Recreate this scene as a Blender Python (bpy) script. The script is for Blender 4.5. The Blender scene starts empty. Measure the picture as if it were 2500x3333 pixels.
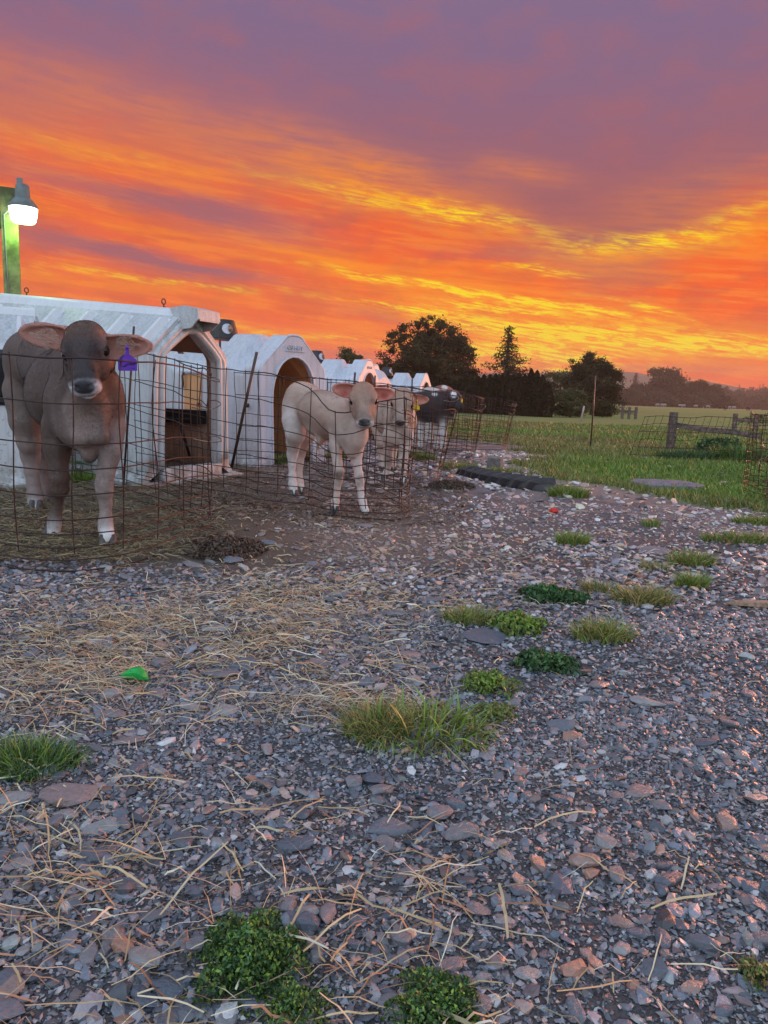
import bpy, bmesh, math, random
import numpy as np
from mathutils import Vector, Matrix, Euler

S = bpy.context.scene
COL = S.collection
PI = math.pi

# ------------------------------------------------------------------ camera
CAM_H = 0.77
FPX = 2400.0                       # focal length in photo pixels (photo is 2500 x 3333)
PITCH = math.radians(9.0)
ROLL = math.radians(2.0)
_F = np.array([0, math.cos(PITCH), -math.sin(PITCH)])
_R0 = np.array([1.0, 0, 0]); _U0 = np.array([0, math.sin(PITCH), math.cos(PITCH)])
_R = _R0 * math.cos(ROLL) + _U0 * math.sin(ROLL)
_U = -_R0 * math.sin(ROLL) + _U0 * math.cos(ROLL)
cam_data = bpy.data.cameras.new('camera')
cam = bpy.data.objects.new('camera', cam_data); COL.objects.link(cam)
cam_data.sensor_fit = 'VERTICAL'; cam_data.sensor_height = 36.0
cam_data.lens = 36.0 * FPX / 3333.0
cam_data.clip_start = 0.02; cam_data.clip_end = 20000.0
cam.matrix_world = Matrix(((_R[0], _U[0], -_F[0], 0), (_R[1], _U[1], -_F[1], 0), (_R[2], _U[2], -_F[2], CAM_H), (0, 0, 0, 1)))
S.camera = cam


def ray(u, v):
    return _F + _R * (u - 1250.0) / FPX - _U * (v - 1666.5) / FPX


def G(u, v, z=0.0):                # where a sight line meets the ground
    d = ray(u, v); t = (z - CAM_H) / d[2]
    return (d[0] * t, d[1] * t)


def P(u, v, Y):                    # a point at world depth Y
    d = ray(u, v); t = Y / d[1]
    return Vector((d[0] * t, Y, CAM_H + d[2] * t))


def azel(u, v):
    d = ray(u, v); d = d / np.linalg.norm(d)
    return math.degrees(math.atan2(d[0], d[1])), math.degrees(math.asin(d[2]))


# ------------------------------------------------------------------ shader maths
class NT:
    """small expression builder for node trees"""
    def __init__(self, tree):
        self.t = tree; self.n = tree.nodes; self.l = tree.links

    def new(self, kind, **kw):
        nd = self.n.new(kind)
        for k, v in kw.items():
            setattr(nd, k, v)
        return nd

    def put(self, sock, v):
        if isinstance(v, E): v = v.s
        if isinstance(v, bpy.types.NodeSocket): self.l.new(v, sock)
        else: sock.default_value = v

    def math(self, op, *a, clamp=False):
        nd = self.n.new('ShaderNodeMath'); nd.operation = op; nd.use_clamp = clamp
        for i, x in enumerate(a): self.put(nd.inputs[i], x)
        return E(self, nd.outputs[0])

    def mix(self, f, a, b, mode='MIX', clamp=True):
        nd = self.n.new('ShaderNodeMix'); nd.data_type = 'RGBA'; nd.blend_type = mode; nd.clamp_factor = clamp
        self.put(nd.inputs[0], f)
        for i, x in ((6, a), (7, b)):
            if isinstance(x, (tuple, list)) and len(x) == 3: x = (*x, 1)
            self.put(nd.inputs[i], x)
        return E(self, nd.outputs[2])

    def noise(self, vec, scale, detail=4, rough=0.55, dist=0.0, out=0, lac=2.0):
        nd = self.n.new('ShaderNodeTexNoise')
        if vec is not None: self.put(nd.inputs['Vector'], vec)
        nd.inputs['Scale'].default_value = scale; nd.inputs['Detail'].default_value = detail
        nd.inputs['Roughness'].default_value = rough; nd.inputs['Distortion'].default_value = dist
        nd.inputs['Lacunarity'].default_value = lac
        return E(self, nd.outputs[out])

    def xyz(self, x, y, z=0.0):
        nd = self.n.new('ShaderNodeCombineXYZ')
        for i, q in enumerate((x, y, z)): self.put(nd.inputs[i], q)
        return E(self, nd.outputs[0])

    def sep(self, v):
        nd = self.n.new('ShaderNodeSeparateXYZ'); self.put(nd.inputs[0], v)
        return [E(self, o) for o in nd.outputs]

    def ramp(self, f, stops, interp='LINEAR'):
        nd = self.n.new('ShaderNodeValToRGB'); self.put(nd.inputs[0], f)
        cr = nd.color_ramp; cr.interpolation = interp
        while len(cr.elements) < len(stops): cr.elements.new(0.5)
        for e, (p, c) in zip(cr.elements, stops):
            e.position = p
        for e, (p, c) in zip(cr.elements, stops):
            e.color = (c, c, c, 1) if isinstance(c, (int, float)) else (*c[:3], 1)
        return E(self, nd.outputs[0])

    def smooth(self, x, a, b):
        nd = self.n.new('ShaderNodeMapRange'); nd.interpolation_type = 'SMOOTHSTEP'
        self.put(nd.inputs[0], x); nd.inputs[1].default_value = a; nd.inputs[2].default_value = b
        return E(self, nd.outputs[0])


class E:
    def __init__(self, nt, s): self.nt = nt; self.s = s
    def __add__(self, o): return self.nt.math('ADD', self, o)
    __radd__ = __add__
    def __sub__(self, o): return self.nt.math('SUBTRACT', self, o)
    def __rsub__(self, o): return self.nt.math('SUBTRACT', o, self)
    def __mul__(self, o): return self.nt.math('MULTIPLY', self, o)
    __rmul__ = __mul__
    def __truediv__(self, o): return self.nt.math('DIVIDE', self, o)
    def __neg__(self): return self.nt.math('MULTIPLY', self, -1.0)
    def exp(self): return self.nt.math('EXPONENT', self)


def lin(r, g, b):                  # display colour 0..255 -> linear
    f = lambda c: ((c / 255) / 12.92 if c / 255 <= 0.04045 else (((c / 255) + 0.055) / 1.055) ** 2.4)
    return (f(r), f(g), f(b))


# ------------------------------------------------------------------ sky (world)
SUN_AZ = 48.0                      # degrees to the right of straight ahead
SUN_EL = 8.0
SKY_BACK = 1.0                     # brightness of the whole sky, raised fill behind the camera included

world = bpy.data.worlds.new('World'); S.world = world; world.use_nodes = True
wt = world.node_tree; wt.nodes.clear(); W = NT(wt)
tc = W.new('ShaderNodeTexCoord')
dx, dy, dz = W.sep(tc.outputs['Generated'])
az = W.math('ARCTAN2', dx, dy) * (180 / PI)
el = W.math('ARCSINE', dz) * (180 / PI)
# wispy displacement of everything that is drawn
wv = W.xyz(az * 0.05, el * 0.16, 0.0)
warp1 = W.noise(wv, 1.6, 1, 0.5)
warp2 = W.noise(W.xyz(az * 0.10 + el * 0.05, el * 0.62 + az * 0.05, 3.0), 2.4, 4, 0.62)
warp3 = W.noise(W.xyz(az * 0.30, el * 1.3 + az * 0.16, 7.0), 3.0, 2, 0.6)
ely = el + (warp1 - 0.5) * 2.0 + (warp2 - 0.5) * 1.3 + (warp3 - 0.5) * 0.35


def stroke(u, v, slope, L, w, curve=0.0, soft=1.0):
    a0, e0 = azel(u, v)
    k = 180 / PI / FPX
    L = L * k; w = w * k
    x = az - a0
    d = (ely - e0) + x * slope
    if curve: d = d - x * x * (curve / k / 1000)
    q = d * (1 / w); z = x * (1 / L)
    return (-(q * q) - z * z).exp()


def total(lst):
    s = None
    for amp, e in lst:
        s = e * amp if s is None else s + e * amp
    return s


# streak noise: long thin filaments tilted down to the right
fil = W.noise(W.xyz(az * 0.085, el * 1.05 + az * 0.09, 11.0), 2.0, 5, 0.62)
fil2 = W.noise(W.xyz(az * 0.22, el * 3.0 + az * 0.42, 5.0), 2.2, 3, 0.6)
puff = W.noise(W.xyz(az * 0.20, el * 0.42, 21.0), 1.3, 3, 0.55)
filx = W.smooth(fil, 0.36, 0.66)

# lower edge of the plain purple-grey cloud sheet (elevation in degrees)
def gx(u, s, h):
    a0, _ = azel(u, 900); k = 180 / PI / FPX
    x = (az - a0) * (1 / (s * k)); return (-(x * x)).exp() * h
edge = gx(350, 650, 4.6) + gx(1250, 420, 1.4) + gx(1980, 210, -3.6) + gx(2600, 380, 2.4) + 10.8
sheet = W.smooth((ely - edge) + (puff - 0.5) * 4.0, -2.6, 3.4)

up = W.smooth(el, 9.0, 26.0)
c_sheet = W.mix(up, lin(164, 92, 90), lin(127, 104, 138))
c_sheet = W.mix((puff - 0.45) * 0.9, c_sheet, lin(186, 100, 88))
side = W.smooth(az, -30.0, 12.0)
c_low = W.mix(side, lin(236, 102, 54), lin(250, 94, 14))
c_low = W.mix(W.smooth(fil, 0.44, 0.62) * 0.6, c_low, lin(255, 140, 34))
c_low = W.mix(W.smooth(puff, 0.46, 0.62) * 0.55, c_low, lin(212, 84, 50))
c_low = W.mix(W.smooth(fil2, 0.56, 0.74) * 0.35, c_low, lin(205, 88, 66))
c_sheet = W.mix(W.smooth(az, 2.0, -26.0) * (1.0 - W.smooth(el, 13.0, 24.0)) * 0.75, c_sheet, lin(214, 110, 88))
c = W.mix(sheet, c_low, c_sheet)

dark = total([(0.85, stroke(760, 712, 0.12, 280, 62)), (0.5, stroke(480, 640, 0.10, 240, 30)),
              (0.95, stroke(330, 815, 0.10, 420, 38)), (0.6, stroke(640, 868, 0.14, 220, 16)),
              (0.45, stroke(1750, 835, 0.05, 330, 26)), (0.35, stroke(1350, 1040, 0.10, 340, 18)),
              (0.4, stroke(120, 560, 0.05, 260, 30)), (0.5, stroke(1950, 1205, -0.02, 330, 12)),
              (0.4, stroke(1120, 1165, 0.03, 280, 18))])
c = W.mix(dark * (0.62 + fil2 * 0.7), c, lin(163, 96, 106))

glow = total([(0.75, stroke(1300, 640, 0.22, 420, 60)), (0.8, stroke(2240, 790, -0.14, 420, 62)),
              (0.85, stroke(1650, 980, 0.13, 560, 62)), (0.95, stroke(1950, 1120, 0.04, 560, 66)),
              (0.45, stroke(420, 935, 0.05, 520, 34)), (0.42, stroke(420, 520, 0.10, 520, 46)),
              (0.5, stroke(1000, 830, 0.18, 320, 34)), (0.40, stroke(380, 720, 0.08, 380, 16)),
              (0.45, stroke(900, 1085, 0.06, 330, 30)), (0.40, stroke(1690, 560, 0.10, 140, 40)), (0.32, stroke(1150, 500, 0.22, 300, 60)), (0.3, stroke(2250, 620, -0.2, 260, 60)), (0.28, stroke(300, 330, 0.12, 400, 70))])
glow = glow * (0.3 + W.smooth(fil, 0.34, 0.62) * 0.6 + W.smooth(puff, 0.40, 0.60) * 0.3)
c = W.mix(W.math('MINIMUM', glow, 0.95), c, lin(255, 142, 14))

yel = total([(0.65, stroke(1480, 695, 0.20, 240, 24)), (0.3, stroke(1160, 640, 0.22, 170, 18)),
             (0.55, stroke(2120, 780, -0.05, 260, 30)), (0.3, stroke(2400, 700, -0.24, 190, 24)),
             (0.7, stroke(1760, 884, 0.05, 110, 9)), (1.0, stroke(1480, 952, 0.13, 400, 11)),
             (0.9, stroke(1820, 1012, 0.13, 250, 11)), (0.8, stroke(1330, 1000, 0.08, 220, 9)),
             (1.2, stroke(1720, 1078, 0.12, 300, 17)), (1.3, stroke(1700, 1145, 0.06, 280, 24)),
             (1.15, stroke(2180, 1115, 0.05, 420, 28)), (0.8, stroke(1760, 1195, 0.02, 220, 11)),
             (0.7, stroke(2120, 1010, 0.22, 150, 9)), (0.45, stroke(520, 915, 0.03, 330, 9)),
             (0.5, stroke(980, 1095, 0.06, 260, 10)), (0.15, stroke(380, 500, 0.08, 260, 14)),
             (0.12, stroke(860, 560, 0.25, 150, 16)), (0.8, stroke(1650, 1015, 0.10, 230, 9))])
brk = W.noise(W.xyz(az * 0.42, el * 1.25 + az * 0.16, 31.0), 1.7, 4, 0.62)
yel = yel * (0.12 + W.smooth(fil2, 0.38, 0.58) * 1.0) * (0.25 + W.smooth(brk, 0.36, 0.56) * 0.95)
c = W.mix(W.math('MINIMUM', yel * 1.25, 1.0), c, lin(255, 218, 0))

# dusty band right above the skyline
band = W.math('MULTIPLY', 1.0 - W.smooth(el, 0.3, 2.0), 0.6)
c = W.mix(band, c, lin(212, 108, 96))

# the rest of the dome: evening sky opposite the sunset, brightened as cool fill
turn = W.smooth(W.math('ABSOLUTE', az - 12.0), 42.0, 150.0)
high = W.smooth(el, 22.0, 75.0)
back_c = W.mix(W.smooth(el, 0.0, 45.0), (1.15, 1.25, 1.40), (0.95, 1.30, 1.65))
c = W.mix(high, c, (0.46, 0.58, 0.82))
c = W.mix(turn * (1.0 - high * 0.5), c, back_c)
c = W.mix(W.smooth(dz, 0.0, -0.05), c, (0.10, 0.08, 0.06))
bg = W.new('ShaderNodeBackground'); W.put(bg.inputs[0], c); bg.inputs[1].default_value = SKY_BACK
wo = W.new('ShaderNodeOutputWorld'); W.l.new(bg.outputs[0], wo.inputs[0])
world.cycles.sampling_method = 'MANUAL'; world.cycles.sample_map_resolution = 512

# the last warm light from the horizon, to the right of the frame
sun_d = bpy.data.lights.new('sun', 'SUN'); sun = bpy.data.objects.new('sun', sun_d); COL.objects.link(sun)
sun_d.energy = 3.0; sun_d.color = (1.0, 0.36, 0.18); sun_d.angle = math.radians(12)
_a, _e = math.radians(SUN_AZ), math.radians(SUN_EL)
sun.rotation_euler = Vector((-math.sin(_a) * math.cos(_e), -math.cos(_a) * math.cos(_e), -math.sin(_e))).to_track_quat('-Z', 'Y').to_euler()
sun.location = (40, 40, 8)

S.view_settings.view_transform = 'Standard'; S.view_settings.look = 'None'
S.view_settings.exposure = 0.0; S.view_settings.gamma = 1.0
S.view_settings.use_curve_mapping = False
S.render.engine = 'CYCLES'
S.cycles.use_denoising = True
S.cycles.max_bounces = 6; S.cycles.diffuse_bounces = 3; S.cycles.volume_bounces = 1
S.cycles.transparent_max_bounces = 8
S.cycles.use_adaptive_sampling = True

# ------------------------------------------------------------------ helpers
rng = np.random.default_rng(7)
random.seed(7)


def new_mat(name):
    m = bpy.data.materials.new(name); m.use_nodes = True
    t = m.node_tree; t.nodes.clear(); n = NT(t)
    b = n.new('ShaderNodeBsdfPrincipled'); o = n.new('ShaderNodeOutputMaterial')
    n.l.new(b.outputs[0], o.inputs[0])
    return m, n, b


def bump(n, b, h, strength=0.3, dist=0.01):
    q = n.new('ShaderNodeBump'); q.inputs['Strength'].default_value = strength; q.inputs['Distance'].default_value = dist
    n.put(q.inputs['Height'], h); n.l.new(q.outputs[0], b.inputs['Normal'])


def objco(n): return E(n, n.new('ShaderNodeTexCoord').outputs['Object'])
def geopos(n): return E(n, n.new('ShaderNodeNewGeometry').outputs['Position'])


def attr(n, name, out='Color'):
    a = n.new('ShaderNodeAttribute'); a.attribute_name = name; return E(n, a.outputs[out])


def plain(name, col, rough=0.6, var=0.25, scale=8.0, metal=0.0, bmp=0.0, col2=None):
    """a base colour broken up by grain and blotches"""
    m, n, b = new_mat(name); co = objco(n)
    f = n.noise(co, scale, 5, 0.6)
    c2 = col2 or tuple(x * (1 - var) for x in col)
    hi = tuple(min(1, x * (1 + var * 0.4)) for x in col)
    n.put(b.inputs['Base Color'], n.mix(n.smooth(f, 0.35, 0.65), hi, c2))
    b.inputs['Roughness'].default_value = rough; b.inputs['Metallic'].default_value = metal
    if bmp: bump(n, b, n.noise(co, scale * 6, 4, 0.6), bmp, 0.004)
    return m


def fast_mesh(name, V, Fc, loop=4, cols=None, smooth=False, mats=None):
    """mesh from numpy arrays: every face has `loop` corners"""
    me = bpy.data.meshes.new(name)
    V = np.ascontiguousarray(V, dtype=np.float32); Fc = np.ascontiguousarray(Fc, dtype=np.int32)
    me.vertices.add(len(V)); me.vertices.foreach_set('co', V.ravel())
    me.loops.add(Fc.size); me.loops.foreach_set('vertex_index', Fc.ravel())
    me.polygons.add(len(Fc)); me.polygons.foreach_set('loop_start', np.arange(0, Fc.size, loop, dtype=np.int32))
    me.polygons.foreach_set('use_smooth', np.full(len(Fc), smooth))
    if cols is not None:
        a = me.color_attributes.new('tint', 'FLOAT_COLOR', 'POINT')
        c = np.ones((len(V), 4), np.float32); c[:, :3] = cols; a.data.foreach_set('color', c.ravel())
    me.update(); me.validate()
    return me


class MB:
    def __init__(self): self.v = []; self.f = []; self.mi = []; self.sm = []

    def add(self, vs, fs, mi=0, sm=False):
        o = len(self.v); self.v.extend([tuple(p) for p in vs])
        for f in fs: self.f.append([o + i for i in f]); self.mi.append(mi); self.sm.append(sm)

    def box(self, c, s, rot=None, mi=0, taper=1.0):
        hx, hy, hz = s[0] / 2, s[1] / 2, s[2] / 2
        vs = []
        for z, t in ((-hz, 1), (hz, taper)):
            for x, y in ((-hx, -hy), (hx, -hy), (hx, hy), (-hx, hy)):
                p = Vector((x * t, y * t, z))
                if rot is not None: p = rot @ p
                vs.append(p + Vector(c))
        self.add(vs, [(3, 2, 1, 0), (4, 5, 6, 7), (0, 1, 5, 4), (1, 2, 6, 5), (2, 3, 7, 6), (3, 0, 4, 7)], mi)

    def tube(self, pts, r, n=6, cap=True, mi=0):
        pts = [Vector(p) for p in pts]; rs = r if isinstance(r, (list, tuple)) else [r] * len(pts)
        rings = []; up = None
        for i, p in enumerate(pts):
            t = (pts[min(i + 1, len(pts) - 1)] - pts[max(i - 1, 0)])
            t = t.normalized() if t.length > 1e-9 else Vector((0, 0, 1))
            if up is None:
                up = t.orthogonal().normalized()
            up = (up - t * up.dot(t)); up = up.normalized() if up.length > 1e-6 else t.orthogonal().normalized()
            w = t.cross(up)
            rings.append([p + (up * math.cos(a) + w * math.sin(a)) * rs[i] for a in [2 * PI * k / n for k in range(n)]])
        vs = [q for ring in rings for q in ring]; fs = []
        for i in range(len(pts) - 1):
            for k in range(n):
                a = i * n + k; b_ = i * n + (k + 1) % n
                fs.append((a, b_, b_ + n, a + n))
        if cap: fs.append(tuple(range(n - 1, -1, -1))); fs.append(tuple((len(pts) - 1) * n + k for k in range(n)))
        self.add(vs, fs, mi, True)

    def loft(self, loops, closed=True, cap0=True, cap1=True, mi=0, sm=False):
        n = len(loops[0]); vs = [p for L in loops for p in L]; fs = []
        for i in range(len(loops) - 1):
            for k in range(n if closed else n - 1):
                a = i * n + k; b_ = i * n + (k + 1) % n
                fs.append((a, b_, b_ + n, a + n))
        self.add(vs, fs, mi, sm)
        if cap0: self.add(loops[0], [tuple(range(n - 1, -1, -1))], mi)
        if cap1: self.add(loops[-1], [tuple(range(n))], mi)

    def strip(self, A, B, mi=0, closed=False):
        n = len(A); vs = list(A) + list(B)
        self.add(vs, [(k, (k + 1) % n, n + (k + 1) % n, n + k) for k in range(n if closed else n - 1)], mi)

    def build(self, name, mats, parent=None, bevel=0, smooth=None, kind=None):
        me = bpy.data.meshes.new(name); me.from_pydata(self.v, [], self.f)
        for p, mi, sm in zip(me.polygons, self.mi, self.sm):
            p.material_index = mi; p.use_smooth = sm if smooth is None else smooth
        for m in (mats if isinstance(mats, (list, tuple)) else [mats]): me.materials.append(m)
        me.update()
        return link(name, me, parent, bevel, kind)


def link(name, me, parent=None, bevel=0, kind=None, mat=None):
    o = bpy.data.objects.new(name, me); COL.objects.link(o)
    if mat is not None and not me.materials: me.materials.append(mat)
    if parent is not None: o.parent = parent
    if bevel:
        md = o.modifiers.new('bevel', 'BEVEL'); md.width = bevel; md.segments = 2; md.limit_method = 'ANGLE'
    if kind: o['kind'] = kind
    return o


def thing(name, label, cat, loc=(0, 0, 0), rz=0.0, group=None):
    o = bpy.data.objects.new(name, None); COL.objects.link(o)
    o.empty_display_size = 0.1
    o.location = loc; o.rotation_euler = (0, 0, rz)
    return tag(o, label, cat, group)


def tag(o, label, cat, group=None):
    o['label'] = label; o['category'] = cat
    if group: o['group'] = group
    return o


def copy_thing(root, loc, rz, label, scale=1.0):
    r = root.copy(); COL.objects.link(r); r.location = loc; r.rotation_euler = (0, 0, rz); r['label'] = label
    r.scale = (scale, scale, scale)
    for ch in list(root.children):
        c = ch.copy(); COL.objects.link(c); c.parent = r
        for g in list(ch.children):
            d = g.copy(); COL.objects.link(d); d.parent = c
    return r


# smooth value noise in numpy -------------------------------------------------
_perm = np.random.default_rng(3).random((256, 256)).astype(np.float64)


def vnoise(x, y, s=1.0, seed=0):
    x = np.asarray(x, float) * s + seed * 17.3; y = np.asarray(y, float) * s + seed * 5.7
    xi = np.floor(x).astype(int); yi = np.floor(y).astype(int); fx = x - xi; fy = y - yi
    fx = fx * fx * (3 - 2 * fx); fy = fy * fy * (3 - 2 * fy)
    g = lambda a, b: _perm[a & 255, b & 255]
    return (g(xi, yi) * (1 - fx) * (1 - fy) + g(xi + 1, yi) * fx * (1 - fy) + g(xi, yi + 1) * (1 - fx) * fy + g(xi + 1, yi + 1) * fx * fy)


def fbm(x, y, s=1.0, o=4, seed=0):
    t = 0; a = 1; n = 0
    for k in range(o):
        t = t + vnoise(x, y, s * 2 ** k, seed + k) * a; n += a; a *= 0.5
    return t / n


def sstep(x, a, b):
    t = np.clip((np.asarray(x, float) - a) / (b - a), 0, 1); return t * t * (3 - 2 * t)

# ------------------------------------------------------------------ ground
# edge between the gravel yard (left) and the grass (right), as x for a given depth y
_ey = np.array([0.0, 3.2, 4.4, 5.1, 5.85, 6.5, 7.3, 8.6, 10.0, 11.8, 13.5, 16.0, 20, 26, 34])
_ex = np.array([4.0, 3.6, 3.2, 2.75, 2.50, 2.05, 1.66, 1.62, 1.80, 2.05, 1.5, 0.2, -1.5, -4.0, -9.0])


def grass_mask(x, y):
    e = np.interp(y, _ey, _ex) + (fbm(x, y, 1.3, 3, 9) - 0.5) * 0.9 * np.clip(np.asarray(y) / 8, 0.4, 2)
    m = sstep(x - e, -0.12, 0.22)
    return np.where(np.asarray(y) > 38, 1.0, m)


def hgt(x, y):
    x = np.asarray(x, float); y = np.asarray(y, float)
    near = 1 - sstep(np.hypot(x, y), 18, 40)
    h = (fbm(x, y, 0.55, 3, 1) - 0.5) * 0.04 + (fbm(x, y, 3.1, 3, 4) - 0.5) * 0.022
    # heap of trodden dung along the pen fronts
    h = h + 0.035 * np.exp(-((x + 0.80) / 0.30) ** 2 - ((y - 4.1) / 0.5) ** 2) + 0.05 * np.exp(-((x - 0.62) / 0.25) ** 2 - ((y - 6.6) / 0.4) ** 2)
    return h * near + (fbm(x, y, 0.02, 2, 6) - 0.5) * 0.5 * sstep(y, 60, 200)


def warped_axis(lo, hi, c, fine, n):
    t = np.linspace(-1, 1, n); s = np.sinh(t * 5.2) / math.sinh(5.2)
    return np.where(s < 0, c + s * (c - lo), c + s * (hi - c)) + t * fine


def graded(lo, a, b, hi, step, g=1.12):
    up = [b]; s = step
    while up[-1] < hi: s *= g; up.append(up[-1] + s)
    dn = [a]; s = step
    while dn[-1] > lo: s *= g; dn.append(dn[-1] - s)
    return np.array(dn[::-1] + list(np.arange(a + step, b, step)) + up)


gxs = graded(-2600, -4.0, 5.5, 2600, 0.045); gys = graded(-600, 0.3, 11.0, 4200, 0.045)
GX, GY = np.meshgrid(gxs, gys); GZ = hgt(GX, GY)
V = np.stack([GX.ravel(), GY.ravel(), GZ.ravel()], 1)
nx, ny = len(gxs), len(gys)
I = (np.arange(ny - 1)[:, None] * nx + np.arange(nx - 1)[None, :]).ravel()
me = fast_mesh('ground', V, np.stack([I, I + 1, I + nx + 1, I + nx], 1), 4, smooth=True)
a = me.attributes.new('grass', 'FLOAT', 'POINT'); a.data.foreach_set('value', grass_mask(GX, GY).ravel().astype(np.float32))

m, n, b = new_mat('ground')
pos = geopos(n); gm = attr(n, 'grass', 'Fac')
px, py, pz = n.sep(pos)
# gravel and trodden dirt
vor = n.new('ShaderNodeTexVoronoi'); vor.inputs['Scale'].default_value = 46; n.put(vor.inputs['Vector'], pos)
chip = n.sep(E(n, vor.outputs['Color']))
dirtn = n.noise(pos, 2.2, 5, 0.6)
fine = n.noise(pos, 60, 4, 0.7)
stonec = n.mix(chip[0], (0.13, 0.125, 0.15), (0.27, 0.225, 0.22))
stonec = n.mix(n.smooth(chip[1], 0.80, 0.9), stonec, (0.42, 0.22, 0.15))
grit = n.noise(pos, 260, 3, 0.8)
dirtc = n.mix(n.smooth(grit, 0.3, 0.7), (0.036, 0.032, 0.034), (0.125, 0.110, 0.108))
brown = n.smooth(n.noise(n.xyz(px * 0.8, py * 0.35), 1.0, 3, 0.6), 0.42, 0.60)
far = n.smooth(py, 3.0, 6.5)
g = n.mix(n.math('MAXIMUM', n.smooth(dirtn, 0.35, 0.6) * 0.85, 1.0 - n.smooth(py, 3.5, 7.0)), stonec, dirtc)
g = n.mix(brown * far * 0.7, g, n.mix(fine, (0.17, 0.115, 0.09), (0.50, 0.35, 0.28)))
# pen floors on the left are dark litter
pen = n.smooth(px * 1.35 + py * 0.30, 0.95, 0.25) * n.smooth(py, 2.9, 3.5)
g = n.mix(pen * 0.85, g, n.mix(fine, (0.055, 0.035, 0.022), (0.17, 0.115, 0.07)))
near_pen = n.smooth(px * 1.35 + py * 0.30, 2.3, 0.9) * n.smooth(py, 3.0, 3.7) * (1.0 - n.smooth(py, 7.5, 10.0))
g = n.mix(near_pen * (1.0 - pen) * 0.75, g, n.mix(fine, (0.10, 0.070, 0.055), (0.30, 0.215, 0.165)))
# meadow: green and straw-coloured drifts
d1 = n.noise(n.xyz(px * 0.10, py * 0.32), 1.0, 4, 0.6); d2 = n.noise(n.xyz(px * 0.02, py * 0.05), 1.0, 4, 0.6)
gr = n.mix(n.smooth(n.noise(pos, 14, 4, 0.7), 0.3, 0.7), (0.085, 0.145, 0.022), (0.16, 0.26, 0.045))
dry = n.mix(fine, (0.16, 0.13, 0.045), (0.30, 0.22, 0.08))
gr = n.mix(n.smooth(d1, 0.45, 0.62) * n.smooth(py, 9, 14) * (1.0 - n.smooth(py, 24, 34)) * 0.85, gr, dry)
gr = n.mix(n.smooth(d2, 0.40, 0.60) * n.smooth(py, 20, 40) * 0.7, gr, dry)
n.put(b.inputs['Base Color'], n.mix(gm, g, gr))
b.inputs['Roughness'].default_value = 0.8
bump(n, b, n.math('ADD', E(n, vor.outputs['Distance']) * -1.0, fine * 0.5), 0.6, 0.012)
MAT_GROUND = m
ground = link('ground', me, None, 0, 'structure', m)

# ------------------------------------------------------------------ hills
m, n, b = new_mat('hill_forest')
n.put(b.inputs['Base Color'], n.mix(n.noise(geopos(n), 0.03, 5, 0.65), (0.035, 0.05, 0.03), (0.10, 0.10, 0.06)))
b.inputs['Roughness'].default_value = 1.0
xs = np.linspace(-1800, 1800, 181); rows = []
u_of = 1250 + FPX * xs / 1300.0
top = np.interp(u_of, [-3000, 300, 900, 1400, 1700, 1900, 2100, 2300, 2500, 2900, 5000], [40, 46, 40, 34, 46, 55, 50, 44, 26, 18, 15])
top = top * (0.96 + 0.08 * vnoise(xs, xs * 0, 0.012, 3)) + 1.2 * vnoise(xs, xs * 0, 0.08, 2)
for yy, k in ((1180, -0.02), (1220, 0.45), (1270, 0.85), (1320, 1.0), (1420, 0.7), (1600, -0.02)):
    rows.append(np.stack([xs, np.full_like(xs, yy) + 20 * vnoise(xs, xs * 0, 0.01, 5), top * k * (0.93 + 0.14 * vnoise(xs, xs * 0 + yy, 0.02, 8))], 1))
V = np.concatenate(rows); k = len(xs)
I = (np.arange(len(rows) - 1)[:, None] * k + np.arange(k - 1)[None, :]).ravel()
link('hills', fast_mesh('hills', V, np.stack([I, I + 1, I + k + 1, I + k], 1), 4, smooth=True), None, 0, 'structure', m)

# ------------------------------------------------------------------ calf hutches
def plastic(name, col, dirt, amount=0.5, top=0.3):
    """weathered moulded plastic: grime runs down, specks of mud near the ground"""
    m, n, b = new_mat(name); co = objco(n); x, y, z = n.sep(co)
    big = n.noise(co, 2.3, 5, 0.62); run = n.noise(n.xyz(x * 14, y * 14, z * 0.9), 1.4, 4, 0.65)
    speck = n.noise(co, 34, 3, 0.7); fine = n.noise(co, 90, 3, 0.6)
    k = n.smooth(big, 0.36, 0.70) * 0.35 + n.smooth(run, 0.42, 0.75) * 0.65 + n.smooth(z, 0.30, 0.02) * n.smooth(n.noise(co, 11, 4, 0.65), 0.35, 0.6) * 1.2
    k = n.math('MINIMUM', k, 1.2)
    c = n.mix(k * amount, col, dirt)
    low = n.smooth(z, 0.75, 0.0)
    c = n.mix(n.smooth(speck, 0.60 , 0.68) * (0.18 + low * 0.7), c, tuple(d * 0.35 for d in dirt))
    roofk = n.smooth(z, 0.95, 1.15)
    c = n.mix(roofk * (n.smooth(n.noise(co, 60, 5, 0.8), 0.36, 0.66) * 0.6 + n.smooth(n.noise(n.xyz(x * 3, y * 14, z * 3), 1.5, 4, 0.7), 0.4, 0.7) * 0.22) * top, c, (0.27, 0.30, 0.30))
    n.put(b.inputs['Base Color'], c); b.inputs['Roughness'].default_value = 0.45
    bump(n, b, n.math('ADD', big * 0.6, fine * 0.15), 0.25, 0.01)
    return m


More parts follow.
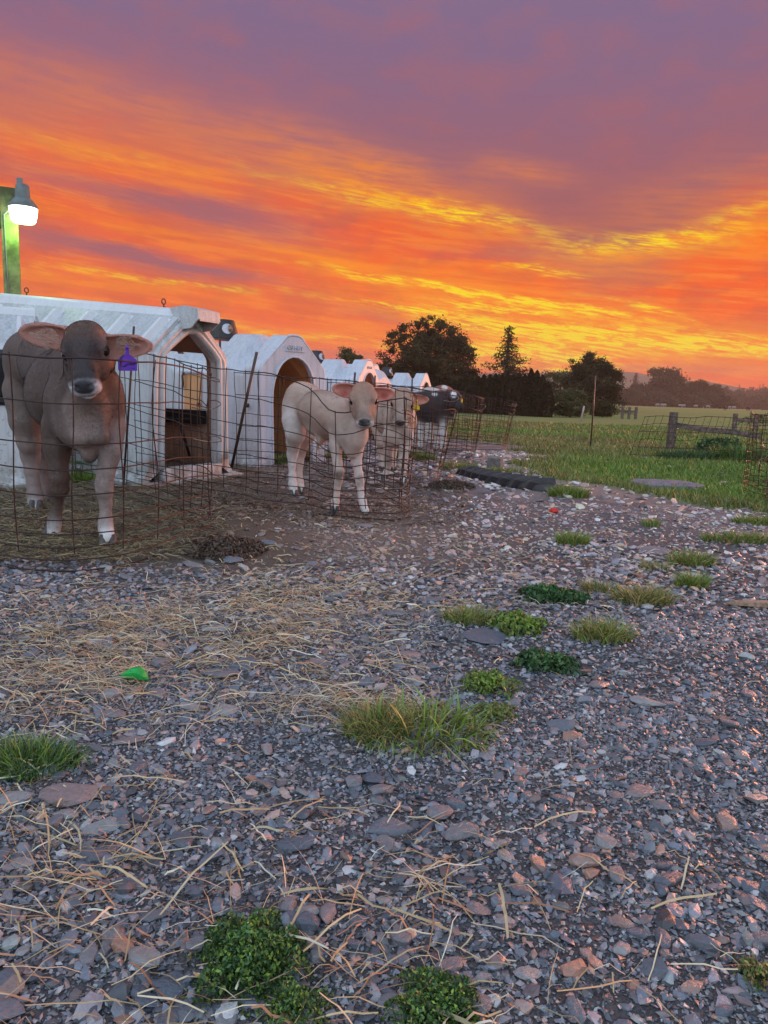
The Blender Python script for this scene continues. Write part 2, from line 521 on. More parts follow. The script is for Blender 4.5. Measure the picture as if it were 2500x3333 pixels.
M_WHITE = plastic('white_plastic', (0.66, 0.67, 0.685), (0.27, 0.25, 0.22), 0.72, 0.85)
M_RIB = plastic('cleaner_white_plastic', (0.74, 0.75, 0.765), (0.45, 0.43, 0.40), 0.35, 0.1)
M_WHITE2 = plastic('grimy_white_plastic', (0.68, 0.70, 0.79), (0.33, 0.33, 0.32), 0.6, 0.6)
M_INNER = plastic('stained_lit_inner_plastic', (0.50, 0.34, 0.25), (0.24, 0.15, 0.10), 0.8, 0)  # brown of dirt stains, with amber inside light put into the colour
M_AMBER = plastic('amber_lit_inner_plastic', (0.80, 0.42, 0.20), (0.50, 0.26, 0.12), 0.5, 0)  # dirt and amber light coming through the walls, put into the colour
M_BLACK = plain('black_plastic', (0.022, 0.022, 0.028), 0.45, 0.4, 10, bmp=0.2)
M_HOLE = plain('matt_black_and_opening_shade', (0.012, 0.011, 0.012), 0.9, 0.3, 10)  # black fittings, and the shade inside hutch openings put into colour
M_RUST = plain('rusty_wire', (0.030, 0.023, 0.022), 0.5, 0.6, 25, 0.6, col2=(0.075, 0.036, 0.026))
M_RUSTL = plain('worn_wire', (0.30, 0.17, 0.12), 0.38, 0.6, 25, 0.8, col2=(0.10, 0.045, 0.03))
M_STEEL = plain('weathered_steel', (0.05, 0.045, 0.045), 0.5, 0.5, 20, 0.7, col2=(0.12, 0.08, 0.06))
M_COPPER = plain('bright_worn_wire', (0.34, 0.22, 0.17), 0.3, 0.4, 30, 0.9)


def resample(pts, n):
    pts = [Vector((p[0], 0, p[1])) for p in pts]
    L = [0]
    for a_, b_ in zip(pts, pts[1:]): L.append(L[-1] + (b_ - a_).length)
    out = []
    for i in range(n):
        s = L[-1] * i / (n - 1); k = 0
        while k < len(pts) - 2 and L[k + 1] < s: k += 1
        t = 0 if L[k + 1] == L[k] else (s - L[k]) / (L[k + 1] - L[k])
        p = pts[k].lerp(pts[k + 1], min(1, t)); out.append((p.x, p.z))
    return out


def rounded(pts, r=0.05):
    out = [pts[0]]
    for i in range(1, len(pts) - 1):
        p = Vector(pts[i]); a_ = Vector(pts[i - 1]); b_ = Vector(pts[i + 1])
        ra = min(r, (a_ - p).length * 0.45); rb = min(r, (b_ - p).length * 0.45)
        q0 = p + (a_ - p).normalized() * ra; q1 = p + (b_ - p).normalized() * rb
        for t in (0, 0.33, 0.67, 1):
            out.append(tuple(q0 * (1 - t) ** 2 + p * 2 * t * (1 - t) + q1 * t * t))
    out.append(pts[-1]); return out


NH = 60


def densify(pts, mx=0.09):
    out = [pts[0]]
    for a_, b_ in zip(pts, pts[1:]):
        k = max(1, int(math.hypot(b_[0] - a_[0], b_[1] - a_[1]) / mx + 0.5))
        for q in range(1, k + 1): out.append((a_[0] + (b_[0] - a_[0]) * q / k, a_[1] + (b_[1] - a_[1]) * q / k))
    return out


def hutch_shell(root, outline, stations, door, rise, mat, inner, door_depth=0.05, thick=0.03, win=None):
    """stations: (y, scale). door: outline of the opening. rise: roof climbs towards the rear"""
    o = densify(rounded(outline, 0.025)); N_ = len(o); d = resample(rounded(door, 0.03), N_)
    def ring(y, s, inset=0.0, ztop=0.0):
        r_ = []
        for x, z in o:
            zz = z * (1 + rise * y * (z / 1.4)) * (1 if z < 0.3 else 1 - (1 - s) * min(1, (z - 0.3)))
            r_.append((x * (1 - (1 - s) * 0.8) * (1 - inset * 2), y, max(0.0, zz - inset * 1.1 if z > 0.05 else zz)))
        return r_
    mb = MB()
    outer = [ring(y, s) for y, s in stations]
    if win:
        wy0, wy1, wz0, wz1 = win; Lh = stations[-1][0]; ys = [0, wy0, wy1, Lh]
        outer = [ring(y, 1.0) for y in ys]; inw = [ring(y, 1.0, thick) for y in [door_depth, wy0, wy1, Lh - 0.05]]
        hole = [k for k in range(N_ - 1) if o[k][0] > 0.2 and o[k + 1][0] > 0.2 and wz0 < (o[k][1] + o[k + 1][1]) / 2 < wz1]
        for R_, mi_, flip in ((outer, 0, False), (inw, 1, True)):
            vs = [p for L_ in R_ for p in L_]; fs = []
            for i in range(3):
                for k in range(N_ - 1):
                    if i == 1 and k in hole: continue
                    q = (i * N_ + k, i * N_ + k + 1, (i + 1) * N_ + k + 1, (i + 1) * N_ + k); fs.append(q[::-1] if flip else q)
            mb.add(vs, fs, mi_)
        k0, k1 = hole[0], hole[-1] + 1
        for A_, B_ in ((outer[1], inw[1]), (outer[2], inw[2])): mb.strip(A_[k0:k1 + 1], B_[k0:k1 + 1])
        for k in (k0, k1): mb.add([outer[1][k], outer[2][k], inw[2][k], inw[1][k]], [(0, 1, 2, 3)])
    else:
        mb.loft(outer, closed=False, cap0=False, cap1=False, sm=False)
    mb.add(outer[-1], [tuple(range(N_))])
    y0 = stations[0][0]
    D0 = [(x, y0, z) for x, z in d]; D1 = [(x, y0 + door_depth, z) for x, z in d]
    mb.strip(D0, outer[0]); mb.strip(D1, D0)
    L = stations[-1][0]
    sm_ = min(s for _, s in stations)
    inr = [ring(y0 + door_depth, stations[0][1], thick), ring(y0 + 0.24, sm_ if sm_ < 0.99 else 1.0, thick), ring(L * 0.5, sm_, thick), ring(L - 0.05, sm_, thick)]
    if not win: mb.loft([list(reversed(q)) for q in inr], closed=False, cap0=False, cap1=False, mi=1)
    else: inr = inw
    mb.add(inr[-1], [tuple(range(N_ - 1, -1, -1))], 1)
    mb.strip(inr[0], D1, 1)
    return mb.build('shell', [mat, inner], root, bevel=0)


def litter(root, w, L, z=0.03):
    mb = MB(); n = 14; loops = []
    for i in range(n):
        y = 0.08 + (L - 0.16) * i / (n - 1)
        loops.append([(-w + 2 * w * k / 9, y, z + 0.05 * vnoise(k * 0.7, y * 3, 1, 4) + 0.04 * (i / n)) for k in range(10)])
    mb.loft(loops, closed=False, cap0=False, cap1=False, sm=True)
    mb.build('litter', M_LITTER, root)


M_LITTER = plain('dung_litter', (0.12, 0.08, 0.05), 0.95, 0.6, 30, bmp=0.9, col2=(0.05, 0.033, 0.02))


def eye_bolt(root, x, y, z, r=0.022, mat=None):
    mb = MB(); mb.tube([(x, y, z - 0.02), (x, y, z + 0.012)], 0.006, 6)
    mb.tube([(x + r * math.sin(t), y, z + 0.012 + r - r * math.cos(t)) for t in [2 * PI * k / 12 for k in range(13)]], 0.0055, 6, cap=False)
    mb.build('eye_bolt', mat or M_STEEL, root)


def hutch_a(label, loc, rz, W, H, Lh, rise, group, win=None):
    """house shaped hutch: ribbed roof, peaked doorway with raised trim, vent hood"""
    root = thing('calf_hutch', label, 'calf hutch', loc, rz, group)
    he = H * 0.765
    out = [(-W, 0), (-W * 0.985, 0.06), (-W * 0.90, 0.10), (-W * 0.84, he), (-W * 0.78, he + 0.035), (-0.11, H - 0.02), (-0.07, H), (0.07, H), (0.11, H - 0.02), (W * 0.78, he + 0.035), (W * 0.84, he), (W * 0.90, 0.10), (W * 0.985, 0.06), (W, 0)]
    dw = W * 0.60; dt = he * 0.955
    door = [(-dw, 0.13), (-dw * 0.98, dt), (-0.04, H * 0.885), (0.04, H * 0.885), (dw * 0.98, dt), (dw, 0.13)]
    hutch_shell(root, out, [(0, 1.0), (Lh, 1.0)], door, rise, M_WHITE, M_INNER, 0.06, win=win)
    # sill under the doorway
    mb = MB(); mb.box((0, 0.018, 0.066), (dw * 2 + 0.06, 0.11, 0.125)); mb.build('door_sill', M_WHITE, root, bevel=0.012)
    # raised trim: an inner roll round the doorway and an outer one under the gable
    mb = MB(); mb.tube([(x * 1.07, -0.010, z if z < 0.3 else z + 0.03) for x, z in resample(rounded(door, 0.05), 30)], 0.030, 8); mb.build('door_trim', M_WHITE, root)
    mb = MB()
    og = [(-W * 0.80, 0.16), (-W * 0.74, he * 0.97), (-0.02, H * 0.975), (0.02, H * 0.975), (W * 0.74, he * 0.97), (W * 0.80, 0.16)]
    mb.tube([(x, 0.0, z) for x, z in resample(rounded(og, 0.05), 30)], 0.034, 8); mb.build('gable_trim', M_WHITE, root)
    # roof ribs
    nr = 6
    for k in range(nr):
        y = 0.10 + (Lh - 0.2) * k / (nr - 1)
        for s in (-1, 1):
            mb = MB()
            zz = lambda z: z * (1 + rise * y * (z / 1.4))
            a_ = Vector((s * W * 0.80, y, zz(he + 0.01))); b_ = Vector((s * 0.17, y, zz(H - 0.06)))
            dirv = (b_ - a_); nrm = Vector((-dirv.z * (1 if s < 0 else -1), 0, abs(dirv.x))).normalized()
            lo = []
            for p, hh in ((a_, 0.010), (a_.lerp(b_, 0.10), 0.060), (a_.lerp(b_, 0.88), 0.050), (b_, 0.006)):
                lo.append([p + Vector((0, -0.050, 0)) - nrm * 0.01, p + Vector((0, -0.016, 0)) + nrm * hh, p + Vector((0, 0.012, 0)) + nrm * hh, p + Vector((0, 0.024, 0)) - nrm * 0.01])
            mb.loft(lo); mb.build('roof_rib', M_RIB, root, bevel=0.006)
    # ridge cap
    mb = MB(); lo = []
    for t in range(9):
        y = -0.01 + (Lh + 0.02) * t / 8; z = H * (1 + rise * y)
        lo.append([(-0.15, y, z - 0.075), (-0.10, y, z + 0.012), (-0.06, y, z + 0.03), (0.06, y, z + 0.03), (0.10, y, z + 0.012), (0.15, y, z - 0.075)])
    mb.loft(lo); mb.build('ridge_cap', M_RIB, root, bevel=0.01)
    # base flange
    mb = MB(); 
    for s in (-1, 1): mb.box((s * (W * 0.995), Lh / 2, 0.02), (0.09, Lh + 0.08, 0.04))
    mb.box((0, -0.045, 0.015), (W * 2 + 0.085, 0.10, 0.03)); mb.build('base_flange', M_WHITE, root, bevel=0.008)
    litter(root, W * 0.84, Lh, 0.06)
    return root


def vent_hood(root, H):
    mb = MB(); prof = [(-0.02, -0.11), (-0.12, -0.10), (-0.20, -0.03), (-0.19, 0.045), (-0.06, 0.075), (0.10, 0.06)]
    for s in (-1, 1):
        mb.loft([[(s * 0.135, y, H + z) for y, z in prof], [(s * 0.121, y, H + z) for y, z in prof]])
    tops = [(-0.20, -0.03), (-0.19, 0.045), (-0.06, 0.075), (0.10, 0.06)]
    lo = [[(-0.12, y, H + z), (0.12, y, H + z), (0.12, y, H + z - 0.015), (-0.12, y, H + z - 0.015)] for y, z in tops]
    mb.loft(lo)
    h = mb.build('vent_hood', M_WHITE, root, bevel=0.006)
    mb = MB(); mb.box((0, -0.06, H - 0.005), (0.225, 0.18, 0.07)); mb.build('vent_box', M_HOODIN, h, bevel=0.01)


M_HOODIN = plain('brown_hood_plastic', (0.13, 0.075, 0.04), 0.5, 0.4, 12)


def hutch_b(label, loc, rz, W, H, Lh, group, inner, mat=None, vent=True, rise=0.0, vy=None):
    """tall moulded hutch with stepped roof bays, arched doorway and a black chimney vent"""
    mat = mat or M_WHITE2
    root = thing('calf_hutch', label, 'calf hutch', loc, rz, group)
    he = H * 0.755
    out = [(-W, 0), (-W * 0.98, 0.05), (-W * 0.93, 0.10), (-W * 0.90, he - 0.03), (-W * 0.86, he + 0.01), (-0.10, H - 0.015), (-0.05, H), (0.05, H), (0.10, H - 0.015), (W * 0.86, he + 0.01), (W * 0.90, he - 0.03), (W * 0.93, 0.10), (W * 0.98, 0.05), (W, 0)]
    dw = W * 0.60
    door = [(-dw * 0.92, 0.0), (-dw, H * 0.5)] + [(-dw * math.cos(t) ** 0.9, H * 0.5 + H * 0.335 * math.sin(t) ** 0.95) for t in [PI / 2 * k / 7 for k in range(1, 7)]] + [(0, H * 0.84)]
    door = door + [(-x, z) for x, z in reversed(door[:-1])]
    mb = MB(); mb.tube([(x * 0.985, 0.012, z) for x, z in densify(rounded(out, 0.02), 0.3)], 0.013, 6); mb.build('gable_edge', mat, root)
    st = [(0, 0.985), (0.03, 1.0), (0.26, 1.0), (0.33, 0.90), (0.44, 0.90), (0.53, 1.0), (0.86, 1.0), (0.95, 0.88), (Lh - 0.42, 0.88), (Lh - 0.34, 0.99), (Lh - 0.06, 0.99), (Lh, 0.95)]
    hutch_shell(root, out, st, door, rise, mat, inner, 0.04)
    mb = MB(); mb.tube([(x * 1.02, -0.004, z + (0.006 if z > 0.2 else 0)) for x, z in resample(door, 34)], 0.011, 6); mb.build('door_rim', mat, root)
    # side window in the recessed bay, with a drip ledge
    for s in (-1, 1):
        mb = MB(); mb.box((s * W * 0.855, 1.17, he * 0.72), (0.03, 0.30, 0.40)); win = mb.build('side_window', inner, root, bevel=0.02)
        mb = MB(); mb.box((s * (W * 0.855 + 0.02), 1.17, he * 0.72 + 0.22), (0.06, 0.34, 0.018)); mb.build('drip_ledge', mat, win, bevel=0.004)
    if vent:
        vy = vy or 1.17; zt = H * 0.95 + rise * H * vy
        mb = MB(); an_ = [2 * PI * k / 20 for k in range(20)]
        mb.loft([[(r0 * math.cos(t), vy + r0 * math.sin(t), zt + z_) for t in an_] for r0, z_ in ((0.175, 0.0), (0.172, 0.012), (0.118, 0.20), (0.105, 0.212))], sm=False); v = mb.build('roof_vent', M_BLACK, root)
        mb = MB(); mb.box((0, vy, zt + 0.0), (0.40, 0.36, 0.012)); mb.build('vent_brim', M_BLACK, v, bevel=0.003)
        mb = MB(); r_ = 0.058
        rr = [2 * PI * k / 20 for k in range(20)]
        tilt = Euler((math.radians(-15), 0, 0)).to_matrix(); c_ = Vector((0, -0.146, 0.105))
        spin = Matrix.Rotation(math.atan2(-0.415, 0.91), 3, 'Z'); c_ = spin @ c_ + Vector((0, vy, zt)); tilt = spin @ tilt
        mb.loft([[c_ + tilt @ Vector((r_ * math.cos(t), 0, r_ * math.sin(t))) for t in rr], [c_ + tilt @ Vector((r_ * math.cos(t), -0.008, r_ * math.sin(t))) for t in rr]])
        mb.build('vent_disc', mat, v)
        mb = MB(); c2 = c_ + tilt @ Vector((0.032, -0.012, 0.0))  # brown plate stands in for the disc's moon-shaped hole
        mb.loft([[c2 + tilt @ Vector((0.026 * math.cos(t), 0, 0.045 * math.sin(t))) for t in rr], [c2 + tilt @ Vector((0.026 * math.cos(t), -0.004, 0.045 * math.sin(t))) for t in rr]])
        mb.build('vent_hole_plate', M_RUSTL, v)
        mb = MB(); mb.tube([(0.0, vy, zt + 0.2), (0.0, vy, zt + 0.225)], 0.006, 6); mb.build('vent_pin', M_BLACK, v)
    litter(root, W * 0.78, Lh, 0.04)
    return root


def yaw(ax, ay):                    # rotation that points local -Y (front) opposite to the axis (front->back)
    return math.atan2(-ax, ay)


HG = 'white plastic calf hutches in a row'
# hutch behind the first calf (front corner near the post), roof climbs to the left
u1 = Vector((-0.9, 0.436)).normalized()
mid = Vector((-1.635, 6.18))
H1 = hutch_a('white ribbed calf hutch with a peaked open doorway and a vent hood on its gable', (mid.x, mid.y, 0), yaw(u1.x, u1.y), 0.56, 1.37, 2.18, 0.062, HG, win=(0.20, 0.98, 0.56, 1.10))
vent_hood(H1, 1.345)
for (bx, by) in ((0.0, 0.28), (0.02, 1.95)): eye_bolt(H1, bx, by, 1.37 * (1 + 0.062 * by) + 0.045)
mb = MB(); mb.box((0.40, 0.62, 0.52), (0.09, 0.84, 0.12)); mb.build('feed_box', M_HOLE, H1, bevel=0.01)
mb = MB(); mb.tube([(0.28 + 0.12 * math.cos(t), 0.42 + 0.12 * math.sin(t), 0.50) for t in [2 * PI * k / 16 for k in range(17)]], 0.012, 6, cap=False); mb.build('bucket_ring', M_HOLE, H1)
mb = MB(); mb.tube([(0.22, 0.32, 0.49), (0.40, 0.36, 0.16)], 0.014, 6); mb.build('brace', M_HOLE, H1)

u0 = Vector((-0.91, -0.42)).normalized(); w0 = Vector((-u0.y, u0.x)) * -1
cor = Vector((-2.56, 5.42)); wd0 = Vector((-0.42, 0.91))
mid0 = cor + wd0 * 0.56
H0 = hutch_a('white ribbed calf hutch cut by the left picture edge, behind the brown calf', (mid0.x, mid0.y, 0), yaw(u0.x, u0.y), 0.56, 1.31, 2.1, 0.0, HG)
mb = MB(); mb.box((-0.485, 0.24, 0.80), (0.05, 0.40, 0.40)); w_ = mb.build('side_window', M_BLACK, H0, bevel=0.03)
mb = MB(); mb.box((-0.50, 0.24, 0.80), (0.05, 0.28, 0.28)); mb.build('window_flap', M_HOLE, w_, bevel=0.02)  # black inset stands in for the dark of the open window

u2 = Vector((-0.77, 0.64)).normalized()
H2 = hutch_b('white stepped-roof hutch with amber inside and a black roof vent, behind the cream calf', (-0.98, 7.80, 0), yaw(u2.x, u2.y), 0.50, 1.345, 1.95, HG, M_AMBER, vy=1.17, rise=0.035)
# moulded lettering over the doorway (worn, shallow)
def moulded_text(root, txt, x, z, size, mat):
    cu = bpy.data.curves.new('lettering', 'FONT'); cu.body = txt; cu.size = size; cu.extrude = 0.004; cu.align_x = 'CENTER'
    tmp = bpy.data.objects.new('tmp', cu); COL.objects.link(tmp)
    me_ = bpy.data.meshes.new_from_object(tmp.evaluated_get(bpy.context.evaluated_depsgraph_get()))
    bpy.data.objects.remove(tmp); me_.materials.append(mat)
    o = link('lettering', me_, root); o.location = (x, -0.006, z); o.rotation_euler = (PI / 2, 0, 0)
M_LET = plain('shaded_moulding', (0.50, 0.52, 0.60), 0.6, 0.2, 20)
moulded_text(H2, 'CB HUT', 0.0, 1.20, 0.062, M_LET)
mb = MB(); mb.box((0, -0.004, 1.185), (0.26, 0.01, 0.010)); mb.build('moulded_line', M_LET, H2)
# patches, hook and bolts on the side wall
for (yy, zz) in ((0.17, 0.62), (0.60, 0.66), (0.98, 0.60)):
    mb = MB(); mb.tube([(-0.475, yy, zz), (-0.50, yy, zz)], 0.022, 10); mb.build('wall_knob', M_BLACK, H2)
mb = MB(); mb.tube([(-0.45, 1.30, 0.94), (-0.475, 1.29, 0.90), (-0.475, 1.28, 0.82), (-0.46, 1.31, 0.78)], 0.013, 6); mb.build('wall_hook', M_BLACK, H2)

def place_b(label, u, Y, ax, ay, W, H, L, inner, vent=True, vy=None, fn=hutch_b):
    p = P(u, 1300, Y); a_ = Vector((ax, ay)).normalized()
    return hutch_b(label, (p.x, Y, 0), yaw(a_.x, a_.y), W, H, L, HG, inner, vent=vent, vy=vy)
H3 = place_b('far white hutch with a raised white flap over a black panel for a side opening', 1200, 13.3, -0.93, 0.37, 0.52, 1.38, 1.95, M_AMBER, vy=1.06)
mb = MB(); mb.box((-0.50, 1.12, 0.80), (0.05, 0.44, 0.38)); w3 = mb.build('opening_shade_panel', M_HOLE, H3, bevel=0.02)  # black panel in place of a cut opening, its shade put into the colour
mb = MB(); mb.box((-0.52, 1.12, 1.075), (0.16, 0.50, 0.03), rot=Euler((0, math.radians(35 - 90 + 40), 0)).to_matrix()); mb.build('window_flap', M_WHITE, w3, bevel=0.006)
moulded_text(H3, 'CB HUT', 0.0, 1.22, 0.062, M_LET)
H5 = place_b('farthest white stepped-roof hutch, above the black calf', 1385, 20.0, -0.93, 0.37, 0.52, 1.38, 1.95, M_AMBER, vy=1.14)
# rounded hutch between the two far ones
root = thing('calf_hutch', 'far round-topped white hutch with a small arched doorway', 'calf hutch', (P(1250, 1300, 16.8).x, 16.8, 0), yaw(-0.88, 0.47), HG)
arc = [(-0.56, 0)] + [(-0.54 * math.cos(t), 0.72 + 0.64 * math.sin(t)) for t in [PI * k / 10 for k in range(11)]] + [(0.56, 0)]
dar = [(-0.24, 0), (-0.24, 0.72)] + [(-0.24 * math.cos(t), 0.72 + 0.22 * math.sin(t)) for t in [PI * k / 8 for k in range(1, 8)]] + [(0.24, 0.72), (0.24, 0)]
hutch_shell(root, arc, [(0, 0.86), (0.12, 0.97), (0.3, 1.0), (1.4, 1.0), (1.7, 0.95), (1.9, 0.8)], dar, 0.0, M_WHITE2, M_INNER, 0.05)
mb = MB(); mb.tube([(x * 1.12, -0.02, z * 1.03) for x, z in resample(dar, 26)], 0.04, 8); mb.build('door_trim', M_WHITE2, root)
# hutches of the second row, seen over the first
HG2 = 'white calf hutches of the rear row'
p = P(652, 1250, 11.4); hb = hutch_b('grey-white hutch roof showing over the gap behind the ribbed hutch', (p.x + 0.55, 11.4, 0), yaw(-0.8, 0.6), 0.52, 1.50, 1.95, HG2, M_INNER, M_WHITE2, vent=False)
p = P(1160, 1250, 19.0); copy_thing(hb, (p.x + 0.5, 19.0, 0), yaw(-0.93, 0.37), 'pale hutch roof just showing behind the hutch with the raised flap', 1.02)
p = P(1320, 1250, 24.5); 

# ------------------------------------------------------------------ welded wire pens
TF = [0.0, 0.055, 0.116, 0.182, 0.253, 0.372, 0.494, 0.613, 0.802, 1.0]   # wire heights of a hog panel


def polyline(cps, step=0.035, closed=False):
    """Catmull-Rom through control points of any dimension"""
    c = [np.array(p, float) for p in cps]; out = []
    for i in range(len(c) - 1):
        p0 = c[max(i - 1, 0)]; p1 = c[i]; p2 = c[i + 1]; p3 = c[min(i + 2, len(c) - 1)]
        n = max(2, int(np.linalg.norm((p2 - p1)[:2]) / step))
        for k in range(n):
            t = k / n
            out.append(0.5 * ((2 * p1) + (p2 - p0) * t + (2 * p0 - 5 * p1 + 4 * p2 - p3) * t * t + (3 * p1 - p0 - 3 * p2 + p3) * t ** 3))
    out.append(c[-1]); return np.array(out)


def wire_pen(label, panels, group, gap=0.205, r=0.0030, wob=0.006, loops=(), fr=None, seed=1):
    """panels: lists of (x, y, height, lean_x, lean_y). Every wire is a part of its own"""
    root = thing('wire_pen', label, 'wire pen', (panels[0][0][0], panels[0][0][1], 0), 0, group)
    ox, oy = panels[0][0][:2]
    rg = np.random.default_rng(seed); fr_ = fr or TF
    for ip, cps in enumerate(panels):
        pl = polyline([tuple(c) + (0,) * (5 - len(c)) for c in cps])
        d = np.r_[0, np.cumsum(np.linalg.norm(np.diff(pl[:, :2], axis=0), axis=1))]
        gz = hgt(pl[:, 0], pl[:, 1])
        def at(s, t):
            x = np.interp(s, d, pl[:, 0]); y = np.interp(s, d, pl[:, 1]); h = np.interp(s, d, pl[:, 2])
            lx = np.interp(s, d, pl[:, 3]); ly = np.interp(s, d, pl[:, 4]); g0 = np.interp(s, d, gz)
            k = t ** 1.15
            w1 = (vnoise(s * 2.1, t * 2.5 + ip, 1, seed) - 0.5) * wob * 5; w2 = (vnoise(s * 2.6, t * 3 + 9 + ip, 1, seed) - 0.5) * wob * 3.4
            w3 = (vnoise(s * 7, t * 9 + ip, 1, seed + 3) - 0.5) * wob * 1.2
            return np.stack([x + lx * k + w1 - ox, y + ly * k + w1 - oy, g0 + 0.012 + h * t + (w2 + w3) * (0.4 + t)], -1)
        for t in fr_:
            tt = t
            s = np.arange(0, d[-1], 0.06); s = np.r_[s, d[-1]]
            pts = at(s, np.full_like(s, tt))
            mb = MB(); mb.tube(pts, r * (1.25 if t in (0.0, 1.0) else 1.0), 5); mb.build('horizontal_wire', M_RUST, root)
        nv = max(2, int(d[-1] / gap))
        for k in range(nv + 1):
            s0 = d[-1] * k / nv
            tv = np.linspace(-0.02, 1.012, 11)
            jig = (rg.random() - 0.5) * 0.015
            pts = at(np.full(11, s0) + jig + (rg.random() - 0.5) * 0.03 * tv, tv) + np.array([0.0, r * 1.6, 0])
            mb = MB(); mb.tube(pts, r, 5); mb.build('vertical_wire', M_RUST, root)
    for pts in loops:
        mb = MB(); q = polyline(pts, 0.02); q = q - np.array([ox, oy, 0]); mb.tube(q, r * 1.05, 5); mb.build('wire_end', M_COPPER, root)
    return root


PG = 'rusty wire pens in front of the hutches'


def corner_ends(x, y, h, z0=0.05, n=9, out=0.06, dirx=0.7, diry=-0.5, seed=0, up=0.02):
    """cut wire ends wrapped round the neighbouring panel"""
    rg = np.random.default_rng(seed); L = []
    for t in TF[:n + 1]:
        z = z0 + h * t; a_ = out * (0.25 + 0.75 * rg.random()); dz = (rg.random() - 0.5) * 0.09
        if rg.random() < 0.2: continue
        L.append([(x - dirx * 0.10, y - diry * 0.10, z - 0.01), (x, y, z - 0.02 + dz * 0.3), (x + dirx * a_, y + diry * a_, z + dz), (x + dirx * a_ * 0.6 - diry * 0.05, y + diry * a_ * 0.6 + dirx * 0.05, z + dz + up), (x - 0.02, y + 0.05, z + dz + up)])
    return L


# pen of the brown calf: swings round the front, then runs back past the ribbed hutch
penA = [(-2.55, 3.75, 0.86), (-2.05, 3.18, 0.86), (-1.62, 2.99, 0.87), (-1.36, 2.97, 0.86), (-1.16, 3.05, 0.855), (-1.04, 3.30, 0.86), (-0.965, 3.56, 0.845), (-0.90, 3.74, 0.80)]
penA2 = [(-0.90, 3.78, 0.80, 0, 0), (-1.06, 4.10, 0.85), (-1.40, 4.60, 0.93), (-1.80, 5.05, 1.0), (-2.30, 5.45, 1.0)]
lp = corner_ends(-0.90, 3.76, 0.83, 0.02, 9, 0.07, 0.85, 0.15, 3)
wire_pen('rusty wire mesh pen round the brown calf at the left edge', [penA, penA2], PG, loops=lp, seed=3)

# pen of the cream calf: top wires trodden down in the middle
g1 = G(742, 1628); g2 = G(872, 1661); g3 = G(1068, 1693); g4 = G(1200, 1702); g5 = G(1295, 1699)
penB = [(-1.90, 5.60, 1.00), (-1.45, 5.30, 0.93), (g1[0], g1[1], 0.885), (-0.93, 4.99, 0.875), (g2[0], g2[1] - 0.05, 0.85), (-0.52, 4.72, 0.80), (-0.36, 4.60, 0.655, 0, -0.03), (-0.22, 4.53, 0.64, 0, -0.04), (-0.10, 4.50, 0.70, 0, -0.03), (0.03, 4.50, 0.73), (0.10, 4.54, 0.74)]
penB2 = [(0.10, 4.56, 0.74), (0.16, 4.68, 0.73), (0.16, 4.95, 0.76, 0, 0), (0.05, 5.4, 0.80), (-0.18, 5.95, 0.84), (-0.55, 6.28, 0.86), (-1.0, 6.38, 0.87), (-1.32, 6.42, 0.90)]
lp = corner_ends(0.11, 4.55, 0.76, 0.02, 9, 0.06, 0.9, 0.25, 5)
wire_pen('rusty wire mesh pen round the cream calf, its top wire pushed down', [penB, penB2], PG, loops=lp, seed=5, wob=0.008)

penC = [(-0.75, 7.35, 0.88), (-0.35, 6.55, 0.86), (0.0, 6.12, 0.84), (0.25, 6.12, 0.82), (0.45, 6.40, 0.78, 0.10, -0.05), (0.52, 6.80, 0.72, 0.15, -0.02)]
penC2 = [(0.52, 6.84, 0.72, 0.15, -0.02), (0.50, 7.2, 0.78, 0.06, 0), (0.25, 7.8, 0.84), (-0.25, 8.15, 0.86), (-0.66, 8.2, 0.86)]
lp = corner_ends(0.60, 6.80, 0.72, 0.03, 9, 0.05, 0.9, -0.2, 7)
wire_pen('rusty wire mesh pen round the tan calf with the yellow tag, leaning outward', [penC, penC2], PG, loops=lp, seed=8)

penD = [(-0.2, 9.9, 0.86), (0.15, 9.0, 0.86), (0.55, 8.62, 0.85), (0.92, 8.72, 0.80, 0.04, 0), (1.08, 9.0, 0.76, 0.08, 0)]
penD2 = [(1.08, 9.04, 0.76, 0.08, 0), (1.12, 9.6, 0.80), (0.8, 10.4, 0.84), (0.2, 11.0, 0.86), (-0.4, 11.2, 0.86)]
lp = corner_ends(1.14, 9.0, 0.76, 0.03, 9, 0.05, 0.9, -0.2, 9)
wire_pen('pale rusty wire pen beside the concrete block, round the black calf', [penD, penD2], PG, gap=0.15, loops=lp, seed=11)

penE = [(0.3, 12.4, 0.82), (0.75, 11.5, 0.82), (1.25, 11.15, 0.80), (1.72, 11.30, 0.72, 0.1, 0), (1.84, 11.55, 0.66, 0.14, 0)]
penE2 = [(1.84, 11.6, 0.66, 0.14, 0), (1.95, 12.3, 0.74, 0.1, 0), (1.5, 13.2, 0.8), (0.6, 13.6, 0.8)]
lp = corner_ends(1.96, 11.55, 0.66, 0.03, 9, 0.05, 0.9, -0.2, 12)
wire_pen('farthest rusty wire pen with a ragged top, against the meadow', [penE, penE2], PG, gap=0.17, loops=lp, seed=13)

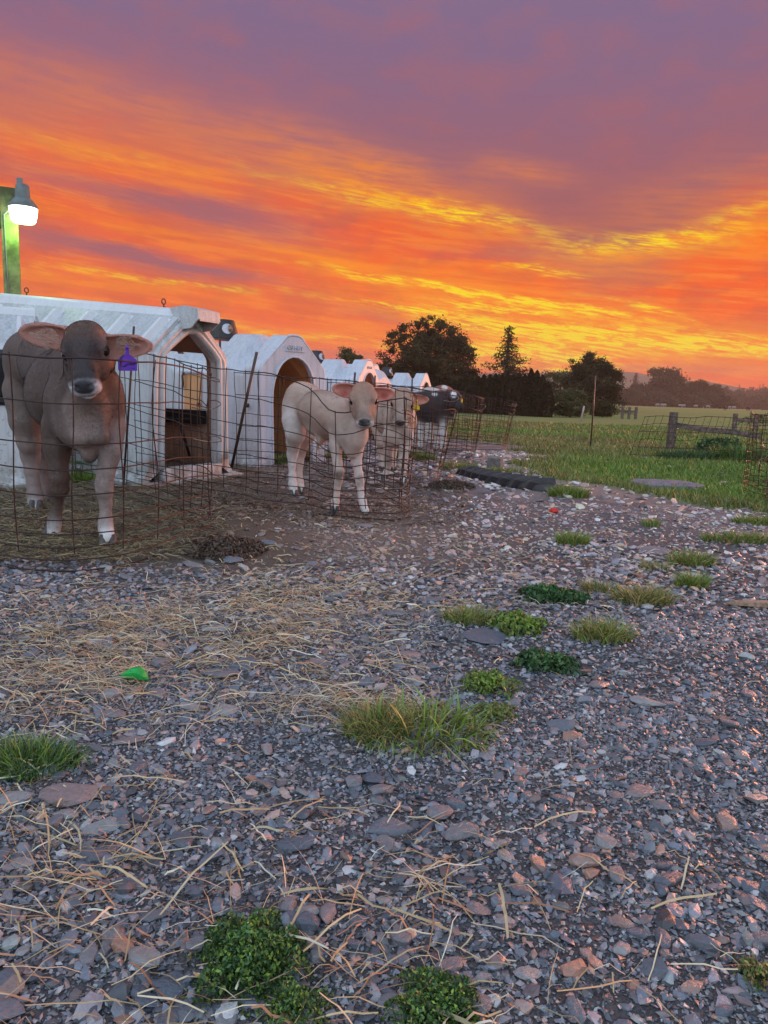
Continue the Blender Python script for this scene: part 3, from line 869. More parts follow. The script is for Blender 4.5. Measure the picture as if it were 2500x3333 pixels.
# mesh fence on the right with leaning uprights
lean = 0.14
rf = [(3.42, 10.35, 0.60, lean, 0), (4.0, 9.95, 0.62, lean, 0), (4.6, 9.8, 0.62, lean * 0.7, 0), (5.2, 9.85, 0.62, 0.05, 0), (5.9, 9.9, 0.62, 0.03, 0)]
wire_pen('low wire mesh fence with leaning uprights, in the grass before the wooden post', [rf], 'wire mesh on the right', gap=0.085, r=0.0032, fr=[0.12, 0.3, 0.48, 0.66, 0.84, 1.0], seed=15, wob=0.012,
         loops=[[(3.55 + 0.17 * k, 10.2 - 0.1 * min(k, 4) + 0.01 * k, z), (3.57 + 0.17 * k, 10.18 - 0.1 * min(k, 4) + 0.01 * k, z + 0.012)] for k in range(13) for z in (0.22, 0.36, 0.45, 0.56)])
# pen cut by the right picture edge
rp = [(3.10, 5.95, 0.66, -0.02, 0), (3.14, 6.3, 0.68), (3.4, 6.9, 0.7), (3.9, 7.1, 0.7)]
rp2 = [(3.10, 5.93, 0.66), (3.3, 5.7, 0.66), (3.7, 5.5, 0.66), (4.2, 5.5, 0.66)]
lp = corner_ends(3.10, 5.94, 0.70, 0.03, 9, 0.07, -0.9, -0.3, 21)
lp += [[(3.08, 5.93, 0.66), (3.2, 5.9, 0.70), (3.35, 5.86, 0.685), (3.5, 5.82, 0.70)], [(3.02, 5.93, 0.60), (3.15, 5.95, 0.63), (3.3, 6.0, 0.62), (3.45, 6.05, 0.64)], [(3.06, 5.93, 0.52), (2.99, 5.9, 0.50), (3.01, 5.88, 0.46), (3.08, 5.9, 0.48), (3.05, 5.92, 0.54)], [(3.05, 5.93, 0.38), (2.98, 5.9, 0.36), (3.0, 5.88, 0.31), (3.09, 5.86, 0.30), (3.2, 5.84, 0.33)]]
wire_pen('tangled wire pen at the right picture edge', [rp, rp2], 'wire mesh on the right', gap=0.16, loops=lp, seed=17, wob=0.014)

# ------------------------------------------------------------------ posts and rods by the pens
def rod(label, a_, b_, r, name='steel_rod', cat='steel rod', mat=None, group=None):
    mb = MB(); a_ = Vector(a_); b_ = Vector(b_)
    mb.tube([Vector((0, 0, -0.05)), (b_ - a_) * 0.5 + Vector((0.004, 0, 0)), b_ - a_], r, 6)
    o = mb.build(name, mat or M_STEEL); o.location = a_; tag(o, label, cat, group); return o

rg_ = 'steel rods that hold the pens'
a0 = P(750, 1530, 7.3); b0 = P(836, 1146, 7.15)
a0.z = 0; rod('dark steel rod leaning against the side of the amber hutch', a0, b0, 0.016, group=rg_)
a0 = P(715, 1560, 6.55); a0.z = 0; rod('thin rod standing behind the ribbed hutch, before the roof vent', a0, P(716, 1060, 6.55), 0.011, group=rg_)
a0 = P(1010, 1500, 12.0); a0.z = 0; rod('thin rod standing before the second roof vent', P(1018, 1400, 12.0), P(1021, 1160, 12.0), 0.014, group=rg_)
a0 = P(420, 1560, 5.62); rod('rod tip rising behind the ear of the brown calf', Vector((a0.x - 0.05, 5.62, 0)), P(436, 1062, 5.45), 0.009, group=rg_)
rod('bent rod before the hutch with the raised flap', Vector((P(1140, 1300, 12.6).x, 12.6, 0)), P(1156, 1212, 12.6), 0.018, group=rg_)
rod('rod before the round-topped hutch', Vector((P(1219, 1300, 12.6).x, 12.6, 0)), P(1221, 1222, 12.6), 0.014, group=rg_)
rod('rod before the farthest stepped-roof hutch', Vector((P(1339, 1300, 13.8).x, 13.8, 0)), P(1342, 1232, 13.8), 0.014, group=rg_)
a0 = P(1922, 1455, 12.92); a0.z = 0
rod('slim dark pole standing alone in the grass before the round tree', a0, P(1938, 1222, 12.85), 0.013, 'steel_pole', 'pole')

M_WOOD = plain('weathered_wood', (0.16, 0.115, 0.095), 0.85, 0.55, 14, bmp=0.8, col2=(0.07, 0.05, 0.045))
root = thing('rail_fence', 'dark wooden post with a sagging rail behind the wire mesh', 'rail fence', (P(2182, 1450, 12.6).x, 12.6, 0), 0)
pb = P(2185, 1450, 12.6); pt = P(2197, 1342, 12.55)
mb = MB(); ax_ = (pt - Vector((pb.x, 12.6, 0))).normalized(); 
c0 = Vector((0, 0, -0.1)); c1 = pt - Vector((pb.x, 12.6, 0)) - Vector((0, 0, 0)) 
mb.loft([[c + Vector((sx * w, sy * w, 0)) for sx, sy in ((-1, -1), (1, -1), (1, 1), (-1, 1))] for c, w in ((c0, 0.062), (c0.lerp(c1, 0.5), 0.058), (c1, 0.056))]); mb.build('post', M_WOOD, root, bevel=0.008)
ra = P(2205, 1384, 12.5) - Vector((pb.x, 12.6, 0)); rb = P(2480, 1421, 12.0) - Vector((pb.x, 12.6, 0))
mb = MB(); mb.loft([[c + Vector((0, sy * 0.03, sz * 0.045 + k_)) for sy, sz in ((-1, -1), (1, -1), (1, 1), (-1, 1))] for c, k_ in ((ra, 0), (ra.lerp(rb, 0.33), -0.01), (ra.lerp(rb, 0.66), 0.01), (rb, 0))]); mb.build('rail', M_WOOD, root, bevel=0.006)

# ------------------------------------------------------------------ lamp post
M_GREENWOOD = plain('green_lit_post_wood', (0.24, 0.27, 0.11), 0.85, 0.5, 6, bmp=1.0, col2=(0.11, 0.12, 0.05))  # the lamp's green light is put into the wood colour
YL = 7.6
pL = P(43, 980, YL); pTop = P(47, 615, YL); base = Vector((pL.x + 0.0, YL, 0))
lr = thing('yard_lamp_post', 'wooden post with a glowing yard lamp and side brace, rising behind the hutches', 'lamp post', base, math.radians(24))
hT = pTop.z
mb = MB(); mb.box((0, 0, hT / 2), (0.15, 0.15, hT)); mb.build('post', M_GREENWOOD, lr, bevel=0.006)
arm = MB(); arm.box((-0.55, 0.0, hT - 0.30), (0.95, 0.10, 0.15)); arm.build('cross_arm', M_GREENWOOD, lr, bevel=0.005)
br = MB(); br.tube([(-0.07, 0, hT - 1.12), (-0.62, 0, hT - 0.42)], 0.055, 4); br.build('brace', M_GREENWOOD, lr)
hx, hy = 0.13, -0.20
M_LAMPM = plain('grey_lamp_metal', (0.16, 0.19, 0.18), 0.5, 0.3, 12)
pl_ = P(84, 700, YL - 0.1).z
hd = MB()
def ringz(mb, prof, cx, cy, n=24, mi=0):
    mb.loft([[(cx + r_ * math.cos(2 * PI * k / n), cy + r_ * math.sin(2 * PI * k / n), z) for k in range(n)] for r_, z in prof], cap0=True, cap1=True, mi=mi, sm=True)
zt = pl_ + 0.06
ringz(hd, [(0.135, zt - 0.005), (0.130, zt + 0.02), (0.085, zt + 0.075), (0.068, zt + 0.085), (0.062, zt + 0.20), (0.045, zt + 0.215)], hx, hy)
ringz(hd, [(0.030, zt + 0.20), (0.028, zt + 0.265), (0.018, zt + 0.27)], hx - 0.02, hy)
hd.build('lamp_housing', M_LAMPM, lr)
hd = MB(); hd.box((0.08, -0.12, zt + 0.11), (0.05, 0.12, 0.05)); hd.build('lamp_bracket', M_LAMPM, lr, bevel=0.004)
m, n, b = new_mat('lamp_glow'); b.inputs['Base Color'].default_value = (0.9, 0.95, 0.9, 1); b.inputs['Emission Color'].default_value = (0.80, 1.0, 0.72, 1); b.inputs['Emission Strength'].default_value = 9.0
gl = MB(); ringz(gl, [(0.128, zt - 0.006), (0.122, zt - 0.06), (0.108, zt - 0.125), (0.095, zt - 0.138)], hx, hy); gl.build('lamp_globe', m, lr)
ld = bpy.data.lights.new('yard_lamp', 'POINT'); ld.energy = 5; ld.color = (0.34, 1.0, 0.06); ld.shadow_soft_size = 0.1
lo_ = bpy.data.objects.new('yard_lamp_light', ld); COL.objects.link(lo_); lo_.parent = lr; lo_.location = (hx - 0.03, hy - 0.01, zt - 0.20)
mb = MB(); mb.tube([(0.0, -0.10, zt - 0.02), (-0.045, -0.085, zt - 0.06), (-0.04, -0.082, zt - 0.5), (-0.03, -0.082, 1.6)], 0.007, 5); mb.build('power_cable', plain('grey_cable', (0.35, 0.36, 0.34), 0.5), lr)
mb = MB(); mb.box((0.10, 0.0, hT - 1.35), (0.05, 0.10, 0.22)); mb.build('side_block', M_GREENWOOD, lr, bevel=0.004)
mb = MB(); mb.box((0.03, -0.10, hT - 1.73), (0.13, 0.06, 0.14)); mb.build('junction_box', M_LAMPM, lr, bevel=0.006)

# ------------------------------------------------------------------ calves
import openvdb as vdb


class Body:
    """one continuous skin grown from blended volumes; coat colours follow the volumes"""
    def __init__(self, vox, fat=1.0): self.vox = vox; self.pr = []; self.fat = fat

    def ell(self, c, r, q=None, k=0.05, col=0, sub=False):
        self.pr.append(('e', np.array(c, float), np.array(r, float) * self.fat, q, k, col, sub))

    def cap(self, a_, b_, ra, rb, k=0.03, col=0, sub=False):
        self.pr.append(('c', (np.array(a_, float), np.array(b_, float)), (ra * self.fat, rb * self.fat), None, k, col, sub))

    def chain(self, pts, k=0.025, col=0):
        for (a_, ra), (b_, rb) in zip(pts, pts[1:]): self.cap(a_, b_, ra, rb, k, col)

    @staticmethod
    def dist(p, pt):
        if p[0] == 'e':
            q = pt - p[1]
            if p[3] is not None: q = q @ p[3]          # columns of p[3] are the local axes
            r = p[2]; k0 = np.linalg.norm(q / r, axis=-1); k1 = np.linalg.norm(q / (r * r), axis=-1)
            return k0 * (k0 - 1.0) / np.maximum(k1, 1e-6)
        a_, b_ = p[1]; ra, rb = p[2]; ab = b_ - a_; L2 = (ab * ab).sum()
        h = np.clip(((pt - a_) @ ab) / L2, 0, 1)
        return np.linalg.norm(pt - a_ - h[..., None] * ab, axis=-1) - (ra + (rb - ra) * h)

    def bbox(self, p, pad):
        if p[0] == 'e':
            r = np.full(3, p[2].max()) if p[3] is not None else p[2]
            return p[1] - r - pad, p[1] + r + pad
        a_, b_ = p[1]; r = max(p[2])
        return np.minimum(a_, b_) - r - pad, np.maximum(a_, b_) + r + pad

    def mesh(self, name, cols, mat, parent, origin, spots=(), sigma=0.012, nose=True):
        v = self.vox; lo = np.full(3, 1e9); hi = -lo
        for p in self.pr:
            if p[6]: continue
            a_, b_ = self.bbox(p, 0.02); lo = np.minimum(lo, a_); hi = np.maximum(hi, b_)
        n = np.ceil((hi - lo) / v).astype(int) + 2
        D = np.full(n, 5.0, np.float32)
        for p in self.pr:
            k = p[4]; a_, b_ = self.bbox(p, k + 3 * v)
            i0 = np.maximum(((a_ - lo) / v).astype(int), 0); i1 = np.minimum(((b_ - lo) / v).astype(int) + 2, n)
            if (i1 <= i0).any(): continue
            ax = [lo[j] + np.arange(i0[j], i1[j]) * v for j in range(3)]
            pt = np.stack(np.meshgrid(*ax, indexing='ij'), -1)
            d = self.dist(p, pt).astype(np.float32); s = tuple(slice(i0[j], i1[j]) for j in range(3)); o = D[s]
            if p[6]:
                nd = -d; h = np.maximum(k - np.abs(o - nd), 0) / k; D[s] = np.maximum(o, nd) + h * h * k * 0.25
            else:
                h = np.maximum(k - np.abs(o - d), 0) / k; D[s] = np.minimum(o, d) - h * h * k * 0.25
        g = vdb.FloatGrid(background=3 * v); g.copyFromArray(np.clip(D, -3 * v, 3 * v), tolerance=0.0)
        pts, quads = g.convertToQuads(isovalue=0.0)
        pts = lo + pts.astype(np.float64) * v
        quads = quads[:, ::-1]
        # drop loose crumbs: keep everything (the skin is one piece by construction)
        W_ = np.zeros(len(pts)); C = np.zeros((len(pts), 3))
        for p in self.pr:
            if p[6] and p[5] == 0: continue
            d = self.dist(p, pts); d = np.abs(d) if p[6] else np.maximum(d, -0.002)
            w = np.exp(-np.clip(d / sigma, -1, 40)) * {5: 1.0, 6: 6.0, 4: 3.0, 8: 1.5}.get(p[5], 1.0); W_ += w; C += w[:, None] * np.array(cols[p[5]])
        C /= W_[:, None]
        for sp in list(spots) + list(NOSE_SPOTS if nose else []):
            c, r, col, soft, amt = sp[:5]
            c = np.array(c); r = np.array(r) if np.ndim(r) else np.full(3, r)
            q = np.linalg.norm((((pts - c) @ sp[5]) if len(sp) > 5 else (pts - c)) / r, axis=1); t = (1 - sstep(q, 1 - soft, 1 + soft)) * amt
            t = t * (0.85 + 0.3 * vnoise(pts[:, 0] * 40 + pts[:, 2] * 17, pts[:, 1] * 40 + pts[:, 2] * 31, 1, 4))
            t = np.clip(t, 0, 1)[:, None]; C = C * (1 - t) + np.array(col) * t
        # slack skin: shallow folds and muscle
        a_, b_, c_, d_ = (pts[quads[:, j]] for j in range(4)); nf = np.cross(c_ - a_, d_ - b_); NV = np.zeros_like(pts)
        for j in range(4): np.add.at(NV, quads[:, j], nf)
        NV /= np.maximum(np.linalg.norm(NV, axis=1, keepdims=True), 1e-9)
        fold = (vnoise(pts[:, 0] * 9 + pts[:, 1] * 5, pts[:, 2] * 6 + pts[:, 1] * 3, 1, 11) - 0.5) * 0.012 + (vnoise(pts[:, 0] * 26 + pts[:, 1] * 22, pts[:, 2] * 11, 1, 12) - 0.5) * 0.005
        headk = sstep(np.linalg.norm(pts - self.hc, axis=1), 0.14, 0.24) if hasattr(self, 'hc') else 1.0
        pts = pts + NV * (fold * headk)[:, None]
        mott = 0.86 + 0.28 * (0.5 * vnoise(pts[:, 0] * 13 + pts[:, 2] * 9, pts[:, 1] * 13 - pts[:, 2] * 8, 1, 2) + 0.5 * vnoise(pts[:, 0] * 45, pts[:, 2] * 45 + pts[:, 1] * 30, 1, 3))
        C = C * mott[:, None]
        me = fast_mesh(name, pts - origin, quads, 4, C, smooth=True)
        # coat normals are used for the hair
        self.pts = pts; self.quads = quads; self.C = C
        return link(name, me, parent, 0, None, mat)

    def hair(self, parent, origin, n, length, width, flow, seed, mat, skip=None, lay=0.30, boost=None):
        rg = np.random.default_rng(seed); P_ = self.pts; Q = self.quads
        a_, b_, c, d = (P_[Q[:, j]] for j in range(4))
        nr = np.cross(c - a_, d - b_); ar = np.linalg.norm(nr, axis=1); nr /= np.maximum(ar, 1e-12)[:, None]
        ctr = (a_ + b_ + c + d) / 4
        w = ar.copy()
        if skip is not None: w = w * skip(ctr)
        idx = rg.choice(len(Q), n, p=w / w.sum())
        u, v_ = rg.random((2, n, 1)); base = (a_[idx] * (1 - u) * (1 - v_) + b_[idx] * u * (1 - v_) + c[idx] * u * v_ + d[idx] * (1 - u) * v_)
        N = nr[idx]; fl = flow(base); fl = fl + rg.normal(size=fl.shape) * 0.22
        fl -= N * (fl * N).sum(1, keepdims=True); fl /= np.maximum(np.linalg.norm(fl, axis=1, keepdims=True), 1e-6)
        L = length * (0.5 + rg.random((n, 1)))
        if boost is not None: L = L * boost(base)[:, None]
        S_ = np.cross(N, fl)
        tip = base + fl * L * 0.93 + N * L * lay * (0.4 + 1.1 * rg.random((n, 1)))
        b0 = base - N * 0.002
        V = np.stack([b0 - S_ * width * 0.5, b0 + S_ * width * 0.5, tip], 1).reshape(-1, 3) - origin
        col = self.C[Q[idx, 0]] * (0.82 + 0.36 * rg.random((n, 1))) * (0.72 + 0.56 * vnoise(base[:, 0] * 34 + base[:, 1] * 30, base[:, 2] * 12, 1, 7))[:, None]
        o = link('coat', fast_mesh('coat', V, np.arange(n * 3).reshape(-1, 3), 3, col.repeat(3, 0)), parent, 0, 'stuff', mat)
        return o


def coat_mat(name, rough=0.75):
    m, n, b = new_mat(name); t = attr(n, 'tint'); co = objco(n)
    f = n.noise(co, 70, 4, 0.7); f2 = n.noise(co, 16, 3, 0.6)
    n.put(b.inputs['Base Color'], n.mix(1.0, t, n.mix(f * 0.6 + f2 * 0.4, (0.70, 0.70, 0.70), (1.25, 1.25, 1.25)), 'MULTIPLY'))
    b.inputs['Roughness'].default_value = rough; b.inputs['Sheen Weight'].default_value = 0.08; b.inputs['Sheen Roughness'].default_value = 0.4
    bump(n, b, n.math('ADD', f * 0.5, f2), 0.35, 0.006); return m

M_SKIN = coat_mat('calf_coat'); 
m, n, b = new_mat('coat_hair'); n.put(b.inputs['Base Color'], attr(n, 'tint')); b.inputs['Roughness'].default_value = 0.6; M_HAIR = m
m, n, b = new_mat('wet_dark_eye'); b.inputs['Base Color'].default_value = (0.006, 0.004, 0.004, 1); b.inputs['Roughness'].default_value = 0.06; M_EYE = m
m, n, b = new_mat('moist_nose'); n.put(b.inputs['Base Color'], n.mix(n.noise(objco(n), 90, 3), (0.03, 0.03, 0.04), (0.085, 0.08, 0.09))); b.inputs['Roughness'].default_value = 0.33
bump(n, b, n.noise(objco(n), 160, 2), 0.5, 0.002); M_NOSE = m
M_HOOF = plain('hoof_horn', (0.10, 0.085, 0.08), 0.6, 0.5, 30, bmp=0.4, col2=(0.045, 0.035, 0.03))


def frame(nose, up):
    """head axes as columns: side, nose, up"""
    n_ = np.array(nose, float); n_ /= np.linalg.norm(n_); u = np.array(up, float); u -= n_ * u.dot(n_); u /= np.linalg.norm(u)
    return np.stack([np.cross(n_, u), n_, u], 1)


def head(B, root, org, c, nose, up, s, cols, ears):
    """c: point between the eyes; s: scale (1 = 0.33 m long head). colour slots: 3 face, 4 muzzle ring, 5 nose, 6 ear inside, 7 ear back"""
    fat0 = B.fat; B.fat = 1.0
    A = frame(nose, up); c = np.array(c, float); B.hc = c
    T = lambda x, y, z: c + A @ (np.array([x, y, z]) * s)
    R_ = lambda *r: np.array(r) * s
    k = 0.035 * s
    B.ell(T(0, -0.035, -0.028), R_(0.082, 0.098, 0.084), A, 0.05 * s, 3)
    for sd in (-1, 1): B.ell(T(sd * 0.040, -0.050, 0.034), R_(0.036, 0.050, 0.036), A, 0.04 * s, 8)
    B.ell(T(0, -0.065, 0.045), R_(0.060, 0.060, 0.045), A, 0.05 * s, 8)           # poll
    B.ell(T(0, 0.005, 0.030), R_(0.072, 0.090, 0.045), A, 0.05 * s, 3)            # forehead
    for sd in (-1, 1):
        B.ell(T(sd * 0.072, 0.012, 0.020), R_(0.029, 0.046, 0.028), A, 0.02 * s, 3)   # brow
        B.ell(T(sd * 0.052, 0.055, -0.062), R_(0.036, 0.085, 0.045), A, 0.05 * s, 3)  # cheek
        B.ell(T(sd * 0.060, -0.04, -0.085), R_(0.034, 0.055, 0.055), A, 0.05 * s, 3)  # jaw angle
    B.cap(T(0, 0.03, -0.008), T(0, 0.205, -0.018), 0.062 * s, 0.048 * s, 0.04 * s, 3)
    B.cap(T(0, 0.02, -0.085), T(0, 0.20, -0.062), 0.045 * s, 0.030 * s, 0.04 * s, 3)
    for sd in (-1, 1):
        B.ell(T(sd * 0.030, 0.222, -0.022), R_(0.036, 0.038, 0.036), A, 0.025 * s, 3)
        B.ell(T(sd * 0.034, 0.215, -0.050), R_(0.032, 0.040, 0.026), A, 0.02 * s, 3)
    B.ell(T(0, 0.205, -0.078), R_(0.036, 0.042, 0.020), A, 0.014 * s, 9)           # chin
    B.ell(T(0, 0.252, -0.020), R_(0.038, 0.014, 0.030), A, 0.012 * s, 5)           # nose pad
    for sd in (-1, 1):
        B.ell(T(sd * 0.030, 0.262, -0.014), R_(0.011, 0.016, 0.008), A, 0.008 * s, 5, True)
        B.ell(T(sd * 0.046, 0.250, -0.010), R_(0.012, 0.014, 0.005), A, 0.006 * s, 5, True)
        B.ell(T(sd * 0.100, 0.032, 0.004), R_(0.025, 0.031, 0.019), A, 0.010 * s, 0, True)
    B.cap(T(-0.05, 0.235, -0.066), T(0.05, 0.235, -0.066), 0.004 * s, 0.004 * s, 0.006 * s, 0, True)
    for (bx, tip, openv, L, wd) in ears:                                          # ear: base in head units, tip in world
        b0 = T(*bx); tip = np.array(tip, float); ax = tip - b0; Ln = np.linalg.norm(ax); ax /= Ln
        ov = np.array(openv, float); ov -= ax * ov.dot(ax); ov /= np.linalg.norm(ov); w_ = np.cross(ax, ov)
        M_ = np.stack([ax, w_, ov], 1)
        B.cap(b0, b0 + ax * Ln * 0.35, 0.026 * s, 0.028 * s, 0.03 * s, 7)
        B.ell(b0 + ax * Ln * 0.56, (Ln * 0.47, wd, wd * 0.42), M_, 0.02 * s, 7)
        B.ell(b0 + ax * Ln * 0.70, (Ln * 0.30, wd * 0.82, wd * 0.30), M_, 0.02 * s, 7)
        B.ell(b0 + ax * Ln * 0.62 + ov * wd * 0.26, (Ln * 0.37, wd * 0.84, wd * 0.56), M_, 0.008 * s, 6, True)
    for sd in (-1, 1):
        ec = T(sd * 0.0765, 0.030, 0.003); mb = MB(); r_ = 0.0275 * s
        lo = []
        for i in range(1, 8):
            th = PI * i / 8; lo.append([tuple(ec - org + r_ * np.array([math.sin(th) * math.cos(f), math.sin(th) * math.sin(f), math.cos(th)])) for f in [2 * PI * j / 14 for j in range(14)]])
        mb.loft(lo, sm=True); mb.build('eye', M_EYE, root)
    B.fat = fat0
    global NOSE_SPOTS
    NOSE_SPOTS = [(T(0, 0.243, -0.044), np.array([0.080, 0.040, 0.054]) * s, cols[4], 0.25, 0.95, A), (T(0, 0.262, -0.016), np.array([0.046, 0.034, 0.034]) * s, cols[5], 0.16, 1.0, A), (T(0, 0.248, -0.070), np.array([0.035, 0.034, 0.006]) * s, cols[5], 0.4, 0.7, A)]
    return A, T


def hoof(root, org, p, fwd, s=1.0, lat=None):
    """two claws standing on the ground"""
    f = Vector((fwd[0], fwd[1], 0)).normalized(); l = Vector((-f.y, f.x, 0)); mb = MB(); b0 = Vector(p) - Vector(org)
    for sd in (-1, 1):
        c = b0 + l * sd * 0.0215 * s
        def rg_(z, fl, wl, sh): return [c + l * (wl * math.cos(t)) + f * (fl * math.sin(t) + sh) + Vector((0, 0, z)) for t in [2 * PI * k / 12 for k in range(12)]]
        mb.loft([rg_(0.002 * s, 0.044 * s, 0.0195 * s, 0.012 * s), rg_(0.02 * s, 0.040 * s, 0.0195 * s, 0.008 * s), rg_(0.045 * s, 0.029 * s, 0.017 * s, -0.004 * s), rg_(0.060 * s, 0.02 * s, 0.012 * s, -0.008 * s)], sm=True)
    mb.build('hoof', M_HOOF, root)


def ear_tag(root, org, top, face, w, h, mat, stem, text=None, side=None):
    """pentagon tag hanging from the ear"""
    t = Vector(top) - Vector(org); f = Vector(face).normalized(); l = Vector((0, 0, 1)).cross(f).normalized() if side is None else Vector(side).normalized(); u = f.cross(l) * 1.0
    if u.z < 0: u = -u; 
    r_ = -l if l.cross(u).dot(f) < 0 else l
    pts = [(-0.09, 0), (0.09, 0), (0.10, -stem), (0.50, -stem - 0.30 * w), (0.50, -stem - h + 0.02 * w), (0.46, -stem - h), (-0.46, -stem - h - 0.03 * w), (-0.50, -stem - h + 0.01 * w), (-0.50, -stem - 0.30 * w), (-0.10, -stem)]
    mb = MB(); lp = [t + r_ * (x * w) + u * (z if i in (0, 1) else z) for i, (x, z) in enumerate([(x, z) for x, z in pts])]
    mb.loft([[p - f * 0.0015 for p in lp], [p + f * 0.0015 for p in lp]]); o = mb.build('ear_tag', mat, root)
    mb = MB(); mb.tube([t - f * 0.006 + u * -0.006, t + f * 0.007 + u * -0.006], 0.008, 10); mb.build('tag_button', mat, o)
    if text is not None:
        for st in text:
            mb = MB(); mb.tube([t + r_ * ((x - 0.5) * w) + u * (-stem - h + (y) * h) + f * 0.003 for x, y in st], w * 0.014, 4); mb.build('handwriting', M_INK, o)
    return o

M_INK = plain('black_ink', (0.01, 0.008, 0.02), 0.6, 0.2)
M_PURPLE = plain('purple_tag', (0.15, 0.035, 0.50), 0.45, 0.25, 25)
M_YELLOW = plain('yellow_tag', (0.85, 0.50, 0.01), 0.45, 0.2, 25)

CG = 'calves standing in the wire pens'
# ================= brown calf
Pv = lambda u, v, Y: np.array(P(u, v, Y))
O1 = np.array([-1.75, 4.0, 0.0])
c1 = thing('calf', 'brown calf with dark face, white muzzle ring and purple ear tag, at the left edge', 'calf', O1, 0, CG)
B = Body(0.0068, 0.885)
cols = {0: (0.118, 0.078, 0.063), 1: (0.185, 0.128, 0.108), 2: (0.36, 0.28, 0.255), 3: (0.042, 0.029, 0.029), 4: (0.66, 0.65, 0.68), 5: (0.035, 0.035, 0.042), 6: (0.58, 0.26, 0.20), 7: (0.26, 0.165, 0.13), 8: (0.125, 0.066, 0.040), 9: (0.40, 0.22, 0.19), 10: (0.78, 0.74, 0.72), 11: (0.11, 0.07, 0.055)}
bx = np.array([-0.54, 0.84, 0]); bx /= np.linalg.norm(bx); by = np.array([bx[1], -bx[0], 0]); AX = np.stack([by, bx, [0, 0, 1]], 1)
B.ell(Pv(283, 1315, 3.70), (0.178, 0.27, 0.235), AX, 0.10, 0)       # chest
B.ell(Pv(280, 1390, 3.58), (0.150, 0.16, 0.125), AX, 0.10, 1)       # brisket
B.ell(Pv(240, 1215, 3.82), (0.135, 0.25, 0.19), AX, 0.10, 0)        # withers
B.ell(Pv(205, 1275, 4.10), (0.215, 0.38, 0.265), AX, 0.10, 0)       # barrel
B.ell(Pv(150, 1180, 4.36), (0.175, 0.30, 0.20), AX, 0.10, 0)
B.ell(Pv(118, 1185, 4.58), (0.195, 0.22, 0.245), AX, 0.10, 0)       # rump
B.ell(Pv(72, 1190, 4.50), (0.075, 0.14, 0.16), AX, 0.09, 0)         # near hip
B.cap(Pv(290, 1300, 3.58), Pv(292, 1160, 3.42), 0.150, 0.105, 0.08, 0)   # neck
B.cap(Pv(285, 1380, 3.50), Pv(282, 1250, 3.38), 0.085, 0.070, 0.06, 1)   # throat
B.ell(Pv(292, 1474, 3.52), (0.036, 0.045, 0.052), None, 0.05, 0)         # dewlap tip
B.ell(Pv(350, 1310, 3.60), (0.080, 0.12, 0.17), AX, 0.06, 0)         # left shoulder point
B.ell(Pv(198, 1340, 3.68), (0.085, 0.13, 0.17), AX, 0.06, 0)         # right shoulder
B.cap(Pv(262, 1330, 3.46), Pv(268, 1420, 3.44), 0.05, 0.045, 0.05, 2)
B.cap(Pv(318, 1330, 3.46), Pv(325, 1420, 3.42), 0.045, 0.045, 0.05, 1)
B.chain([(Pv(188, 1385, 3.68), 0.088), (Pv(186, 1460, 3.66), 0.072), (Pv(190, 1530, 3.64), 0.050), (Pv(193, 1558, 3.63), 0.051), (Pv(194, 1592, 3.64), 0.049), (Pv(187, 1628, 3.66), 0.033), (Pv(184, 1660, 3.66), 0.0295), (Pv(179, 1692, 3.655), 0.039), (Pv(177, 1712, 3.64), 0.037)], 0.02, 0)
B.cap(Pv(177, 1714, 3.64), Pv(174, 1734, 3.63), 0.037, 0.040, 0.02, 10)
B.chain([(Pv(366, 1390, 3.58), 0.0739), (Pv(361, 1465, 3.55), 0.0546), (Pv(343, 1540, 3.54), 0.0396), (Pv(338, 1575, 3.535), 0.0396), (Pv(340, 1600, 3.54), 0.0361), (Pv(344, 1640, 3.55), 0.0260), (Pv(344, 1672, 3.55), 0.0246), (Pv(343, 1700, 3.545), 0.0317), (Pv(344, 1722, 3.535), 0.0299)], 0.02, 2)
B.cap(Pv(345, 1724, 3.535), Pv(352, 1752, 3.50), 0.034, 0.038, 0.02, 10)
B.chain([(Pv(80, 1270, 4.50), 0.135), (Pv(88, 1370, 4.44), 0.100), (Pv(96, 1440, 4.46), 0.072), (Pv(100, 1480, 4.50), 0.062), (Pv(104, 1535, 4.48), 0.041), (Pv(107, 1575, 4.46), 0.038), (Pv(113, 1612, 4.44), 0.048), (Pv(116, 1634, 4.42), 0.044)], 0.025, 1)
B.cap(Pv(116, 1636, 4.42), Pv(118, 1655, 4.39), 0.043, 0.045, 0.02, 10)
B.chain([(Pv(125, 1330, 4.80), 0.105), (Pv(134, 1420, 4.82), 0.075), (Pv(138, 1470, 4.86), 0.055), (Pv(141, 1530, 4.84), 0.036), (Pv(143, 1570, 4.82), 0.034), (Pv(146, 1600, 4.80), 0.042), (Pv(147, 1622, 4.78), 0.042)], 0.025, 1)
nose1 = Pv(268, 1262, 3.06) - Pv(281, 1140, 3.27)
up1 = np.array([-0.02, -0.62, 0.80])
sc1 = 0.98
eL = (Pv(75, 1086, 3.36) if False else Pv(84, 1078, 3.33))
A1, T1 = head(B, c1, O1, Pv(281, 1138, 3.285), nose1, up1, sc1, cols,
     [((-0.078, -0.035, -0.004), Pv(74, 1082, 3.38), (0.35, -1.0, -0.25), 0.2, 0.056), ((0.080, -0.035, -0.008), Pv(486, 1126, 3.36), (-0.35, -1.0, -0.20), 0.2, 0.056)])
B.cap(Pv(290, 1180, 3.44), Pv(283, 1130, 3.36), 0.105, 0.085, 0.06, 0)
EB = [T1(0.086 * sd, 0.03, 0.0) for sd in (-1, 1)]
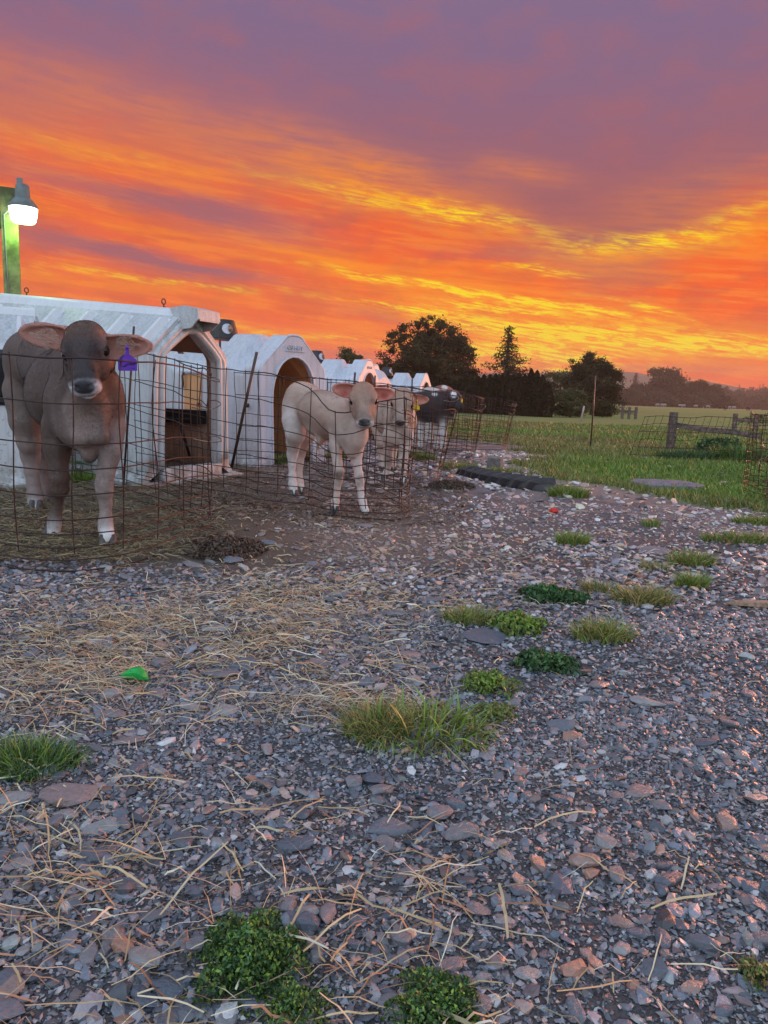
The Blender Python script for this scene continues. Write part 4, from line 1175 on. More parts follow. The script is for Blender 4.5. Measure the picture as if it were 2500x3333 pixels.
spots1 = [(EB[0], 0.036, (0.21, 0.15, 0.13), 0.5, 0.8), (EB[1], 0.036, (0.21, 0.15, 0.13), 0.5, 0.8), (T1(0, 0.03, 0.05), (0.035, 0.08, 0.09), (0.09, 0.06, 0.05), 0.8, 0.5), (Pv(150, 1108, 3.33), (0.030, 0.05, 0.022), (0.36, 0.085, 0.05), 0.6, 0.9), (Pv(432, 1122, 3.33), (0.026, 0.05, 0.024), (0.34, 0.08, 0.05), 0.6, 0.9), (Pv(120, 1095, 3.33), (0.05, 0.05, 0.05), (0.58, 0.36, 0.30), 0.6, 0.4), (Pv(193, 1575, 3.60), 0.075, cols[11], 0.4, 0.75), (Pv(281, 1230, 3.10), (0.12, 0.16, 0.07), cols[3], 0.5, 0.5),
          (Pv(275, 1440, 3.44), (0.10, 0.12, 0.10), (0.36, 0.275, 0.245), 0.6, 0.75), (Pv(330, 1600, 3.47), (0.02, 0.05, 0.16), (0.22, 0.13, 0.10), 0.4, 0.0),
          (Pv(90, 1500, 4.4), (0.16, 0.2, 0.22), (0.38, 0.30, 0.275), 0.5, 0.6), (Pv(100, 1330, 4.3), (0.1, 0.3, 0.07), (0.12, 0.08, 0.06), 0.8, 0.4),
          (Pv(258, 1345, 3.40), (0.06, 0.1, 0.12), (0.33, 0.24, 0.21), 0.7, 0.5)]
B.mesh('body', cols, M_SKIN, c1, O1, spots1)
hd1 = Pv(281, 1138, 3.285)
def flow1(p):
    f = np.zeros_like(p); f[:] = bx * 0.55 + np.array([0, 0, -0.75])
    hm = np.exp(-(np.linalg.norm(p - hd1, axis=1) / 0.22) ** 4)[:, None]
    f = f * (1 - hm) + hm * (p - hd1 - A1 @ np.array([0, 0.01, 0.05]) + np.array([0, 0, 0.01])) * 8
    e_ = sstep(np.abs(p[:, 0] - hd1[0]), 0.12, 0.16)[:, None] * (p[:, 2] > 0.8)[:, None] * (p[:, 1] < 3.5)[:, None]
    return f * (1 - e_) + e_ * np.sign(p[:, :1] - hd1[0]) * np.array([1.0, 0, -0.1])
nz1 = T1(0, 0.25, -0.03)
skip1 = lambda c: np.where(np.linalg.norm(c - nz1, axis=1) < 0.045, 0.0, 1.0) * np.where(c[:, 1] > 4.3, 0.5, 1.0)
boost1 = lambda p: 1 + 0.6 * np.exp(-(np.linalg.norm(p - T1(0, -0.07, 0.07), axis=1) / 0.07) ** 2) + 0.6 * (np.abs(p[:, 0] - hd1[0]) > 0.13) * (p[:, 2] > 0.85) * (p[:, 1] < 3.5)
B.hair(c1, O1, 110000, 0.0115, 0.002, flow1, 5, M_HAIR, skip1, boost=boost1)
def ear_fluff(root, org, items, n, L, col, seed):
    rg_ = np.random.default_rng(seed); VV = []
    for b0, tip, wd in items:
        ax = tip - b0; t = rg_.random(n) ** 1.4; a_ = (rg_.random(n) - 0.5) * 2; c = b0 + np.outer(t * 0.75 + 0.05, ax)
        c[:, 2] += a_ * wd * np.sin(PI * np.clip(t + 0.15, 0, 1)); c[:, 1] -= wd * 0.30
        d = ax / np.linalg.norm(ax) * 0.8 + rg_.normal(size=(n, 3)) * 0.35; d[:, 1] -= 0.4; d[:, 2] -= a_ * 0.5
        d /= np.linalg.norm(d, axis=1, keepdims=True); ln = L * (0.5 + rg_.random((n, 1))); s_ = np.array([0, 0, 0.0009])
        VV.append(np.stack([c - s_, c + s_, c + d * ln], 1).reshape(-1, 3) - org)
    V = np.concatenate(VV); k = len(V)
    link('ear_hair', fast_mesh('ear_hair', V, np.arange(k).reshape(-1, 3), 3, np.array(col) * (0.7 + 0.6 * rg_.random((k // 3, 1))).repeat(3, 0)), root, 0, 'stuff', M_HAIR)


ear_fluff(c1, O1, [(Pv(205, 1112, 3.34), Pv(84, 1082, 3.36), 0.05), (Pv(376, 1120, 3.34), Pv(474, 1124, 3.34), 0.05)], 260, 0.024, (0.50, 0.34, 0.27), 4)
for p, f in ((G(172, 1752), (-0.1, -1)), (G(352, 1779), (0.25, -1)), (G(118, 1668), (0.3, -1)), (G(147, 1634), (0.3, -1))): hoof(c1, O1, (p[0], p[1], hgt(*p) + 0.0), f, 1.02)
# handwriting: the name on the tag
LOR = [[(0.22, 0.86), (0.30, 0.97), (0.25, 0.80), (0.12, 0.82), (0.20, 0.78), (0.17, 0.55), (0.15, 0.30), (0.08, 0.22), (0.12, 0.34), (0.22, 0.25), (0.32, 0.22)],
       [(0.32, 0.22), (0.37, 0.34), (0.43, 0.32), (0.40, 0.22), (0.34, 0.24), (0.36, 0.33), (0.46, 0.36)],
       [(0.46, 0.36), (0.48, 0.44), (0.52, 0.42), (0.52, 0.32), (0.57, 0.40), (0.59, 0.46), (0.63, 0.44), (0.62, 0.33), (0.68, 0.44)],
       [(0.68, 0.44), (0.72, 0.47), (0.70, 0.36), (0.76, 0.46), (0.76, 0.36), (0.80, 0.38), (0.82, 0.48), (0.82, 0.38), (0.86, 0.40)],
       [(0.86, 0.40), (0.88, 0.52), (0.88, 0.42), (0.92, 0.52), (0.95, 0.44), (0.96, 0.50), (0.99, 0.54), (0.98, 0.44), (1.0, 0.45)],
       [(0.825, 0.60), (0.83, 0.61)], [(0.78, 0.15), (0.86, 0.16), (0.85, 0.13), (0.79, 0.12)]]
tg = Pv(414, 1126, 3.235)
ear_tag(c1, O1, tg, np.array([0, 0, CAM_H]) - tg + np.array([-0.1, 0, 0]), 0.078, 0.070, M_PURPLE, 0.034, LOR)

# ================= cream calf
O2 = np.array([-0.45, 5.1, 0.0])
c2 = thing('calf', 'cream calf standing side-on with pink ears and no tag', 'calf', O2, 0, CG)
B = Body(0.0062, 0.85)
cols = {0: (0.62, 0.43, 0.345), 1: (0.72, 0.57, 0.50), 2: (0.82, 0.71, 0.67), 3: (0.40, 0.25, 0.185), 4: (0.70, 0.62, 0.56), 5: (0.045, 0.04, 0.045), 6: (0.66, 0.20, 0.15), 7: (0.60, 0.38, 0.29), 8: (0.42, 0.26, 0.17), 9: (0.55, 0.42, 0.36), 10: (0.80, 0.76, 0.70)}  # slot six: ear pink with the glow shining through put into it
bx = np.array([-0.50, 0.86, 0]); bx /= np.linalg.norm(bx); by = np.array([bx[1], -bx[0], 0]); AX = np.stack([by, bx, [0, 0, 1]], 1)
B.ell(Pv(978, 1300, 5.50), (0.135, 0.17, 0.155), AX, 0.06, 0)
B.ell(Pv(966, 1350, 5.46), (0.115, 0.16, 0.165), AX, 0.06, 1)
B.ell(Pv(1000, 1290, 5.42), (0.125, 0.16, 0.10), AX, 0.06, 0)
B.ell(Pv(1045, 1335, 5.15), (0.150, 0.30, 0.160), AX, 0.09, 0)
B.ell(Pv(1078, 1350, 4.98), (0.150, 0.22, 0.160), AX, 0.06, 0)
B.ell(Pv(1060, 1395, 5.10), (0.115, 0.26, 0.075), AX, 0.06, 1)
B.ell(Pv(1118, 1372, 4.82), (0.120, 0.15, 0.160), AX, 0.06, 0)
B.ell(Pv(1115, 1335, 4.84), (0.055, 0.085, 0.11), AX, 0.03, 0)       # shoulder blade
B.ell(Pv(1110, 1410, 4.80), (0.06, 0.075, 0.09), AX, 0.04, 1)
B.ell(Pv(1148, 1412, 4.72), (0.110, 0.12, 0.135), AX, 0.06, 1)       # breast
B.ell(Pv(1143, 1468, 4.72), (0.035, 0.04, 0.05), None, 0.05, 1)
B.cap(Pv(1140, 1370, 4.78), Pv(1180, 1305, 4.62), 0.105, 0.070, 0.06, 0)
B.cap(Pv(1160, 1420, 4.68), Pv(1184, 1345, 4.58), 0.060, 0.045, 0.05, 1)
B.ell(Pv(1042, 1432, 5.05), (0.028, 0.045, 0.045), None, 0.05, 1)
B.cap(Pv(944, 1275, 5.62), Pv(938, 1330, 5.66), 0.022, 0.016, 0.02, 1); B.cap(Pv(938, 1330, 5.66), Pv(936, 1440, 5.64), 0.014, 0.016, 0.01, 1)
B.chain([(Pv(1096, 1405, 4.80), 0.065), (Pv(1090, 1450, 4.78), 0.047), (Pv(1097, 1505, 4.76), 0.036), (Pv(1103, 1535, 4.755), 0.036), (Pv(1102, 1562, 4.76), 0.031), (Pv(1097, 1590, 4.77), 0.021), (Pv(1095, 1612, 4.77), 0.0205), (Pv(1092, 1632, 4.76), 0.0275), (Pv(1091, 1648, 4.75), 0.026)], 0.014, 1)
B.cap(Pv(1091, 1650, 4.75), Pv(1090, 1662, 4.74), 0.026, 0.028, 0.01, 10)
B.chain([(Pv(1165, 1420, 4.76), 0.062), (Pv(1162, 1460, 4.76), 0.047), (Pv(1163, 1505, 4.78), 0.036), (Pv(1168, 1545, 4.785), 0.032), (Pv(1171, 1568, 4.79), 0.029), (Pv(1173, 1592, 4.80), 0.020), (Pv(1175, 1612, 4.80), 0.0195), (Pv(1180, 1632, 4.79), 0.026), (Pv(1184, 1648, 4.77), 0.025)], 0.014, 2)
B.cap(Pv(1184, 1650, 4.77), Pv(1189, 1662, 4.75), 0.026, 0.028, 0.01, 10)
B.chain([(Pv(964, 1370, 5.42), 0.115), (Pv(962, 1412, 5.38), 0.080), (Pv(954, 1450, 5.46), 0.052), (Pv(950, 1478, 5.50), 0.047), (Pv(950, 1515, 5.49), 0.030), (Pv(951, 1550, 5.48), 0.028), (Pv(952, 1575, 5.47), 0.035), (Pv(954, 1590, 5.45), 0.032)], 0.018, 2)
B.cap(Pv(954, 1592, 5.45), Pv(955, 1606, 5.43), 0.033, 0.034, 0.01, 10)
B.chain([(Pv(1004, 1370, 5.58), 0.095), (Pv(1002, 1415, 5.56), 0.066), (Pv(987, 1452, 5.66), 0.044), (Pv(979, 1475, 5.70), 0.040), (Pv(976, 1510, 5.69), 0.026), (Pv(974, 1545, 5.68), 0.025), (Pv(975, 1568, 5.67), 0.033), (Pv(978, 1582, 5.65), 0.030)], 0.018, 1)
B.cap(Pv(978, 1584, 5.65), Pv(980, 1596, 5.63), 0.031, 0.032, 0.01, 10)
h2 = Pv(1183, 1300, 4.50); nose2 = Pv(1186, 1366, 4.34) - Pv(1183, 1302, 4.50)
A2, T2 = head(B, c2, O2, h2, nose2, (0.0, -0.62, 0.78), 0.83, cols,
     [((-0.072, -0.03, 0.015), Pv(1087, 1264, 4.62), (0.25, -1.0, -0.1), 0.15, 0.046), ((0.072, -0.03, 0.010), Pv(1281, 1282, 4.60), (-0.2, -1.0, -0.1), 0.15, 0.046)])
B.cap(Pv(1182, 1310, 4.64), Pv(1184, 1300, 4.58), 0.075, 0.065, 0.04, 0)
spots2 = [(T2(0.086, 0.03, 0.0), 0.028, (0.58, 0.44, 0.37), 0.5, 0.8), (T2(-0.086, 0.03, 0.0), 0.028, (0.58, 0.44, 0.37), 0.5, 0.8), (Pv(1118, 1280, 4.58), (0.028, 0.05, 0.02), (0.42, 0.07, 0.05), 0.6, 0.85), (Pv(1250, 1288, 4.58), (0.028, 0.05, 0.02), (0.42, 0.07, 0.05), 0.6, 0.85), (Pv(1104, 1548, 4.72), 0.034, (0.20, 0.13, 0.09), 0.6, 0.8), (Pv(1174, 1562, 4.76), (0.022, 0.03, 0.035), (0.30, 0.2, 0.15), 0.6, 0.6), (Pv(1020, 1290, 5.15), (0.1, 0.1, 0.06), (0.34, 0.23, 0.16), 0.8, 0.5),
          (Pv(1130, 1395, 4.66), (0.04, 0.06, 0.08), (0.46, 0.33, 0.25), 0.7, 0.6), (Pv(1184, 1350, 4.36), (0.055, 0.06, 0.035), (0.24, 0.17, 0.14), 0.6, 0.5), (Pv(1045, 1270, 5.1), (0.12, 0.3, 0.05), (0.48, 0.34, 0.25), 0.7, 0.6),  # shoulder and rib spots put shade into the coat
          (Pv(1060, 1440, 5.0), (0.1, 0.2, 0.06), (0.48, 0.34, 0.24), 0.7, 0.5), (Pv(975, 1400, 5.35), (0.1, 0.14, 0.05), (0.5, 0.38, 0.28), 0.7, 0.4)]
B.mesh('body', cols, M_SKIN, c2, O2, spots2)
def flow2(p):
    f = np.zeros_like(p); f[:] = bx * 0.6 + np.array([0, 0, -0.7])
    hm = np.exp(-(np.linalg.norm(p - h2, axis=1) / 0.2) ** 4)[:, None]
    return f * (1 - hm) + hm * (p - h2) * 8
nz2 = T2(0, 0.25, -0.03)
B.hair(c2, O2, 80000, 0.010, 0.002, flow2, 6, M_HAIR, lambda c: np.where(np.linalg.norm(c - nz2, axis=1) < 0.036, 0.0, 1.0))
for p, f in ((G(1090, 1673), (0.0, -1)), (G(1191, 1671), (0.35, -1)), (G(956, 1618), (0.3, -1)), (G(981, 1607), (0.3, -1))): hoof(c2, O2, (p[0], p[1], hgt(*p)), f, 0.86)
# tuft of hair under the belly
mb = MB()
for k in range(14): 
    q = Vector(Pv(1034 + k * 0.7, 1438, 5.05)) - Vector(O2); mb.tube([q, q + Vector((-0.004 * k * 0.2, 0, -0.03)), q + Vector(((random.random() - 0.5) * 0.02, 0, -0.055 - random.random() * 0.03))], [0.003, 0.002, 0.0005], 3, cap=False)
mb.build('belly_tuft', plain('tan_hair', (0.48, 0.30, 0.18), 0.7), c2, kind='stuff')

# ================= tan calf behind it
O3 = np.array([0.12, 6.7, 0.0])
c3 = thing('calf', 'tan calf with a yellow ear tag, half hidden behind the cream calf', 'calf', O3, 0, CG)
B = Body(0.0075, 0.86)
cols = {0: (0.56, 0.42, 0.34), 1: (0.68, 0.54, 0.46), 2: (0.74, 0.62, 0.56), 3: (0.38, 0.27, 0.21), 4: (0.74, 0.69, 0.66), 5: (0.04, 0.035, 0.04), 6: (0.58, 0.21, 0.15), 7: (0.45, 0.31, 0.23), 8: (0.40, 0.26, 0.18), 9: (0.5, 0.4, 0.35), 10: (0.80, 0.77, 0.74)}
bx = np.array([-0.28, 0.96, 0]); by = np.array([bx[1], -bx[0], 0]); AX = np.stack([by, bx, [0, 0, 1]], 1)
B.ell(Pv(1300, 1372, 6.62), (0.17, 0.22, 0.215), AX, 0.09, 0)
B.ell(Pv(1292, 1418, 6.50), (0.14, 0.13, 0.13), AX, 0.06, 1)
B.ell(Pv(1272, 1355, 6.95), (0.18, 0.34, 0.215), AX, 0.09, 0)
B.ell(Pv(1255, 1330, 7.35), (0.17, 0.22, 0.20), AX, 0.09, 0)
B.ell(Pv(1280, 1300, 6.70), (0.09, 0.20, 0.12), AX, 0.09, 0)
B.cap(Pv(1303, 1360, 6.45), Pv(1318, 1305, 6.28), 0.125, 0.09, 0.06, 0)
B.chain([(Pv(1268, 1420, 6.62), 0.075), (Pv(1265, 1460, 6.66), 0.050), (Pv(1265, 1492, 6.68), 0.042), (Pv(1264, 1505, 6.68), 0.040), (Pv(1260, 1530, 6.69), 0.028), (Pv(1256, 1545, 6.69), 0.034), (Pv(1254, 1557, 6.67), 0.034)], 0.02, 2)
B.chain([(Pv(1322, 1415, 6.42), 0.075), (Pv(1318, 1460, 6.42), 0.052), (Pv(1312, 1495, 6.42), 0.042), (Pv(1311, 1512, 6.42), 0.038), (Pv(1312, 1540, 6.43), 0.026), (Pv(1312, 1556, 6.43), 0.034), (Pv(1313, 1568, 6.41), 0.036)], 0.02, 2)
B.chain([(Pv(1240, 1390, 7.4), 0.11), (Pv(1243, 1440, 7.35), 0.06), (Pv(1243, 1470, 7.4), 0.05), (Pv(1243, 1500, 7.38), 0.032), (Pv(1244, 1530, 7.36), 0.038)], 0.02, 1)
B.chain([(Pv(1275, 1390, 7.5), 0.11), (Pv(1280, 1440, 7.5), 0.06), (Pv(1280, 1500, 7.5), 0.032), (Pv(1281, 1525, 7.5), 0.038)], 0.02, 1)
h3 = Pv(1310, 1310, 6.14); nose3 = Pv(1302, 1366, 5.98) - Pv(1310, 1312, 6.14)
A3, T3 = head(B, c3, O3, h3, nose3, (0.0, -0.6, 0.8), 0.93, cols,
     [((-0.072, -0.03, 0.015), Pv(1240, 1288, 6.26), (0.2, -1.0, -0.1), 0.15, 0.05), ((0.072, -0.03, 0.01), Pv(1392, 1302, 6.26), (-0.2, -1.0, -0.1), 0.15, 0.046)])
B.mesh('body', cols, M_SKIN, c3, O3, [(Pv(1320, 1410, 6.36), (0.05, 0.05, 0.07), (0.3, 0.19, 0.13), 0.5, 0.7), (Pv(1265, 1496, 6.63), (0.04, 0.04, 0.05), (0.28, 0.2, 0.16), 0.6, 0.7)], 0.014)
nz3 = T3(0, 0.25, -0.03)
B.hair(c3, O3, 35000, 0.010, 0.0022, lambda p: np.zeros_like(p) + bx * 0.6 + np.array([0, 0, -0.7]), 7, M_HAIR, lambda c: np.where(np.linalg.norm(c - nz3, axis=1) < 0.045, 0.0, 1.0))
for p, f in ((G(1253, 1566), (0.1, -1)), (G(1313, 1579), (0.1, -1)), (G(1244, 1541), (0.1, -1)), (G(1281, 1536), (0.1, -1))): hoof(c3, O3, (p[0], p[1], hgt(*p)), f, 0.95)
tg = Pv(1357, 1302, 6.16); ear_tag(c3, O3, tg, (0.05, -1, 0), 0.050, 0.050, M_YELLOW, 0.035)

# ================= black and white calf
O4 = np.array([0.75, 10.6, 0.0])
c4 = thing('calf', 'black calf with a white forehead patch and a yellow ear tag, behind the leaning pen', 'calf', O4, 0, CG)
B = Body(0.012)
cols = {0: (0.022, 0.014, 0.014), 1: (0.60, 0.57, 0.55), 3: (0.02, 0.014, 0.016), 4: (0.02, 0.014, 0.016), 5: (0.02, 0.02, 0.02), 6: (0.05, 0.02, 0.02), 7: (0.02, 0.014, 0.016), 8: (0.02, 0.014, 0.016), 9: (0.02, 0.015, 0.015), 10: (0.6, 0.57, 0.55)}
bx = np.array([-0.93, 0.36, 0]); by = np.array([bx[1], -bx[0], 0]); AX = np.stack([by, bx, [0, 0, 1]], 1)
B.ell(Pv(1400, 1325, 10.7), (0.19, 0.36, 0.22), AX, 0.10, 0)
B.ell(Pv(1360, 1318, 10.8), (0.18, 0.22, 0.20), AX, 0.10, 0)
B.ell(Pv(1435, 1328, 10.5), (0.17, 0.22, 0.22), AX, 0.10, 0)
B.cap(Pv(1445, 1312, 10.5), Pv(1474, 1295, 10.35), 0.14, 0.09, 0.08, 0)
for u, Y in ((1424, 10.7), (1445, 10.45), (1352, 10.95), (1372, 10.75)):
    gy = G(u, 1400)  # feet stand straight below
    top_ = Pv(u, 1362, Y); ft = top_.copy(); ft[2] = 0.05 + float(hgt(ft[0], ft[1]))
    md = (top_ + ft) / 2
    B.chain([(top_, 0.075), (md + [0, 0, 0.06], 0.045), (md, 0.046), (md - [0, 0, 0.05], 0.030), (ft + [0, 0, 0.04], 0.036), (ft, 0.038)], 0.03, 1)
    hoof(c4, O4, (ft[0], ft[1], float(hgt(ft[0], ft[1]))), (0.4, -0.9), 0.95)
h4 = Pv(1480, 1296, 10.25)
A4, T4 = head(B, c4, O4, h4, (0.30, -0.85, -0.42), (0, -0.35, 0.93), 0.95, cols,
     [((-0.072, -0.03, 0.015), Pv(1452, 1283, 10.35), (0.1, -1.0, 0), 0.15, 0.05), ((0.072, -0.03, 0.01), Pv(1515, 1281, 10.35), (-0.1, -1.0, 0), 0.15, 0.05)])
B.mesh('body', cols, M_SKIN, c4, O4, [(Pv(1477, 1281, 10.15), (0.045, 0.12, 0.055), (0.75, 0.74, 0.74), 0.3, 1.0), (Pv(1415, 1283, 10.5), (0.035, 0.25, 0.028), (0.6, 0.58, 0.56), 0.5, 0.9), (Pv(1352, 1272, 10.8), (0.10, 0.3, 0.02), (0.55, 0.53, 0.5), 0.5, 0.9)], 0.02)
tg = Pv(1500, 1288, 10.15); ear_tag(c4, O4, tg, (0.05, -1, 0), 0.062, 0.060, M_YELLOW, 0.03)
# ================= red and white calf, only its back shows
O5 = np.array([1.0, 11.6, 0.0])
c5 = thing('calf', 'red and white calf, only its back showing over the black calf', 'calf', O5, 0, CG)
B = Body(0.014)
cols = {0: (0.26, 0.08, 0.045), 1: (0.62, 0.55, 0.5)}
B.ell(Pv(1420, 1300, 12.0), (0.36, 0.17, 0.20), None, 0.08, 0); B.ell(Pv(1445, 1288, 12.0), (0.16, 0.15, 0.16), None, 0.08, 0); B.cap(Pv(1455, 1285, 12.0), Pv(1462, 1300, 11.8), 0.10, 0.07, 0.06, 0)
B.cap(Pv(1462, 1300, 11.8), Pv(1462, 1322, 11.7), 0.075, 0.045, 0.05, 1)
for u in (1395, 1405, 1440, 1450):
    t_ = Pv(u, 1322, 12.0); f_ = t_.copy(); f_[2] = 0.04; B.cap(t_, f_, 0.06, 0.035, 0.05, 1)
B.mesh('body', cols, M_SKIN, c5, O5, [(Pv(1405, 1268, 11.9), (0.12, 0.3, 0.04), (0.6, 0.5, 0.45), 0.3, 0.9), (Pv(1447, 1262, 11.9), (0.05, 0.2, 0.04), (0.7, 0.6, 0.55), 0.3, 0.9)], 0.03, nose=False)

# ------------------------------------------------------------------ trees
def leaf_mat(name, c1, c2, rough=0.8):
    m, n, b = new_mat(name); t = attr(n, 'tint')
    n.put(b.inputs['Base Color'], n.mix(1.0, t, n.mix(n.noise(objco(n), 1.5, 3), c1, c2), 'MULTIPLY'))
    b.inputs['Roughness'].default_value = rough; b.inputs['Specular IOR Level'].default_value = 0.15
    return m

M_LEAF = leaf_mat('dark_leaves', (0.042, 0.042, 0.018), (0.075, 0.055, 0.024))
M_LEAF2 = leaf_mat('cedar_foliage', (0.042, 0.032, 0.016), (0.075, 0.05, 0.026))
M_LEAF3 = leaf_mat('olive_leaves', (0.085, 0.085, 0.035), (0.13, 0.105, 0.05))
M_BARK = plain('bark', (0.09, 0.065, 0.05), 0.95, 0.5, 5, bmp=0.8)


def leaves(pts, size, rg, flat=0.6, up=None):
    """one small quad per point, random attitude"""
    n = len(pts)
    a_ = rg.normal(size=(n, 3)); a_ /= np.linalg.norm(a_, axis=1, keepdims=True)
    b_ = rg.normal(size=(n, 3)); b_ -= a_ * (a_ * b_).sum(1, keepdims=True); b_ /= np.linalg.norm(b_, axis=1, keepdims=True)
    if up is not None: a_[:, 2] += up; a_ /= np.linalg.norm(a_, axis=1, keepdims=True)
    s = (size * (0.6 + 0.8 * rg.random(n)))[:, None]
    V = np.stack([pts - a_ * s, pts - b_ * s * flat, pts + a_ * s, pts + b_ * s * flat], 1).reshape(-1, 3)
    return V, np.arange(n * 4).reshape(-1, 4)


def crown_points(rg, c, r, nclump, per, cr, shell=0.35, lump=0.18, low=-0.75):
    """leaf clumps spread through an uneven ellipsoid, sparse inside"""
    c = np.array(c); r = np.array(r)
    P_ = []; T_ = []
    k = 0
    while k < nclump:
        d = rg.normal(size=3); d /= np.linalg.norm(d)
        if d[2] < low: continue
        rr = (shell + (1 - shell) * rg.random()) ** 0.6
        wob = 1 + lump * (2 * vnoise(d[0] * 2.2 + d[2] * 3, d[1] * 2.2 - d[2], 1, 5) - 1) * 1.6
        cc = c + d * r * rr * wob
        m_ = int(per * (0.5 + rg.random()))
        q = rg.normal(size=(m_, 3)); q *= (cr * (0.55 + 0.7 * rg.random()))
        q[:, 2] *= 0.65
        P_.append(cc + q); T_.append(np.full(m_, 0.65 + 0.7 * rg.random())); k += 1
    return np.concatenate(P_), np.concatenate(T_)


def branches(rg, h0, c, r, n, tr, spread=0.75):
    mb = MB()
    top = (c[0], c[1], c[2] + r[2] * 0.35)
    mb.tube([(0, 0, -0.2), (0.02 * r[0], 0, h0 * 0.6), (c[0] * 0.5, c[1] * 0.5, c[2] - r[2] * 0.2), top], [tr, tr * 0.8, tr * 0.55, tr * 0.12], 7)
    for k in range(n):
        a_ = 2 * PI * k / n + rg.random(); e = 0.15 + 0.85 * rg.random()
        s = Vector((0, 0, h0 * 0.75 + (c[2] - h0 * 0.6) * rg.random() * 0.8))
        t = Vector((c[0] + math.cos(a_) * r[0] * spread, c[1] + math.sin(a_) * r[1] * spread, c[2] + r[2] * (e * 1.3 - 0.6)))
        mb.tube([s, s.lerp(t, 0.5) + Vector((0, 0, r[2] * 0.08)), t], [tr * 0.38, tr * 0.2, tr * 0.04], 5)
    return mb


def tree(name, label, loc, c, r, nclump, per, cr, leaf, mat, seed, trunk_h=1.0, tr=0.25, cat='tree', group=None, extra=(), nb=10, low=-0.75, shell=0.35, lump=0.18):
    rg = np.random.default_rng(seed)
    root = thing(name, label, cat, (loc[0], loc[1], hgt(loc[0], loc[1]) * 1.0), 0, group)
    PT, TT = crown_points(rg, c, r, nclump, per, cr, shell, lump, low)
    for (c2, r2, k2) in extra:
        p2, t2 = crown_points(rg, c2, r2, k2, per, cr, shell, lump, low); PT = np.concatenate([PT, p2]); TT = np.concatenate([TT, t2])
    PT = PT[PT[:, 2] > 0.05] if True else PT; TT = TT[:len(PT)]
    V, F_ = leaves(PT, leaf, rg)
    link('crown', fast_mesh('crown', V, F_, 4, np.repeat(TT, 4)[:, None] * np.ones(3)), root, 0, None, mat)
    branches(rg, trunk_h, c, r, nb, tr).build('trunk', M_BARK, root)
    return root


def at(u, Y): return (P(u, 1300, Y).x, Y)
def size_at(px, Y): return px * Y / FPX

tree('broad_tree', 'large dark round-headed tree behind the hutches', at(1392, 62), (0, 0, 3.9), (3.75, 3.6, 3.35), 430, 85, 0.22, 0.085, M_LEAF, 11, 1.0, 0.34, extra=(((-2.9, 0, 2.2), (1.7, 1.6, 1.5), 90), ((3.0, 0, 1.9), (1.55, 1.4, 1.6), 110), ((0.2, 0, 1.6), (3.6, 2.8, 1.8), 260)), nb=16, lump=0.14, shell=0.2)
# spruce: whorls of drooping boughs
def spruce(label, loc, H, R, seed, mat, name='spruce_tree', dens=1.0, group=None, z0=0.3):
    rg = np.random.default_rng(seed); root = thing(name, label, 'tree', (loc[0], loc[1], 0), 0, group)
    pts = []; tint = []
    mbt = MB(); mbt.tube([(0, 0, -0.2), (0.0, 0, H * 0.5), (0.0, 0, H * 1.0)], [R * 0.09, R * 0.06, R * 0.01], 6)
    nl = int(20 * dens) + 4
    for i in range(nl):
        z = z0 + (H - z0) * i / nl; f = 1 - i / nl; rad = R * (f ** 0.85) * (0.75 + 0.4 * rg.random()) + 0.03 * R
        nbr = max(4, int(9 * f) + 3)
        for k in range(nbr):
            a_ = rg.random() * 2 * PI; L = rad * (0.75 + 0.5 * rg.random())
            tip = Vector((math.cos(a_) * L, math.sin(a_) * L, z - L * 0.10 + L * 0.14))
            s = Vector((0, 0, z + L * 0.1))
            mid_ = s.lerp(tip, 0.55) - Vector((0, 0, L * 0.12))
            mbt.tube([s, mid_, tip], [R * 0.018, R * 0.012, R * 0.004], 3, cap=False)
            m_ = int(26 * dens * (0.4 + L / R))
            t = rg.random(m_) ** 0.8
            q = np.outer((1 - t) ** 2, s) + np.outer(2 * t * (1 - t), mid_) + np.outer(t * t, tip)
            q += rg.normal(size=q.shape) * np.array([0.05, 0.05, 0.045]) * R * (1.2 - 0.4 * t)[:, None]
            q[:, 2] -= rg.random(m_) * 0.06 * R
            pts.append(q); tint.append(np.full(m_, 0.7 + 0.6 * rg.random()))
    pts = np.concatenate(pts); tint = np.concatenate(tint)
    V, F_ = leaves(pts, 0.045 * R, rg, 0.35)
    link('crown', fast_mesh('crown', V, F_, 4, np.repeat(tint, 4)[:, None] * np.ones(3)), root, 0, None, mat)
    mbt.build('trunk', M_BARK, root); return root

spruce('tall ragged conifer standing out against the brightest sky', at(1643, 58), 6.4, 2.5, 5, M_LEAF, z0=0.6, dens=1.0)
# cedar hedge: separate columnar trees
def cedar_me(seed, H, R, n=5200):
    rg = np.random.default_rng(seed)
    z = rg.random(n) ** 0.85 * H; f = np.clip((H - z) / H, 0, 1)
    prof = R * np.minimum(1.0, (f * 2.1) ** 0.62) * (0.86 + 0.14 * np.minimum(1, z / (0.2 * H)))
    a_ = rg.random(n) * 2 * PI; rr = prof * (0.72 + 0.33 * rg.random(n)) * (0.9 + 0.22 * vnoise(a_ * 2.0, z * 2.5, 1, seed))
    p = np.stack([np.cos(a_) * rr, np.sin(a_) * rr, z], 1)
    V, F_ = leaves(p, 0.05, rg, 0.4, up=0.9)
    return fast_mesh('crown', V, F_, 4, np.repeat(0.6 + 0.8 * rg.random(n) * vnoise(a_ * 3, z * 2, 1, 2), 4)[:, None] * np.ones(3))
CM = [cedar_me(30 + k, 2.05, 0.34) for k in range(3)]
for me_ in CM: me_.materials.append(M_LEAF2)
mb = MB(); mb.tube([(0, 0, -0.1), (0, 0, 1.6)], [0.05, 0.02], 6); tm = mb.build('trunk', M_BARK); TM = tm.data; bpy.data.objects.remove(tm)
